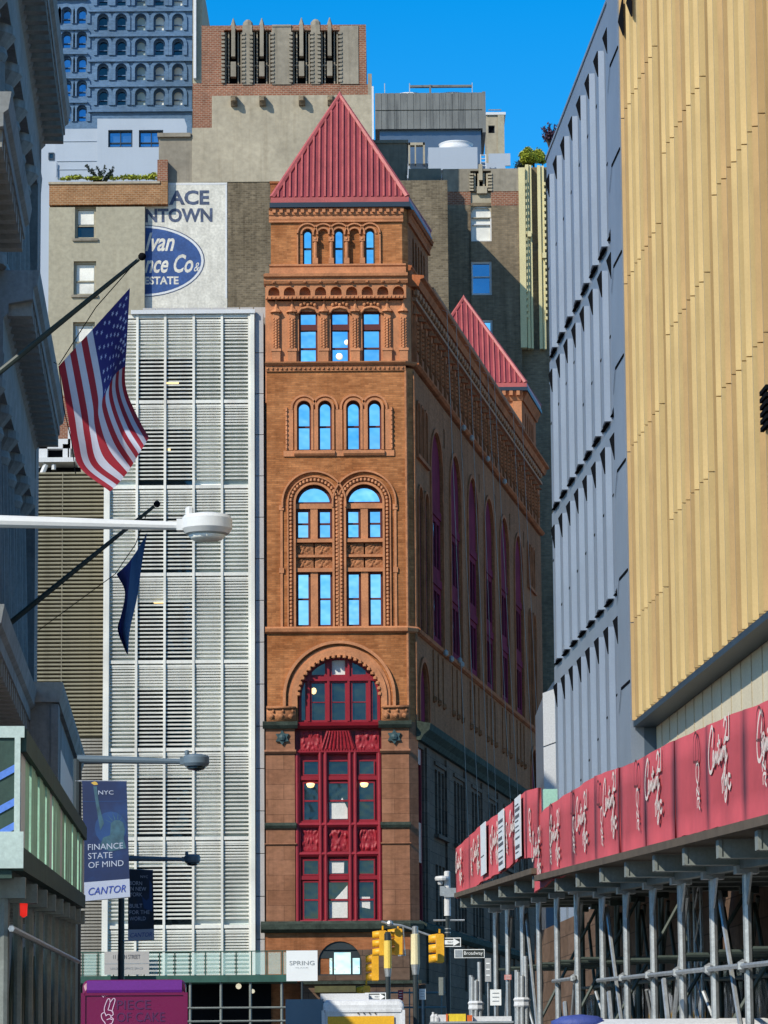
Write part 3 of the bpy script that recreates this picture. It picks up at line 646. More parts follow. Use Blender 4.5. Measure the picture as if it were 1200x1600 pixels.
# -- the long side wall in the shade
def bays(t0, n=6, p=6.0): return [t0 + p * k for k in range(n)]
zA1 = Z(633); zA0 = Z(977)
hol = []; inf = []
for t in bays(4.75): hol.append(arch(t, t + 3.45, zA0, zA1, 16))
tw = []
for tb in (.55, 40.6):
    for k in range(3): tw.append((tb + .1 + k * 1.12, tb + .1 + k * 1.12 + .62, Z(703), Z(622)))
    for k in range(2): tw.append((tb + .25 + k * 1.75, tb + .25 + k * 1.75 + 1.2, Z(977), Z(752)))
hol += [arch(*w, n=10) for w in tw]
sl_ = [(8.95 + 6 * k, 9.3 + 6 * k, Z(640), Z(608)) for k in range(6)]; hol += [rect(*w) for w in sl_]
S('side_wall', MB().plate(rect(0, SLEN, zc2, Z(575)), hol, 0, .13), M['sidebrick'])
for i, t in enumerate(bays(4.75)):
    mb = MB(); zsp = zA1 - 1.725
    mb.plate(arch(t - .02, t + 3.47, zA0 - .02, zA1 + .02, 16), [rect(t + .3 + k * 1.0, t + .3 + k * 1.0 + .8, z_ + .35, z_ + 2.35) for k in range(3) for z_ in (zA0, zA0 + 3.05, zA0 + 6.1) if z_ + 2.35 < zsp], .085, .15)
    w = S('bay_infill', mb, M['purple'])
    part('pane', MB().quad((t, .145, zA0), (t + 3.45, .145, zA0), (t + 3.45, .145, zA1), (t, .145, zA1)), M['darkglass'], w)
    for z_ in (zA0 + 2.6, zA0 + 5.65): S('bay_spandrel', MB().box(t + .02, t + 3.43, .03, .09, z_, z_ + .35), M['purple'])
    S('arch_moulding', MB().archband(t - .03, t + 3.48, zA0, zsp, .16, 0, -.07, 18), M['sidetc'])
for w in tw:
    window(*w, .06, M['darkglass'], M['purple'], arched=True, rails=((w[2] + w[3]) / 2,), put=S, d=.06)
m2 = MB()
for w in tw:
    zs_ = w[3] - (w[1] - w[0]) / 2; m2.archband(w[0] - .02, w[1] + .02, w[2], zs_, .11, 0, -.09, 10)
for tb in (.55, 40.6): m2.box(tb - .1, tb + 3.4, -.14, 0, Z(710), Z(704))
S('window_arch', m2, M['sidetc'])
for w in sl_: window(*w, .05, M['blueglass'], put=S, d=.06)
# attic storey on the side: ranks of pilasters and windows
W5 = []; t = 1.0
while t < SLEN - 1.2: W5.append((t, t + .75, Z(563), Z(490))); t += 1.5
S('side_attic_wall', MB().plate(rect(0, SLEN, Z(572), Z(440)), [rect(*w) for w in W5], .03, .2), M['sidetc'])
for w in W5: window(*w, .12, M['darkglass'], M['purple'], rails=((w[2] + w[3]) / 2,), put=S, d=.07)
pm = None
for k in range(31):
    tt = .1 + 1.5 * k
    if pm is None:
        m2 = MB().box(0, .55, -.14, .03, Z(567), Z(549)).box(.06, .49, -.10, .03, Z(549), Z(488)).lathe([(.33, 0), (.2, .15), (.08, .34), (.02, .52)], (.275, -.02, Z(488)), 6)
        for j in range(7): m2.ball((.275, -.12, Z(543) + j * .19), .10, 4)
        pm = mesh_of('pilaster', m2, M['sidetc'])
    o = part('pilaster', pm, None, cor, (SL[0] + SD.x * tt, SL[1] + SD.y * tt, 0), SRZ)
m2 = MB()
for k in range(60): m2.ball((.2 + k * .78, -.12, Z(455)), .26, 5, (1, .6, .8))
m2.box(0, SLEN, -.14, .03, Z(468), Z(463)); S('scallop_band', m2, M['tcdark'])
S('main_cornice', MB().sweepx([(0, Z(447)), (-.26, Z(447)), (-.34, Z(440)), (-.34, Z(436)), (-.5, Z(434)), (-.5, Z(430)), (.35, Z(427)), (.35, Z(447))], -.15, SLEN + .3), M['sidetc'])
S('parapet', MB().box(th + .1, SLEN - 7.0, .05, .45, Z(429), zpar).box(th + .1, SLEN - 7.0, -.03, .55, zpar, zpar + .12), M['tcdark'])
# arcaded storey and dark stone floors on the side
h2 = [arch(.75, 3.35, zc3 + .1, Z(1026), 14), arch(40.9, 43.8, zc3 + .1, Z(1026), 14)]
S('side_arcade_wall', MB().plate(rect(0, SLEN, zc3, zc2), h2, 0, .2), M['sidebrick'])
S('arch_infill', MB().quad((.5, .14, zc3), (3.6, .14, zc3), (3.6, .14, zc2), (.5, .14, zc2)).quad((40.6, .14, zc3), (44.1, .14, zc3), (44.1, .14, zc2), (40.6, .14, zc2)), M['purple'])
for a in (.75, 40.9): S('arch_moulding', MB().archband(a, a + 2.75, zc3, Z(1026) - 1.35, .22, 0, -.08, 14), M['sidetc'])
for k in range(6):
    t = 4.9 + 6 * k
    for j in range(3): S('hanging_pilaster', MB().box(t + j * 1.5, t + j * 1.5 + .28, -.05, 0, Z(1068), zc2 - .25).ball((t + j * 1.5 + .14, -.03, Z(1072)), .17, 6), M['sidebrick'])
S('green_cornice', MB().sweepx([(0, Z(1156)), (-.18, Z(1156)), (-.30, Z(1148)), (-.55, Z(1140)), (-.6, Z(1130)), (0, Z(1126))], -.1, SLEN), M['greencap'])
h3 = []
for t in bays(4.9):
    for (ya, yb) in ((1184, 1290), (1338, 1438)):
        for k in range(3): h3.append((t + .25 + k * 1.05, t + .25 + k * 1.05 + .72, Z(yb), Z(ya)))
hr = rect(.35, 1.95, Z(1440), Z(1165))
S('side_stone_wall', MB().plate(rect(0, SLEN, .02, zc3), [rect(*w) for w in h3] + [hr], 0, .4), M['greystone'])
for w in h3: window(*w, .2, M['darkglass'], M['gutter'], rails=((w[2] + w[3]) / 2,), put=S)
m2 = MB()
for t in bays(4.9):
    for yy in (1296, 1444): m2.box(t, t + 3.6, -.2, 0, Z(yy), Z(yy - 6))
    m2.box(t, t + 3.6, -.08, 0, Z(1178), Z(1172))
for k in range(8): m2.box(2.6 + 6 * k - .35, 2.6 + 6 * k + .35, -.09, 0, .02, Z(1160))
S('side_sill', m2, M['greystone'])
w = S('iron_bay', MB().plate(rect(.33, 1.97, Z(1442), Z(1163)), [rect(.55, 1.75, Z(1282), Z(1190)), rect(.55, 1.75, Z(1436), Z(1345))], .1, .25), M['rediron'])
part('pane', MB().quad((.4, .22, Z(1440)), (1.9, .22, Z(1440)), (1.9, .22, Z(1170)), (.4, .22, Z(1170))), M['darkglass'], w)
# rear tower
RT0 = 40.3; RTL = side_xy(RT0, .12); rtz0, rtz1 = Z(430), Z(326)
rd = 6.4; mb = MB()
hs_ = [arch(1.3 + k * .85, 1.8 + k * .85, Z(413), Z(358), 8) for k in range(5)]
part('rear_tower_wall', MB().plate(rect(0, rd, rtz0, rtz1), hs_, 0, .3), M['sidetc'], cor, (RTL[0], RTL[1], 0), SRZ)
part('tower_window_infill', MB().quad((.1, .2, rtz0), (rd - .1, .2, rtz0), (rd - .1, .2, rtz1), (.1, .2, rtz1)), M['purple'], cor, (RTL[0], RTL[1], 0), SRZ)
Fp('rear_tower_front', MB().plate(rect(RTL[0] - 6.0, RTL[0], rtz0, rtz1), [], RTL[1], RTL[1] + .4).box(RTL[0] - 6.02, RTL[0] - 6.0, RTL[1] + .01, RTL[1] + 6, rtz0, rtz1), M['terracotta'])
m2 = MB().sweepx([(0, Z(345)), (-.1, Z(345)), (-.16, Z(338)), (-.28, Z(330)), (-.28, Z(327)), (0, Z(326.5))], RTL[0] - 6.1, RTL[0] + .05)
k = RTL[0] - 6
while k < RTL[0]: m2.box(k, k + .18, -.4, -.1, Z(336), Z(327.5)); k += .38
m2.box(RTL[0] - .5, RTL[0] - .02, -.12, 0, rtz0, Z(346)); m2.box(RTL[0] - 1.6, RTL[0] - 1.2, -.12, 0, rtz0, Z(346))
Fp('rear_tower_moulding', m2, M['terracotta'], loc=(0, RTL[1], 0))
part('rear_tower_moulding', MB().sweepx([(0, Z(345)), (-.1, Z(345)), (-.16, Z(338)), (-.28, Z(330)), (-.28, Z(327)), (0, Z(326.5))], 0, rd), M['sidetc'], cor, (RTL[0], RTL[1], 0), SRZ)
tower_roof(cor, RTL[0] - 6.25, RTL[0] + .3, RTL[1] - .4, RTL[1] + 6.4, Z(318), APZ, Z(327))
apx = RTL[0] - 2.9
# ropes let down the side, and lead plates / pigeons spikes on the courses
for i, (ta, tb) in enumerate(((6, 9), (9, 12.5), (13.5, 16), (17, 18), (20, 24), (22.5, 27), (30, 34), (34, 36))):
    a = side_xy(ta, -.62); b = side_xy(tb, -1.0 - .05 * i); zt = ztop - .25
    o = P(0, 0, 1); pts = []
    for k in range(9):
        u = k / 8; pts.append((a[0] + (b[0] - a[0]) * u, a[1] + (b[1] - a[1]) * u, zt + (8.5 - zt) * u - .5 * math.sin(math.pi * u)))
    pts.insert(0, (side_xy(ta, .2)[0], side_xy(ta, .2)[1], zt + .35))
    s0 = pts[1]; mbr = MB().tube([(p[0] + f.O, p[1] + 146, p[2] + f.b) for p in pts], .014, 4)
    solo('rope', mbr, M['rope'], '%s pale rope hung down the shaded side of the brick tower' % ('leftmost', 'second from left', 'third from left', 'fourth from left', 'fourth from right', 'third from right', 'second from right', 'rightmost')[i], 'rope', group='ropes hung down the brick side wall')
for k, (t, zz, d) in enumerate(((7.2, zc2 - .1, .25), (9.0, zc2 - .15, .25), (11.7, zc2 + .1, .25), (12.4, zc2 + .0, .25), (13.6, Z(576), .3), (16.4, Z(575), .3), (22.2, Z(574), .3), (28.8, Z(574), .3))):
    x, y = side_xy(t, -d); S('lead_cap', MB().ball((t, -d, zz), .13, 6, (1, 1, 1.2)), M['stucco'] if False else M['rope'])
# ------------------------------------------------------------------ right-hand street wall: gold and blue-grey metal cladding
M['gold'] = mat('sand_gold_metal_cladding', (.56, .405, .18), .45, .25, var=.12, scale=.5, fine=.04, streak=.15, stain=(.8, .75, .68))
M['tan_joint'] = mat('tan_joint', (.42, .36, .25), .8)
M['gold3'] = mat('gold_fold_shade', (.31, .205, .085), .5, .25, var=.12, fine=.04)  # browner tone that puts fold shading into the cladding colour
M['groove_shade'] = mat('gold_groove_shade', (.19, .125, .05), .5, .3, var=.12, fine=.04)  # groove shade painted in as a dark bronze tone
M['gold2'] = mat('tan_metal_cladding', (.45, .30, .13), .5, .2, var=.14, scale=.6, fine=.04, streak=.2, stain=(.8, .75, .7))
M['bluemetal'] = mat('blue_grey_metal_cladding', (.235, .27, .32), .40, .35, var=.16, scale=.25, fine=.04, streak=.3, stain=(.7, .75, .8))
M['bluedark'] = mat('dark_blue_grey_trim', (.10, .14, .19), .35, .5, var=.1, fine=.03)
M['beige'] = mat('cream_wall_panel', (.60, .53, .38), .8, var=.08, scale=.4, streak=.2, stain=(.75, .68, .6))
K = -.0559
RRZ = math.atan2(-1.0, -K)               # local x runs back towards the camera, local -y faces the street
OY = 75.3; ROX = RW(OY)
RX = Vector((math.cos(RRZ), math.sin(RRZ)))
def ru(Y): return (OY - Y) / -RX.y * 1.0 if False else (Y - OY) / RX.y
base = gz(75)
gold = thing('gold_clad_building', 'tall building clad in vertical sand-gold metal ribs above the long red banner', 'building', (ROX + .42, OY, base), RRZ)
zb = PW(990, 1127, 9.5, K).z - base; GH = 34.0
u_end = ru(18)
part('base_wall', MB().box(0, u_end, .05, 12, 0.02, GH), M['beige'], gold)
m2 = MB(); k = .9
while k < u_end: m2.box(k, k + .03, .035, .06, 0.05, zb + .2); k += 1.2
part('panel_joint', m2, M['tan_joint'], gold)
PROF = [(0, -.26), (.03, -.26), (.03, -.46), (.12, -.48), (.14, -.38), (.46, -.42), (.48, -.24), (.56, -.24), (.58, -.43), (.84, -.38), (.86, -.50), (.93, -.50), (.94, -.36), (1.05, -.34), (1.06, -.22), (1.13, -.22), (1.13, 0.0), (0, 0.0)]
def rib_mesh(h, sfx=1.0):
    n = len(PROF); vs = [(x, y * sfx, 0) for x, y in PROF] + [(x, y * sfx, h) for x, y in PROF]
    b = MB().add(vs, [tuple(range(n - 1, -1, -1)), tuple(range(n, 2 * n))]); b.f += [(i, (i + 1) % n, (i + 1) % n + n, i + n) for i in range(n)]
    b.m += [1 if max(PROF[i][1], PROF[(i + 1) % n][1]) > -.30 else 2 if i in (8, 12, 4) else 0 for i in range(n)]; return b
u = .0; blk = 0; pitch = 1.16; meshes = {}
while u < ru(50):
    for k in range(5):
        z = zb; j = 0
        first = 2.1 + (blk * 7 % 5) * .6
        while z < GH + 4:
            h = first if j == 0 else 3.7
            kk = (round(h, 2), (k + blk) % 3 == 0)
            if kk not in meshes: meshes[kk] = mesh_of('cladding_panel', rib_mesh(h - .022), [M['gold2'] if kk[1] else M['gold'], M['groove_shade'], M['gold3']])
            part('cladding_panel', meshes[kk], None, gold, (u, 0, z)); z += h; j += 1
        u += pitch
    part('block_end', MB().box(u - .03, u + .03, -.42, .05, zb, GH + 4), M['gold2'], gold)
    u += .62; blk += 1
for px, py in ((979, 20), (992, -10)):
    c_ = PW(px, py, 9.5, K); uu = ru(c_.y); zz = c_.z - base; part('vent', MB().prism([(uu - .7, zz), (uu + .1, zz + .3), (uu + .1, zz - .55)], -.53, -.50), M['black'], gold)
part('soffit_trim', MB().box(0, ru(50), -.44, .04, zb - .14, zb - .02), M['gutter'], gold)
# louvre near the right margin
lv = P(1196, 640, 57.5)
m2 = MB()
for k in range(6): m2.box(ru(57.15), ru(56.5), -.56, -.50, lv.z - base - .45 + k * .12, lv.z - base - .38 + k * .12)
part('louvre', m2, M['black'], gold)
# blue-grey part further on
blue = thing('blue_clad_building', 'blue-grey folded metal building next to the gold one with rows of black triangular vents', 'building', (ROX + .15, OY, gz(85)), RRZ)
bz = lambda z: z - gz(85)
UE = ru(92.4)                             # far end (negative u)
def ru2(px): return ru(9.5 / ((px - 600) / F + .0559))
part('wall', MB().box(UE, -.02, .06, 14, .02, bz(26.2)), M['bluedark'], blue)
uc = ru(77.3)
m2 = MB().box(uc + .02, -.03, -.22, .06, .05, bz(26.2)); part('corner_trim', m2, M['bluemetal'], blue)
m2 = MB()
for zz in (24.2, 21.9, 19.6, 17.3, 15.0, 12.6, 10.2):
    m2.box(uc + .5, -.03, -.235, -.215, bz(zz), bz(zz) + .06); m2.add([(uc + .05, -.235, bz(zz) - .5), (uc + .05, -.235, bz(zz) - .44), (uc + .5, -.235, bz(zz) + .06), (uc + .5, -.235, bz(zz))], [(0, 1, 2, 3)])
part('trim_joint', m2, M['black'], blue)
levels = [(20.67, 25.30), (16.60, 20.10), (12.54, 16.00), (5.0, 11.90)]
bands = [(25.30, 26.22), (20.10, 20.67), (16.00, 16.60), (11.90, 12.54)]
for za, zb_ in bands: part('band', MB().box(UE, uc, -.06, .06, bz(za), bz(zb_)).box(UE, uc, -.075, -.05, bz(za) - .02, bz(za) + .03), M['bluemetal'], blue)
PIT = 1.86; npan = int((uc - UE) / PIT)
for li, (za, zb_) in enumerate(levels):
    h = zb_ - za; prof = [(0, -.02), (.50, -.13), (.93, -.05), (1.0, -.16), (1.44, -.19), (1.80, -.20), (1.84, -.02), (1.84, .06), (0, .06)]; n = len(prof)
    mbp = MB().add([(x, y, 0) for x, y in prof] + [(x, y, h) for x, y in prof], [tuple(range(n - 1, -1, -1)), tuple(range(n, 2 * n))] + [(i, (i + 1) % n, (i + 1) % n + n, i + n) for i in range(n)])
    pme = mesh_of('cladding_panel', mbp, M['bluemetal'])
    dash = mesh_of('underside_shade', MB().box(.6, 1.65, -.15, -.07, -.034, -.012), M['black'])  # black dash standing in for the shaded underside of a panel
    tri = mesh_of('vent', MB().prism([(.95, 0), (1.80, 0), (1.80, -.62)], -.222, -.19), M['black'])
    for k in range(npan + 1):
        uu = uc - (k + 1) * PIT
        if uu < UE - .2: break
        part('cladding_panel', pme, None, blue, (uu, 0, bz(za)))
        if za > 6: part('underside_shade', dash, None, blue, (uu, 0, bz(za)))
        part('vent', tri, None, blue, (uu, 0, bz(zb_)))
        jz = za + h * (.35 + .45 * ((k * 29 + li * 13) % 10) / 10)
        if k % 1 == 0: part('seam', MB().box(uu + .95, uu + 1.4, -.175, -.10, bz(jz), bz(jz) + .05), M['black'], blue)
part('parapet_cap', MB().box(UE - .05, uc, -.09, .5, bz(26.22), bz(26.3)), M['bluemetal'], blue)
# white corner past the blue building
wc = PW(849, 1100, 9.9, K); wy = 97.5
wt = thing('white_panel_wall', 'white panelled wall at the far corner just past the blue-grey building', 'wall', (P(867, 1150, wy).x, wy, gz(97)), 0)
xa = P(849, 1150, wy).x - wt.location.x; zt = P(858, 1075, wy).z - gz(97)
part('core', MB().add([(xa, .05, .02), (6, .05, .02), (6, .05, zt + .2), (0, .05, zt + .2), (xa, .05, zt - .25)] + [(xa, 5, .02), (6, 5, .02), (6, 5, zt + .2), (0, 5, zt + .2), (xa, 5, zt - .25)],
     [(0, 1, 2, 3, 4), (9, 8, 7, 6, 5)] + [(i, i + 5, (i + 1) % 5 + 5, (i + 1) % 5) for i in range(5)]), M['bluedark'], wt)
zz = zt - .2; slope = .12
for k, (ya, yb) in enumerate(((1075, 1158), (1160, 1232), (1234, 1310), (1312, 1400))):
    za, zb2 = P(858, yb, wy).z - gz(97), P(858, ya, wy).z - gz(97)
    part('panel', MB().add([(xa, 0, za - .14), (.3, 0, za + .08), (.3, 0, zb2 + .08), (xa, 0, zb2 - .14), (xa, .06, za - .14), (.3, .06, za + .08), (.3, .06, zb2 + .08), (xa, .06, zb2 - .14)],
         [(0, 1, 2, 3), (0, 4, 5, 1), (1, 5, 6, 2), (2, 6, 7, 3), (3, 7, 4, 0)]), M['white'], wt)
# ------------------------------------------------------------------ left: grey stone building with ranks of columns and deep cornices
M['granite'] = mat('weathered_grey_granite', (.21, .22, .215), .85, var=.25, scale=.5, bump=.25, bscale=8, streak=.6, stain=(.4, .4, .4))
M['granite2'] = mat('pale_worn_granite', (.27, .26, .23), .85, var=.3, scale=.8, bump=.3, bscale=8, streak=.4)
LRZ = math.atan2(1.0, K)
gb = 0.8
gran = thing('granite_column_building', 'dark grey stone building with deep cornices and fluted columns carrying the two flagpoles', 'building', (LW(80), 80, gb), LRZ)
ul = lambda Y: (Y - 80) / math.sin(LRZ)
part('wall', MB().box(ul(94), ul(119.5), .9, 7, .02, 46), M['granite'], gran)
part('corner_pier', MB().box(ul(117.6), ul(120), -.02, 3, .02, 46), M['granite'], gran)
def cornice3(zt, ua, ub, pr=.9, brk=True):
    m2 = MB().sweepx([(.92, zt - 3.2), (.0, zt - 3.2), (-.06, zt - 2.4), (-.02, zt - 2.3), (-.02, zt - 1.35), (-.16, zt - 1.2), (-.16, zt - .95), (-pr + .06, zt - .82), (-pr + .06, zt - .5), (-pr - .05, zt - .42), (-pr - .12, zt), (.92, zt)], ua, ub)
    part('cornice', m2, M['granite'], gran)
    if brk:
        m2 = MB(); k = ua + .25
        md = mesh_of('modillion', MB().box(0, .4, -pr + .1, -.02, zt - 1.25, zt - .84), M['granite2'])
        while k < ub - .3: part('modillion', md, None, gran, (k, 0, 0)); k += 1.0
cornice3(35.4 - gb, ul(96), ul(120)); cornice3(24.2 - gb, ul(96.2), ul(117)); cornice3(24.4 - gb, ul(79), ul(90), .95)
cornice3(12.5 - gb, ul(79), ul(110))
fl = []
for k in range(24): 
    a = math.pi * 2 * k / 24
def column(zb_, zt_):
    n = 40; R0, R1 = .78, .66; vs = []; fs = []
    rings = [(0, R0), (.33, R0 * .99), (1, R1)]
    for u_, r_ in rings:
        for k in range(n):
            a = 2 * math.pi * k / n; rr = r_ * (1 - (.075 if k % 2 else 0)); vs.append((rr * math.cos(a), rr * math.sin(a), zb_ + 1.0 + u_ * (zt_ - zb_ - 2.0)))
    for i in range(2):
        for k in range(n): fs.append((i * n + k, i * n + (k + 1) % n, (i + 1) * n + (k + 1) % n, (i + 1) * n + k))
    return MB().add(vs, fs).lathe([(.98, zb_), (.98, zb_ + .3), (.86, zb_ + .4), (.95, zb_ + .7), (.8, zb_ + 1.0)], n=16).lathe([(.66, zt_ - 1.0), (.75, zt_ - .8), (.7, zt_ - .6), (.98, zt_ - .25), (.98, zt_)], n=16)
for (za, zc) in ((12.5 - gb, 21.0 - gb), (24.2 - gb, 32.2 - gb), (35.4 - gb, 45)):
    cm = mesh_of('column', column(za, zc), M['granite'])
    Y = 95.85
    while Y < 118:
        if not (23 < za < 24 and 90 < Y < 95): part('column', cm, None, gran, (ul(Y), .86, 0))
        Y += 3.95
    Y = 97.85
    for k in range(6):
        part('window', MB().box(ul(Y) - .9, ul(Y) + .9, .8, .93, za + 1.2, za + 4.2).box(ul(Y) - .9, ul(Y) + .9, .8, .93, za + 4.8, za + 8.0), M['darkglass'], gran); Y += 3.95
# grey portal block at the far foot of it
por = thing('stone_portal', 'grey stone entrance block with a dark recess at the foot of the column building', 'building', (LW(96.8) , 96.8, gb), LRZ)
part('wall', MB().box(0, 21, -1.5, -.15, .02, 12.2 - gb), M['granite'], por)
part('cornice', MB().sweepx([(-.2, 12.2 - gb), (-1.62, 12.2 - gb), (-1.72, 12.5 - gb), (-1.72, 12.75 - gb), (-.2, 12.75 - gb)], -.15, 21.2), M['granite2'], por)
part('door_recess', MB().box(3, 20.0, -1.56, -1.49, .3, 11.2 - gb), M['bluedark'], por)
part('corner_strip', MB().box(-.06, 1.2, -1.6, -1.4, .02, 12.15 - gb), M['granite'], por)
# ------------------------------------------------------------------ pale louvred building beside the tower
M['slat'] = mat('pale_painted_slat', (.70, .69, .62), .55, var=.22, scale=.35, fine=.06, streak=.5, stain=(.75, .68, .66))
M['palepanel'] = mat('pale_grey_panel', (.44, .43, .42), .6, var=.05, scale=.4, streak=.3)
M['beigeslat'] = mat('beige_louvre_slat', (.26, .235, .16), .7, var=.2, scale=.4, streak=.3)
M['pearl'] = mat('frosted_panel', (.80, .83, .76), .35, var=.22, scale=.22, fine=.03)
M['pearl2'] = mat('dull_frosted_panel', (.55, .60, .55), .35, var=.35, scale=.35, fine=.03)
M['greenpane'] = mat('grey_green_panel', (.36, .41, .37), .25, var=.25, scale=.3, fine=.03)
lf = Fr(146.2, 163, 900, gz(146)); x = lf.x; z = lf.z
lou = thing('louvred_building', 'pale building screened by rows of horizontal white louvres left of the orange brick tower', 'building', lf.loc())
cols_ = [170.5, 213.5, 257.5, 302.5, 347, 390]; rows2 = [490, 623, 756, 892.5, 1029, 1166, 1305, 1443, 1540]
cx_ = [x(c, 900) for c in cols_]; xr = x(413, 900)
part('core_wall', MB().box(-.05, xr + .3, .9, 14, .02, z(488)), M['granite2'], lou)
slm = {}; nsl = 0; rest = MB(); rr = random.Random(3)
for fi in range(len(rows2) - 1):
    ya, yb = rows2[fi], rows2[fi + 1]; z1_, z0_ = z(ya), z(yb)
    part('floor_rail', MB().box(cx_[0] - .2, cx_[-1] + .1, -.10, .1, z1_ - .16, z1_ - .02).box(cx_[0] - .2, cx_[-1] + .1, -.06, .1, z1_ - .30, z1_ - .22), M['slat'], lou)
    for b in range(5):
        a_, b_ = cx_[b] + .05, cx_[b + 1] - .05
        mid = z1_ - (z1_ - z0_) * (.34 + .16 * (fi == 0))
        up = rr.choice((M['pearl'], M['pearl'], M['pearl2'])); lo = (rr.choice((M['pearl'], M['pearl2'])), M['darkglass'], M['darkglass'], rr.choice((M['pearl'], M['pearl'], M['greenpane'])), rr.choice((M['greenpane'], M['pearl2'])))[b]
        if fi >= 4 and b == 2: pass
        part('backing_panel', MB().quad((a_, .13, mid), (b_, .13, mid), (b_, .13, z1_), (a_, .13, z1_)), up if b != 4 else M['greenpane'], lou)
        part('backing_panel', MB().quad((a_, .14, z0_), (b_, .14, z0_), (b_, .14, mid), (a_, .14, mid)), lo, lou)
        w = round(b_ - a_, 3)
        zs_ = []; zz = z1_ - .34
        while zz > z0_ + .10:
            zs_.append(zz); zz -= (.118 if (z1_ - zz) < .95 else .165)
        for zz in zs_:
            if nsl < 296:
                if w not in slm: slm[w] = mesh_of('slat', MB().sweepx([(-.04, -.032), (-.05, .02), (-.02, .036), (.05, .046), (.05, .03), (-.01, .0)], 0, w), M['slat'])
                part('slat', slm[w], None, lou, (a_, rr.uniform(-.006, .006), zz)); nsl += 1
            else: rest.sweepx([(-.04, zz - .032), (-.05, zz + .02), (-.02, zz + .036), (.05, zz + .046), (.05, zz + .03), (-.01, zz)], a_, a_ + w)
part('slat', rest, M['slat'], lou, kind='stuff')
for c in cx_: part('mullion', MB().box(c - .05, c + .05, -.14, .4, z(1540), z(489)), M['slat'], lou)
part('edge_post', MB().box(-.02, .22, -.2, .6, z(1540), z(760)).box(cx_[-1] + .05, cx_[-1] + .22, -.2, .6, z(1540), z(489)), M['slat'], lou)
part('top_rail', MB().box(x(205, 490), cx_[-1] + .25, -.25, .7, z(490), z(484)), M['white'], lou)
zz = z(487)
while zz > 1: part('side_panel', MB().box(cx_[-1] + .25, xr - .02, .02, .5, zz - 1.72, zz), M['palepanel'], lou); zz -= 1.75
for k in range(9):
    a = x(218 + k * 22, 475); part('parapet_panel', MB().box(a, a + .55, 2.0, 2.2, z(492), z(463)), M['palepanel'], lou)
m2 = MB().box(x(258, 590), x(279, 590), .11, .125, z(597), z(592)); part('ceiling_light', m2, M['globe'], lou)
part('ceiling_light', MB().box(x(262, 701), x(266, 701), .11, .125, z(703), z(698)), M['globe'], lou)
part('ceiling_light', MB().box(x(240, 938), x(256, 938), .11, .125, z(940), z(936)), M['globe'], lou)
# beige fine louvre wall to its left
bl = thing('beige_louvre_wall', 'beige wall of fine horizontal louvres left of the pale louvred building', 'wall', (P(48, 900, 147).x, 147, gz(147)))
bx1 = lf.O - bl.location.x - .05; zf = lambda py: P(100, py, 147).z - gz(147)
part('core_wall', MB().box(-1, bx1, .25, 9, .02, zf(738)), M['beigeslat'], bl)
sm_ = mesh_of('slat', MB().sweepx([(0, -.05), (-.07, -.02), (-.07, .05), (.2, .07), (.2, -.05)], -1, bx1), M['beigeslat']); py = 740
while py < 1150: part('slat', sm_, None, bl, (0, 0, zf(py))); py += 6.1
part('post', MB().box(bx1 * .42, bx1 * .42 + .03, -.075, .2, zf(1150), zf(738)).box(-.1, .02, -.12, .2, zf(1150), zf(738)), M['beigeslat'], bl)
m2 = mesh_of('slat', MB().box(-1, bx1, -.05, .26, -.085, .0), M['granite2'])
while py < 1530: part('slat', m2, None, bl, (0, 0, zf(py))); py += 5.0
# ------------------------------------------------------------------ buildings behind
M['stucco'] = mat('tan_stucco', (.38, .335, .245), .9, var=.2, scale=.35, bump=.15, bscale=3, streak=.6, stain=(.7, .66, .6), fine=.12)
M['stucco2'] = mat('grey_tan_stucco', (.27, .24, .185), .9, var=.22, scale=.3, bump=.15, bscale=3, streak=.55, stain=(.5, .48, .44), fine=.12)
M['cream'] = mat('cream_painted_brick', (.36, .33, .24), .9, var=.10, scale=.4, bump=.2, bscale=4, streak=.25, stain=(.75, .7, .62), fine=.12)
M['umber'] = brick('umber_party_brick', (.28, .215, .14), (.20, .155, .105), (.22, .19, .14), .28, .12, .015, .6, .3, .4, pcol=(.6, .6, .58))
M['umber2'] = brick('grey_brown_party_brick', (.22, .18, .12), (.13, .105, .07), (.20, .17, .125), .28, .12, .015, .6, .3, .5, pcol=(.62, .6, .56))
M['redbrick'] = brick('worn_red_brick', (.24, .095, .055), (.19, .075, .045), (.28, .20, .15), .26, .11, .018, .6, .5, .2, pcol=(1.5, 1.5, 1.45))
M['orangebrick'] = brick('orange_parapet_brick', (.33, .165, .075), (.27, .125, .055), (.36, .25, .15), .26, .11, .018, .5, .6, .0)
M['blue_haze_brick'] = brick('blue_grey_brick_with_haze', (.115, .20, .33), (.095, .17, .285), (.12, .19, .27), .3, .11, .012, .5, .2, .0)  # blue-grey brick with far haze and shade put into its colour
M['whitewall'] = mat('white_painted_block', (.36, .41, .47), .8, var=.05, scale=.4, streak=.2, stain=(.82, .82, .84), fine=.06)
M['signwhite'] = mat('old_white_sign_paint', (.64, .62, .54), .9, var=.2, scale=1.2, streak=.2, fine=.15, bscale=8)
M['signblue'] = mat('faded_blue_sign_paint', (.035, .085, .24), .85, var=.22, scale=1.5, fine=.15, bscale=8)
M['signnavy'] = mat('worn_navy_lettering', (.08, .105, .17), .9, var=.5, scale=2.5, fine=.2, bscale=9)
M['pale'] = mat('pale_pilaster_with_sunlight', (.62, .55, .30), .85, var=.08, scale=.5)  # pilaster colour lightened and yellowed to carry sunlight
M['zinc'] = mat('streaked_zinc_sheet', (.17, .175, .165), .6, .3, var=.2, scale=.6, streak=.9, stain=(.25, .27, .3))
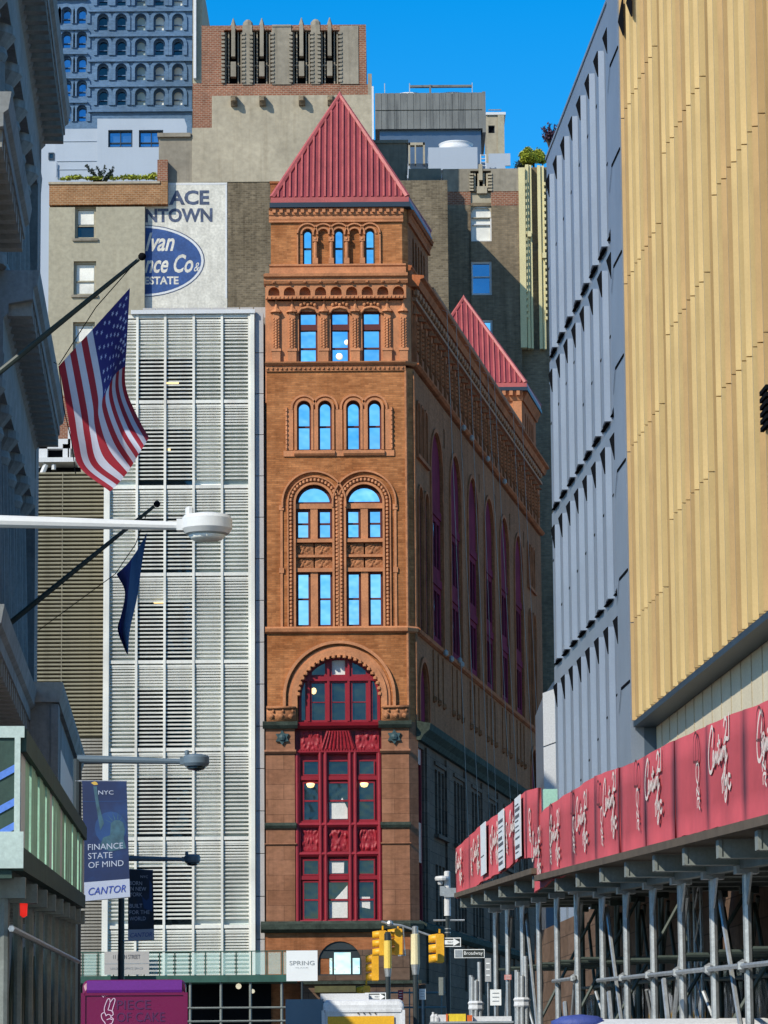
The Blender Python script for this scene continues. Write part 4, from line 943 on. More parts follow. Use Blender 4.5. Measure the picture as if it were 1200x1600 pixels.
class B:                                  # a wall facing the camera at depth Y, described in picture columns/rows
    def __init__(s, name, label, cat, Y, px, py, base=None):
        s.Y = Y; o = P(px, py, Y); s.b = gz(Y) if base is None else base; s.ox = o.x
        s.t = thing(name, label, cat, (o.x, Y, s.b))
    def x(s, px, py): return P(px, py, s.Y).x - s.ox
    def z(s, py, px=600): return P(px, py, s.Y).z - s.b
    def r(s, xa, xb, ya, yb): m = (ya + yb) / 2; return (s.x(xa, m), s.x(xb, m), s.z(yb, (xa + xb) / 2), s.z(ya, (xa + xb) / 2))
    def block(s, name, xa, xb, ya, yb, y0, y1, m, bottom=None):
        a, b, c, d = s.r(xa, xb, ya, min(yb, 1600)); 
        if bottom is not None: c = bottom
        return part(name, MB().box(a, b, y0, y1, c, d), m, s.t)
    def win(s, xa, xb, ya, yb, y, gl, fr, rails=(), mulls=(), arched=False, fw=.12, d=.18, sill=None):
        a, b, c, d_ = s.r(xa, xb, ya, yb); 
        return window(a, b, c, d_, y, gl, fr, arched, [s.z(r_) for r_ in rails], [s.x(m_, (ya + yb) / 2) for m_ in mulls], fw, None, lambda n, mb, mm, label=None: part(n, mb, mm, s.t), d)
# blue-grey tower with arched windows, far behind at the left
b = B('arched_window_tower', 'blue-grey brick tower with rows of arched windows rising behind the white rooftop block', 'building', 250, 75, 100)
hol = []; wl = []
for ry in (-43, -4, 34.5, 73.5, 112.5, 151.5):
    for i, cx in enumerate((161, 189.5, 220, 249, 278)): wl.append((cx - 9, cx + 9, ry - 13, ry + 13, i))
for ry in (-24, 24, 62, 100, 138, 177):
    for i, cx in enumerate((83, 104, 128)): wl.append((cx - 8, cx + 8, ry - 13, ry + 13, 9))
hh = [arch(*b.r(*w[:4]), n=10) for w in wl]
x0, x1 = b.x(20, 80), b.x(300, 80)
part('wall', MB().plate(rect(x0, x1, b.z(330), b.z(-75)), hh, 0, .7).box(x0, x1, .9, 30, .02, b.z(-75)), M['blue_haze_brick'], b.t)
for w in wl:
    gl = M['blueglass'] if w[4] == 9 else (M['darkglass'] if w[4] < 2 else M['greenpane'] if w[4] == 2 else M['blind_and_reflection'])
    if w[4] in (2, 3, 4) and random.random() < .25: gl = M['darkglass']
    window(*b.r(*w[:4]), .35, gl, M['blue_haze_brick'], True, [b.z((w[2] + w[3]) / 2)], (), .12, None, lambda n, mb, mm, label=None: part(n, mb, mm, b.t), .2)
m2 = MB(); m3 = MB()
for ry in (-25, 14, 53, 92, 131.5, 170.5): m2.box(b.x(150 - 12, ry), x1 + .3, -.25, 0, b.z(ry + 2.2), b.z(ry - 1))
for ry in (-5, 43, 81, 119, 157): m2.box(x0, b.x(137, ry), -.3, 0, b.z(ry + 1.5), b.z(ry - 1.5))
for w in wl:
    q_ = b.r(*w[:4]); m3.archband(q_[0], q_[1], q_[2], q_[3] - (q_[1] - q_[0]) / 2, .25, 0, -.12, 10)
part('string_course', m2, M['blue_haze_brick'], b.t); part('window_arch', m3, M['blue_haze_brick'], b.t)
b = B('pale_tower_edge', 'narrow strip of a pale building between the arched-window tower and the red brick top', 'building', 236, 301, 60); b.block('wall', 301, 316, -30, 260, 0, 20, M['cream'], .02); b.block('pilaster', 303, 307, -30, 125, -.5, 0, M['white'])
# white roof-top block
b = B('white_rooftop_block', 'white painted rooftop block with two dark ribbon windows behind the green parapet', 'building', 230, 86, 200)
hh = [rect(*b.r(169, 207, 203, 230)), rect(*b.r(217, 255, 203, 230))]
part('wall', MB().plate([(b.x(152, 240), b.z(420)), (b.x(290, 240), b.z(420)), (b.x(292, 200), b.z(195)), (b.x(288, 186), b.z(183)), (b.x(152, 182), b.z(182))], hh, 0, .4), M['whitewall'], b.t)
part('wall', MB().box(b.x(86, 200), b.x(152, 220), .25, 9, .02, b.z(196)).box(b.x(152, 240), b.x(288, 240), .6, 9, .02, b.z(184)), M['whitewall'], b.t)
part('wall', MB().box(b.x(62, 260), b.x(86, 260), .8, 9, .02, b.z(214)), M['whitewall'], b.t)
for xa, xb in ((169, 207), (217, 255)): b.win(xa, xb, 203, 230, .2, M['blueglass'], M['gutter'], rails=(219,), mulls=((xa + xb) / 2,), fw=.1)
b.win(74, 83, 234, 245, .7, M['darkglass'], M['gutter'], fw=.08, d=.08)
m2 = MB()
for ry in (215, 246, 259): m2.box(b.x(88, ry), b.x(150, ry), .2, .26, b.z(ry + 1), b.z(ry))
m2.tube([(b.x(88, 250), .1, b.z(272)), (b.x(88, 250), .1, b.z(250))], .06, 6); part('ledge', m2, M['whitewall'], b.t)
# cream party wall with windows, orange brick parapet on top
b = B('cream_party_wall_building', 'cream wall with three old sash windows under an orange brick parapet', 'building', 195.55, 76, 400)
wn_ = [(117, 150, 323, 373), (115, 150, 408, 461), (114, 148, 503, 556)]
part('wall', MB().plate(rect(b.x(76, 400), b.x(226, 400), b.z(700), b.z(320)), [rect(*b.r(*w)) for w in wn_], 0, .45).box(b.x(76, 400), b.x(226, 400), .6, 8, .02, b.z(322)), M['cream'], b.t)
for i, w in enumerate(wn_):
    wd = b.win(*w, .22, M['darkglass'] if i == 0 else M['skyglass'], M['cream'], rails=((w[2] + w[3]) / 2,), fw=.13)
    q_ = b.r(*w)
    part('blind_and_reflection', MB().quad((q_[0] + .15, .34, q_[2] + (.9 if i == 0 else .15)), (q_[1] - .15, .34, q_[2] + (.9 if i == 0 else .15)), (q_[1] - .15, .34, q_[3] - .15), (q_[0] + .15, .34, q_[3] - .15)), M['blind_and_reflection'], wd)
    part('sill', MB().box(q_[0] - .12, q_[1] + .12, -.12, .1, q_[2] - .14, q_[2]), M['stucco2'], b.t)
b.block('parapet', 77, 262, 284, 320, -.06, .5, M['orangebrick']); b.block('parapet', 246, 262, 250, 284, -.06, .5, M['redbrick'])
m2 = MB().box(b.x(76, 283), b.x(250, 283), -.14, .55, b.z(284.5), b.z(281.5)); part('coping', m2, M['stucco'], b.t)
b.block('lower_brick', 76, 120, 618, 692, -.04, .3, M['redbrick'])
# roof plants on the parapet
M['leafy'] = mat('yellow_green_leaves', (.30, .33, .03), .7, var=.4, scale=1.5, fine=0)
M['leafd'] = mat('dark_green_leaves', (.025, .04, .022), .7, var=.4, scale=2, fine=0)
M['leafp'] = mat('purple_plum_leaves', (.07, .035, .06), .7, var=.4, scale=2, fine=0)
M['bark'] = mat('dark_bark', (.06, .045, .035), .9)
def leaves(mb, cx, cy, cz, rx, ry, rz, n, s, rnd):
    for _ in range(n):
        while True:
            p = Vector((rnd.uniform(-1, 1), rnd.uniform(-1, 1), rnd.uniform(-1, 1)))
            if p.length < 1: break
        p *= (.55 + .45 * rnd.random()); c = Vector((cx + p.x * rx, cy + p.y * ry, cz + p.z * rz))
        a = Vector((rnd.uniform(-1, 1), rnd.uniform(-1, 1), rnd.uniform(-1, 1))).normalized(); o = a.orthogonal().normalized(); k = s * rnd.uniform(.6, 1.4)
        mb.add([c - a * k, c + o * k * .5, c + a * k, c - o * k * .5], [(0, 1, 2, 3)])
rnd = random.Random(5)
zt = P(165, 281.5, 195.55).z
m2 = MB()
for px, h, n in ((100, 4, 60), (112, 8, 90), (122, 9, 90), (138, 5, 60), (150, 6, 70), (178, 5, 70), (192, 8, 80), (205, 9, 110), (218, 8, 100), (230, 9, 120), (241, 12, 130)):
    c = P(px, 281 - h / 2, 195.75); leaves(m2, c.x, 195.8, c.z, .42, .25, h * .0335 * .62, n, .09, rnd)
solo('parapet_creeper', m2, M['leafy'], 'yellow-green plants spilling along the top of the orange brick parapet', 'plant', kind='stuff')
c = P(158, 270, 196); pt = thing('roof_shrub', 'dark spiky shrub standing up from the planted brick parapet', 'shrub', (c.x, 196, zt - .05))
m2 = MB(); m3 = MB()
for k in range(16):
    e = Vector((rnd.uniform(-.85, .85), rnd.uniform(-.3, .3), rnd.uniform(.25, .95))); m3.tube([(0, 0, 0), e * .5 + Vector((0, 0, .08)), e], [.03, .02, .01], 4)
    for u in (.4, .6, .75, .9, 1.0): leaves(m2, e.x * u, e.y * u, e.z * u, .12, .1, .12, 9, .08, rnd)
part('stem', m3, M['bark'], pt); part('foliage', m2, M['leafd'], pt)
# painted sign wall, brown brick and tall tan wall
b = B('tan_party_wall_building', 'tall tan windowless wall with a painted blue oval advertisement and red brick vented top', 'building', 196, 225, 400)
part('painted_wall', MB().box(b.x(226, 380), b.x(355, 380), 0, 8, .02, b.z(283)), M['signwhite'], b.t)
part('brick_wall', MB().box(b.x(355, 380) + .01, b.x(700, 380), .03, 8, .02, b.z(282)), M['umber2'], b.t)
part('tall_wall', MB().box(b.x(331, 210), b.x(581, 210), -.02, 8, b.z(282.5), b.z(148)).box(b.x(300, 240), b.x(331, 240), -.02, 8, b.z(282.5), b.z(198)), M['stucco'], b.t)
part('step_wall', MB().box(b.x(248, 250), b.x(300, 250), .05, 8, b.z(282.5), b.z(206)).box(b.x(246, 207), b.x(298, 207), -.15, 8, b.z(212), b.z(206)), M['stucco2'], b.t)
part('brick_top', MB().box(b.x(301, 175), b.x(331, 175), .02, 8, b.z(199), b.z(150.1)).box(b.x(301, 140), b.x(575, 140), .02, 8, b.z(150), b.z(131.2)).box(b.x(301, 140), b.x(315, 140), .02, 8, b.z(131.2), b.z(128)), M['redbrick'], b.t)
vt = [(350, 379), (394, 424), (456, 486), (500, 530)]
part('brick_top', MB().plate(rect(b.x(315, 85), b.x(572, 85), b.z(131), b.z(38)), [rect(*b.r(a, c, 47, 131)) for a, c in vt], 0, .9).box(b.x(315, 85), b.x(572, 85), 1.0, 8, b.z(131), b.z(40)), M['redbrick'], b.t)
part('stucco_patch', MB().box(b.x(425, 85), b.x(455, 85), -.05, .02, b.z(131), b.z(40)).box(b.x(531, 85), b.x(560, 85), -.05, .02, b.z(131), b.z(40)).box(b.x(379, 85), b.x(394, 85), -.05, .02, b.z(131), b.z(38)).box(b.x(486, 85), b.x(500, 85), -.05, .02, b.z(131), b.z(38)), M['stucco2'], b.t)
part('stucco_return', MB().box(b.x(575, 140), b.x(581, 140), .0, 8, b.z(150), b.z(115)).add([(b.x(575, 120), .0, b.z(125)), (b.x(581, 120), 0, b.z(125)), (b.x(578, 112), 1, b.z(112))], [(0, 1, 2)]), M['stucco2'], b.t)
for a, c in vt:
    part('vent_void', MB().quad((b.x(a, 90), .7, b.z(131)), (b.x(c, 90), .7, b.z(131)), (b.x(c, 90), .7, b.z(46)), (b.x(a, 90), .7, b.z(46))), M['black'], b.t)
    m = (a + c) / 2; m2 = MB()
    for d in (-12, -7.5, 7.5, 12): m2.box(b.x(m + d, 90) - .035, b.x(m + d, 90) + .035, .2, .5, b.z(131), b.z(47))
    m2.box(b.x(m, 90) - .11, b.x(m, 90) + .11, -.1, .45, b.z(87), b.z(42)); m2.box(b.x(m, 90) - .15, b.x(m, 90) + .15, -.05, .4, b.z(118), b.z(95)); m2.lathe([(.17, 0), (.15, .25), (.07, .5), (.02, .65)], (b.x(m, 42), .1, b.z(43)), 6)
    m2.box(b.x(a, 98), b.x(c, 98), .25, .45, b.z(100), b.z(98))
    part('tracery', m2, M['stucco2'], b.t)
    for side_ in (a - 1.5, c + 1.5):
        m2 = MB()
        for k in range(13): m2.box(b.x(side_, 90) - .1, b.x(side_, 90) + .1, -.12, .1, b.z(128) + k * .235, b.z(128) + k * .235 + .13)
        part('quoin', m2, M['stucco2'], b.t)
m2 = MB()
for px in (387, 493): m2.lathe([(.3, 0), (.28, .25), (.15, .4), (.02, .45)], (b.x(px, 38), .3, b.z(38.5)), 8)
m2.box(b.x(425, 38), b.x(455, 38), -.1, .6, b.z(41), b.z(38)); part('merlon', m2, M['stucco2'], b.t)
for px in (366, 410.5, 472, 517):
    m2 = MB().sweepx([(0, b.z(165)), (-.25, b.z(165)), (-.45, b.z(158)), (-.5, b.z(152)), (0, b.z(150))], b.x(px - 5, 158), b.x(px + 5, 158)).ball((b.x(px, 156), -.5, b.z(157)), .2, 6); part('corbel', m2, M['umber'], b.t)
part('chute_pipe', MB().box(b.x(581, 180), b.x(584, 180), -.05, .3, b.z(218), b.z(135)), M['white'], b.t)
# lettering painted on the wall
sg = b.r(226, 355, 284, 464)
def pl(n, mb, m): return part(n, mb, m, b.t)
pl('sign_border', MB().box(b.x(226, 285), b.x(354, 285), -.012, 0, b.z(286.5), b.z(284)).box(b.x(352, 380), b.x(354.5, 380), -.012, 0, b.z(464), b.z(286)), M['white'])
pl('lettering', text_mb('ACE', b.x(264, 308), b.z(318), b.x(327, 308) - b.x(264, 308), b.z(295) - b.z(318), -.012, bold=.035), M['signnavy'])
pl('lettering', text_mb('NTOWN', b.x(227, 334), b.z(345), b.x(332, 334) - b.x(227, 334), b.z(323) - b.z(345), -.012, bold=.035), M['signnavy'])
cxo, czo = b.x(222, 405), b.z(405); ra_, rb_ = b.x(320, 405) - cxo, b.z(350) - czo
def half(ra, rb, n=24): return [(b.x(226, 405) + .01, czo - rb)] + [(cxo + ra * math.sin(math.pi * i / n), czo - rb * math.cos(math.pi * i / n)) for i in range(1, n)] + [(b.x(226, 405) + .01, czo + rb)]
for ra, rb, yy, mm in ((ra_, rb_ + .05, -.010, 'signnavy'), (ra_ - .06, rb_, -.014, 'white'), (ra_ - .2, rb_ - .12, -.018, 'signblue')):
    p_ = half(ra, rb); pl('sign_oval', MB().add([(x, yy, z_) for x, z_ in p_], [tuple(range(len(p_)))]), M[mm])
W_ = M['signwhite']
pl('lettering', text_mb('lvan', b.x(227, 378), b.z(390), b.x(273, 378) - b.x(227, 378), b.z(361) - b.z(390), -.024, .35, bold=.02), W_)
pl('lettering', text_mb('nce Co', b.x(226, 412), b.z(424), b.x(302, 412) - b.x(226, 412), b.z(395) - b.z(424), -.024, .35, bold=.02), W_)
pl('lettering', text_mb('&', b.x(303, 418), b.z(422), b.x(312, 418) - b.x(303, 418), b.z(408) - b.z(422), -.024, .35), W_)
pl('lettering', text_mb('ESTATE', b.x(226, 436), b.z(442), b.x(279, 436) - b.x(226, 436), b.z(429.5) - b.z(442), -.024, bold=.03), W_)
# small tank and duct on its roof
rt = thing('rooftop_tank', 'grey rooftop water tank and pipe above the vented red brick top', 'tank', (P(396, 40, 204).x, 204, b.z(46) + b.b))
sx = 204 / F
part('tank', MB().lathe([(.98, 0), (.98, .9), (1.0, 1.0)], (-.9, 0, 0), 16).lathe([(1.0, 1.0), (.7, 1.2), (.1, 1.25)], (-.9, 0, 0), 16), M['galv'], rt)
part('cabinet', MB().box(.15, 1.35, -.5, .6, 0, 1.4).box(.3, 1.2, -.3, .4, 1.4, 1.75), M['galv'], rt)
part('duct', MB().tube([(1.35, -.2, 1.05), (1.85, -.2, 1.05), (2.05, -.2, .85), (2.05, -.2, 0)], .2, 10), M['galv'], rt)
m2 = MB()
for k in range(6): m2.tube([(.2 + k * .23, -.55, 1.4), (.2 + k * .23, -.55, 2.1)], .025, 4)
m2.tube([(.1, -.55, 2.1), (1.45, -.55, 2.1)], .03, 4); m2.tube([(.8, -.6, 0), (.8, -.6, 2.3)], .07, 6); part('railing', m2, M['galv'], rt)
# right: brown party wall with white windows
b = B('brown_party_wall_building', 'brown brick wall with white framed windows under a stained concrete top', 'building', 202, 692, 400)
wA = (735, 768, 322, 377); wB = (735.5, 768.5, 408, 461); wC = (738, 770, 499, 552)
part('wall', MB().plate(rect(b.x(692, 450), b.x(814, 450), b.z(760), b.z(318)), [rect(*b.r(*wA)), rect(*b.r(*wB)), rect(*b.r(*wC))], 0, .4).box(b.x(692, 450), b.x(814, 450), .5, 12, .02, b.z(318)), M['umber'], b.t)
part('stucco_arch', MB().plate(rect(*b.r(735, 768, 300, 340)), [arch_path(b.x(736, 320), b.x(767, 320), b.z(340), b.z(336), 12)], .1, .3), M['stucco'], b.t)
vq = b.r(735, 767, 267, 300)
part('concrete_top', MB().plate(rect(b.x(692, 290), b.x(814, 290), b.z(300.5), b.z(265)), [rect(*vq)], -.04, .5).box(b.x(692, 290), vq[0] - .05, .45, 6, b.z(318), b.z(266)).box(vq[1] + .05, b.x(814, 290), .45, 6, b.z(318), b.z(266)), M['stucco2'], b.t)
part('brick_band', MB().box(b.x(692, 310), vq[0], -.02, .5, b.z(321), b.z(300.5)), M['redbrick'], b.t); part('brick_band', MB().box(vq[1], b.x(814, 310), -.02, .5, b.z(323), b.z(300.5)), M['redbrick'], b.t)
part('vent_void', MB().quad((vq[0], .44, vq[2]), (vq[1], .44, vq[2]), (vq[1], .44, vq[3]), (vq[0], .44, vq[3])), M['black'], b.t)
m2 = MB()
for px in (742, 747.5, 756, 761): m2.box(b.x(px, 284) - .05, b.x(px, 284) + .05, .1, .35, vq[2], vq[3] - .1)
m2.box(b.x(751, 284) - .11, b.x(751, 284) + .11, -.1, .3, b.z(283), b.z(258)); m2.box(b.x(753, 300) - .3, b.x(753, 300) + .3, -.15, .2, b.z(304), b.z(293))
for px in (736.5, 765.5):
    for k in range(6): m2.box(b.x(px, 284) - .12, b.x(px, 284) + .12, -.12, .1, vq[2] + .05 + k * .19, vq[2] + .16 + k * .19)
part('tracery', m2, M['stucco'], b.t)
wd = b.win(*wA, .12, M['blind_and_reflection'], M['white'], rails=(351,), fw=.08, arched=False)
wd = b.win(*wB, .12, M['blueglass'], M['white'], rails=(433,), fw=.13)
wd = b.win(*wC, .12, M['skyglass'], M['white'], rails=(527,), fw=.13)
m2 = MB()
for px, w_ in ((735, .06), (690.5, .12)): m2.box(b.x(px, 420), b.x(px, 420) + w_, -.08, 0, b.z(600), b.z(322))
part('brick_joint', m2, M['umber2'], b.t)
part('set_back_wall', MB().box(b.x(640, 400), b.x(691, 400), 1.4, 12, .02, b.z(285)).box(b.x(640, 400), b.x(691, 400), 1.3, 12, b.z(285), b.z(255)), M['stucco2'], b.t)
part('set_back_brick', MB().box(b.x(560, 400), b.x(691, 400), 1.25, 1.4, .02, b.z(284)), M['umber2'], b.t)
part('stucco_step', MB().box(b.x(584, 240), b.x(636, 240), 1.6, 9, b.z(290), b.z(212)).box(b.x(582, 211), b.x(638, 211), 1.5, 9, b.z(213), b.z(208)), M['stucco2'], b.t)
m2 = MB()                                 # white glazed bay glimpsed behind the tower
m2.box(b.x(666, 430), b.x(694, 430), -.35, 1.2, b.z(490), b.z(392)); 
for k in range(5): m2.ball((b.x(668 + k * 5.5, 390), -.3, b.z(388)), .22, 6)
part('white_bay', m2, M['white'], b.t)
m2 = MB()
for k in range(8): m2.box(b.x(668, 400), b.x(693, 400), -.39, -.34, b.z(400 + k * 11), b.z(399 + k * 11))
for k in range(4): m2.box(b.x(672 + k * 6, 430), b.x(672 + k * 6, 430) + .05, -.38, -.34, b.z(490), b.z(396))
part('bay_bar', m2, M['stucco'], b.t)
# corner pilasters and dark lower walls right of it
m2 = MB()
for xa, xb, y_ in ((812, 822, -.1), (823, 828, .1), (829, 832.5, .2), (842, 847, .3), (848, 852.5, .4)):
    m2.box(b.x(xa, 420), b.x(xb, 420), y_, y_ + .6, b.z(545), b.z(264 if xa < 820 else 258))
for k in range(22): m2.box(b.x(822, 420), b.x(824.5, 420), -.05, .2, b.z(288 + k * 10), b.z(283 + k * 10)); m2.box(b.x(852, 420), b.x(854.5, 420), .2, .6, b.z(290 + k * 10), b.z(285 + k * 10))
m2.box(b.x(825, 420), b.x(831, 420), -.15, .3, b.z(372), b.z(364)); m2.box(b.x(848, 420), b.x(854, 420), .1, .6, b.z(404), b.z(396)); part('pilaster', m2, M['pale'], b.t)
part('corner_wall', MB().box(b.x(812, 420), b.x(875, 420), .75, 14, .02, b.z(258)), M['umber'], b.t)
# lower buildings glimpsed in the gap to the right of the tower
b = B('low_brick_building', 'orange brick and dark walls with one small window glimpsed past the far red roof', 'building', 205, 826, 560)
part('wall', MB().plate(rect(b.x(826, 560), b.x(880, 560), b.z(640), b.z(542)), [rect(*b.r(833, 843, 556, 568))], .02, .4).box(b.x(826, 560), b.x(880, 560), .5, 2.5, .02, b.z(542)), M['orangebrick'], b.t)
b.win(833, 843, 556, 568, .2, M['black'], M['gutter'], fw=.05)
b.block('dark_wall', 770, 834, 548, 640, .05, 2.4, M['greystone'], .02); b.block('ledge', 768, 834, 546, 550, -.1, 2.4, M['gutter'])
part('dark_wall', MB().box(b.x(813, 600), b.x(851, 600), -.6, .0, .02, b.z(588)), M['umber'], b.t)
m2 = MB()
for px in (820, 843): m2.archband(b.x(px - 7, 590), b.x(px + 7, 590), b.z(600), b.z(594), .15, 0, -.75, 10)
part('arched_coping', m2, M['greystone'], b.t)
b = B('cream_walkup_building', 'narrow cream building with tall windows in the gap beside the far tower', 'building', 209, 846, 700)
hh = [rect(*b.r(a, c, 705, 745)) for a, c in ((846, 849.5), (852, 855.5), (857.5, 861))] + [rect(*b.r(a, c, 830, 890)) for a, c in ((850, 853.5), (856, 860))]
part('wall', MB().plate(rect(b.x(838, 700), b.x(880, 700), b.z(1300), b.z(655)), hh, 0, .4).quad((b.x(838, 700), .35, b.z(1300)), (b.x(880, 700), .35, b.z(1300)), (b.x(880, 700), .35, b.z(655)), (b.x(838, 700), .35, b.z(655))), M['stucco2'], b.t)
for a, c, d, e in ((846, 849.5, 705, 745), (852, 855.5, 705, 745), (857.5, 861, 705, 745), (850, 853.5, 830, 890), (856, 860, 830, 890)): b.win(a, c, d, e, .2, M['darkglass'], M['gutter'], fw=.03)
part('cornice', MB().box(b.x(836, 650), b.x(880, 650), -.5, 1, b.z(658), b.z(648)), M['stucco2'], b.t)
fe = thing('fire_escape', 'dark iron fire escape in the narrow gap beside the brick tower', 'fire escape', (P(848, 900, 208).x, 208, P(848, 1080, 208).z))
m2 = MB(); zz = lambda py: P(848, py, 208).z - fe.location.z; xx = lambda px: P(px, 900, 208).x - fe.location.x
for py in (872, 960, 1070):
    part('landing', MB().box(0, xx(866), -.4, .9, zz(py), zz(py - 4)), M['gutter'], fe)
    m2 = MB()
    for k in range(7): m2.tube([(xx(849 + k * 2.6), -.4, zz(py)), (xx(849 + k * 2.6), -.4, zz(py - 34))], .025, 4)
    m2.tube([(0, -.4, zz(py - 34)), (xx(866), -.4, zz(py - 34))], .03, 4); part('railing', m2, M['gutter'], fe)
    part('ladder', MB().tube([(xx(852), 0, zz(py + 80)), (xx(862), 0, zz(py))], .05, 4).tube([(xx(854), 0, zz(py + 80)), (xx(864), 0, zz(py))], .05, 4), M['gutter'], fe)
# rooftop machines
b = B('cooling_tower', 'large grey streaked rooftop cooling tower with fan stacks on top', 'cooling tower', 235, 586, 190, P(600, 300, 235).z)
m = b.r(586, 756, 145, 201)
k = 0; a = m[0]
while a < m[1] - .1:
    w = min(.44, m[1] - a); part('casing_panel', MB().box(a + .012, a + w - .012, 0, .08, b.z(172), m[3]).box(a + .012, a + w - .012, .02 * (k % 2), .08, m[2], b.z(173.5)), M['zinc'], b.t); a += .44; k += 1
part('casing', MB().box(m[0], m[1] - .02, .09, 6, m[2], m[3] - .03).box(m[1] - .1, m[1] + .12, -.05, 6, m[2] - .3, m[3] + .05), M['zinc'], b.t)
part('plinth', MB().box(m[0] + .3, m[1] - .2, .4, 6, -1, m[2]), M['bluedark'], b.t)
for px in (640, 708): part('fan_stack', MB().lathe([(1.45, 0), (1.2, .35), (1.15, .5), (1.05, .5)], (b.x(px, 143), 2.5, m[3] - .05), 20), M['white'], b.t, smooth=True)
part('gantry', MB().box(b.x(640, 130), b.x(738, 130), 1, 1.3, b.z(130), b.z(127)).box(b.x(640, 130), b.x(738, 130), 4, 4.3, b.z(146), b.z(128)).box(b.x(671, 130), b.x(674, 130), .9, 1.2, b.z(147), b.z(127)), M['zinc'], b.t)
m2 = MB()
for px in (601, 640, 738): m2.tube([(b.x(px, 140), .4, m[3]), (b.x(px, 140), .4, m[3] + .8)], .04, 4)
part('railing', m2, M['galv'], b.t)
b = B('white_air_unit', 'white boxed rooftop air unit with a round fan hood and ladder below the cooling tower', 'air conditioner', 216, 668, 250, P(600, 300, 216).z)
part('cabinet', MB().box(*b.r(669, 746, 232, 250)[:2], 0, 3, b.z(266), b.z(231)), M['whitewall'], b.t)
part('fan_hood', MB().lathe([(1.12, 0), (1.12, .3), (1.06, .33), (1.06, .5), (1.1, .55), (.95, .62), (.1, .62)], (b.x(713, 222), 1.4, b.z(231.5)), 24), M['white'], b.t, smooth=True)
m2 = MB()
for px in (751, 759): m2.tube([(b.x(px, 255), -.1, b.z(275)), (b.x(px, 255), -.1, b.z(243))], .04, 4)
for k in range(6): m2.tube([(b.x(751, 255), -.1, b.z(272 - k * 5.5)), (b.x(759, 255), -.1, b.z(272 - k * 5.5))], .035, 4)
part('ladder', m2, M['white'], b.t)
m2 = MB().box(b.x(638, 223), b.x(664, 223), 0, .5, b.z(227), b.z(223)).box(b.x(638, 240), b.x(641, 240), 0, .5, b.z(256), b.z(223)).box(b.x(661, 240), b.x(664, 240), 0, .5, b.z(256), b.z(223)).box(b.x(648, 240), b.x(650, 240), 0, .5, b.z(256), b.z(227))
part('frame', m2, M['stucco'], b.t)
part('base', MB().box(b.x(636, 260), b.x(790, 260), .6, 3, b.z(275), b.z(252)), M['whitewall'], b.t)
b = B('beige_roof_hut', 'small beige rooftop hut with one dark window right of the cooling tower', 'hut', 260, 762, 220, P(600, 300, 260).z)
part('wall', MB().plate(rect(*b.r(760, 788, 179, 262)), [rect(*b.r(763, 773, 196, 208))], 0, .4).box(*b.r(760, 788, 179, 262)[:2], .5, 4, b.z(300), b.z(180)), M['stucco'], b.t)
b.win(763, 773, 196, 208, .15, M['black'], M['gutter'], fw=.05); b.block('coping', 759, 790, 176, 180, -.15, 4, M['white']); b.block('pier', 778, 788, 180, 242, -.12, 0, M['cream'])
m2 = MB().tube([(b.x(763, 174), 0, b.z(173)), (b.x(783, 174), 0, b.z(173))], .05, 4); part('railing', m2, M['galv'], b.t)
b.block('corrugated_screen', 763, 797, 243, 262, -.6, -.4, M['whitewall'])
# roof garden at the right
def crown(name, label, cat, px, py, Y, rx, rz, m, n, s, spiky=False):
    c = P(px, py, Y); t_ = thing(name, label, cat, (c.x, Y, c.z - rz * 1.3)); m2 = MB(); m3 = MB()
    if spiky:
        for k in range(16):
            e = Vector((rnd.uniform(-1, .9) * rx, rnd.uniform(-.6, .6), rz * rnd.uniform(1.0, 2.5))); m3.tube([(0, 0, 0), e * .55 + Vector((0, 0, .2)), e], [.06, .035, .012], 5)
            for u in (.55, .7, .85, 1): leaves(m2, e.x * u, e.y * u, e.z * u, .16, .16, .16, 10, s, rnd)
    else:
        m3.tube([(0, 0, -.3), (.05, 0, rz), (0, 0, rz * 1.6)], [.09, .06, .03], 6)
        for k in range(26):
            a_ = rnd.uniform(0, 6.28); u = math.sqrt(rnd.random()); h = rnd.uniform(-.7, .8)
            w_ = math.sqrt(max(.05, 1 - h * h)); leaves(m2, rx * .8 * u * w_ * math.cos(a_), .8 * u * math.sin(a_), rz * 1.3 + rz * .8 * h, .34, .34, .26, n // 26, s, rnd)
    part('trunk', m3, M['bark'], t_); part('foliage', m2, m, t_)
crown('round_bush', 'rounded yellow-green bush on the roof right of the cooling tower', 'bush', 833, 245, 204, .85, .5, M['leafy'], 5200, .085)
crown('round_bush', 'low dark green bush at the left foot of the yellow-green roof bush', 'bush', 815, 258, 205, .4, .22, M['leafd'], 420, .08)
crown('plum_tree', 'small purple-leaved tree on the roof against the blue sky', 'tree', 858, 212, 206, 1.0, .55, M['leafp'], 0, .085, True)
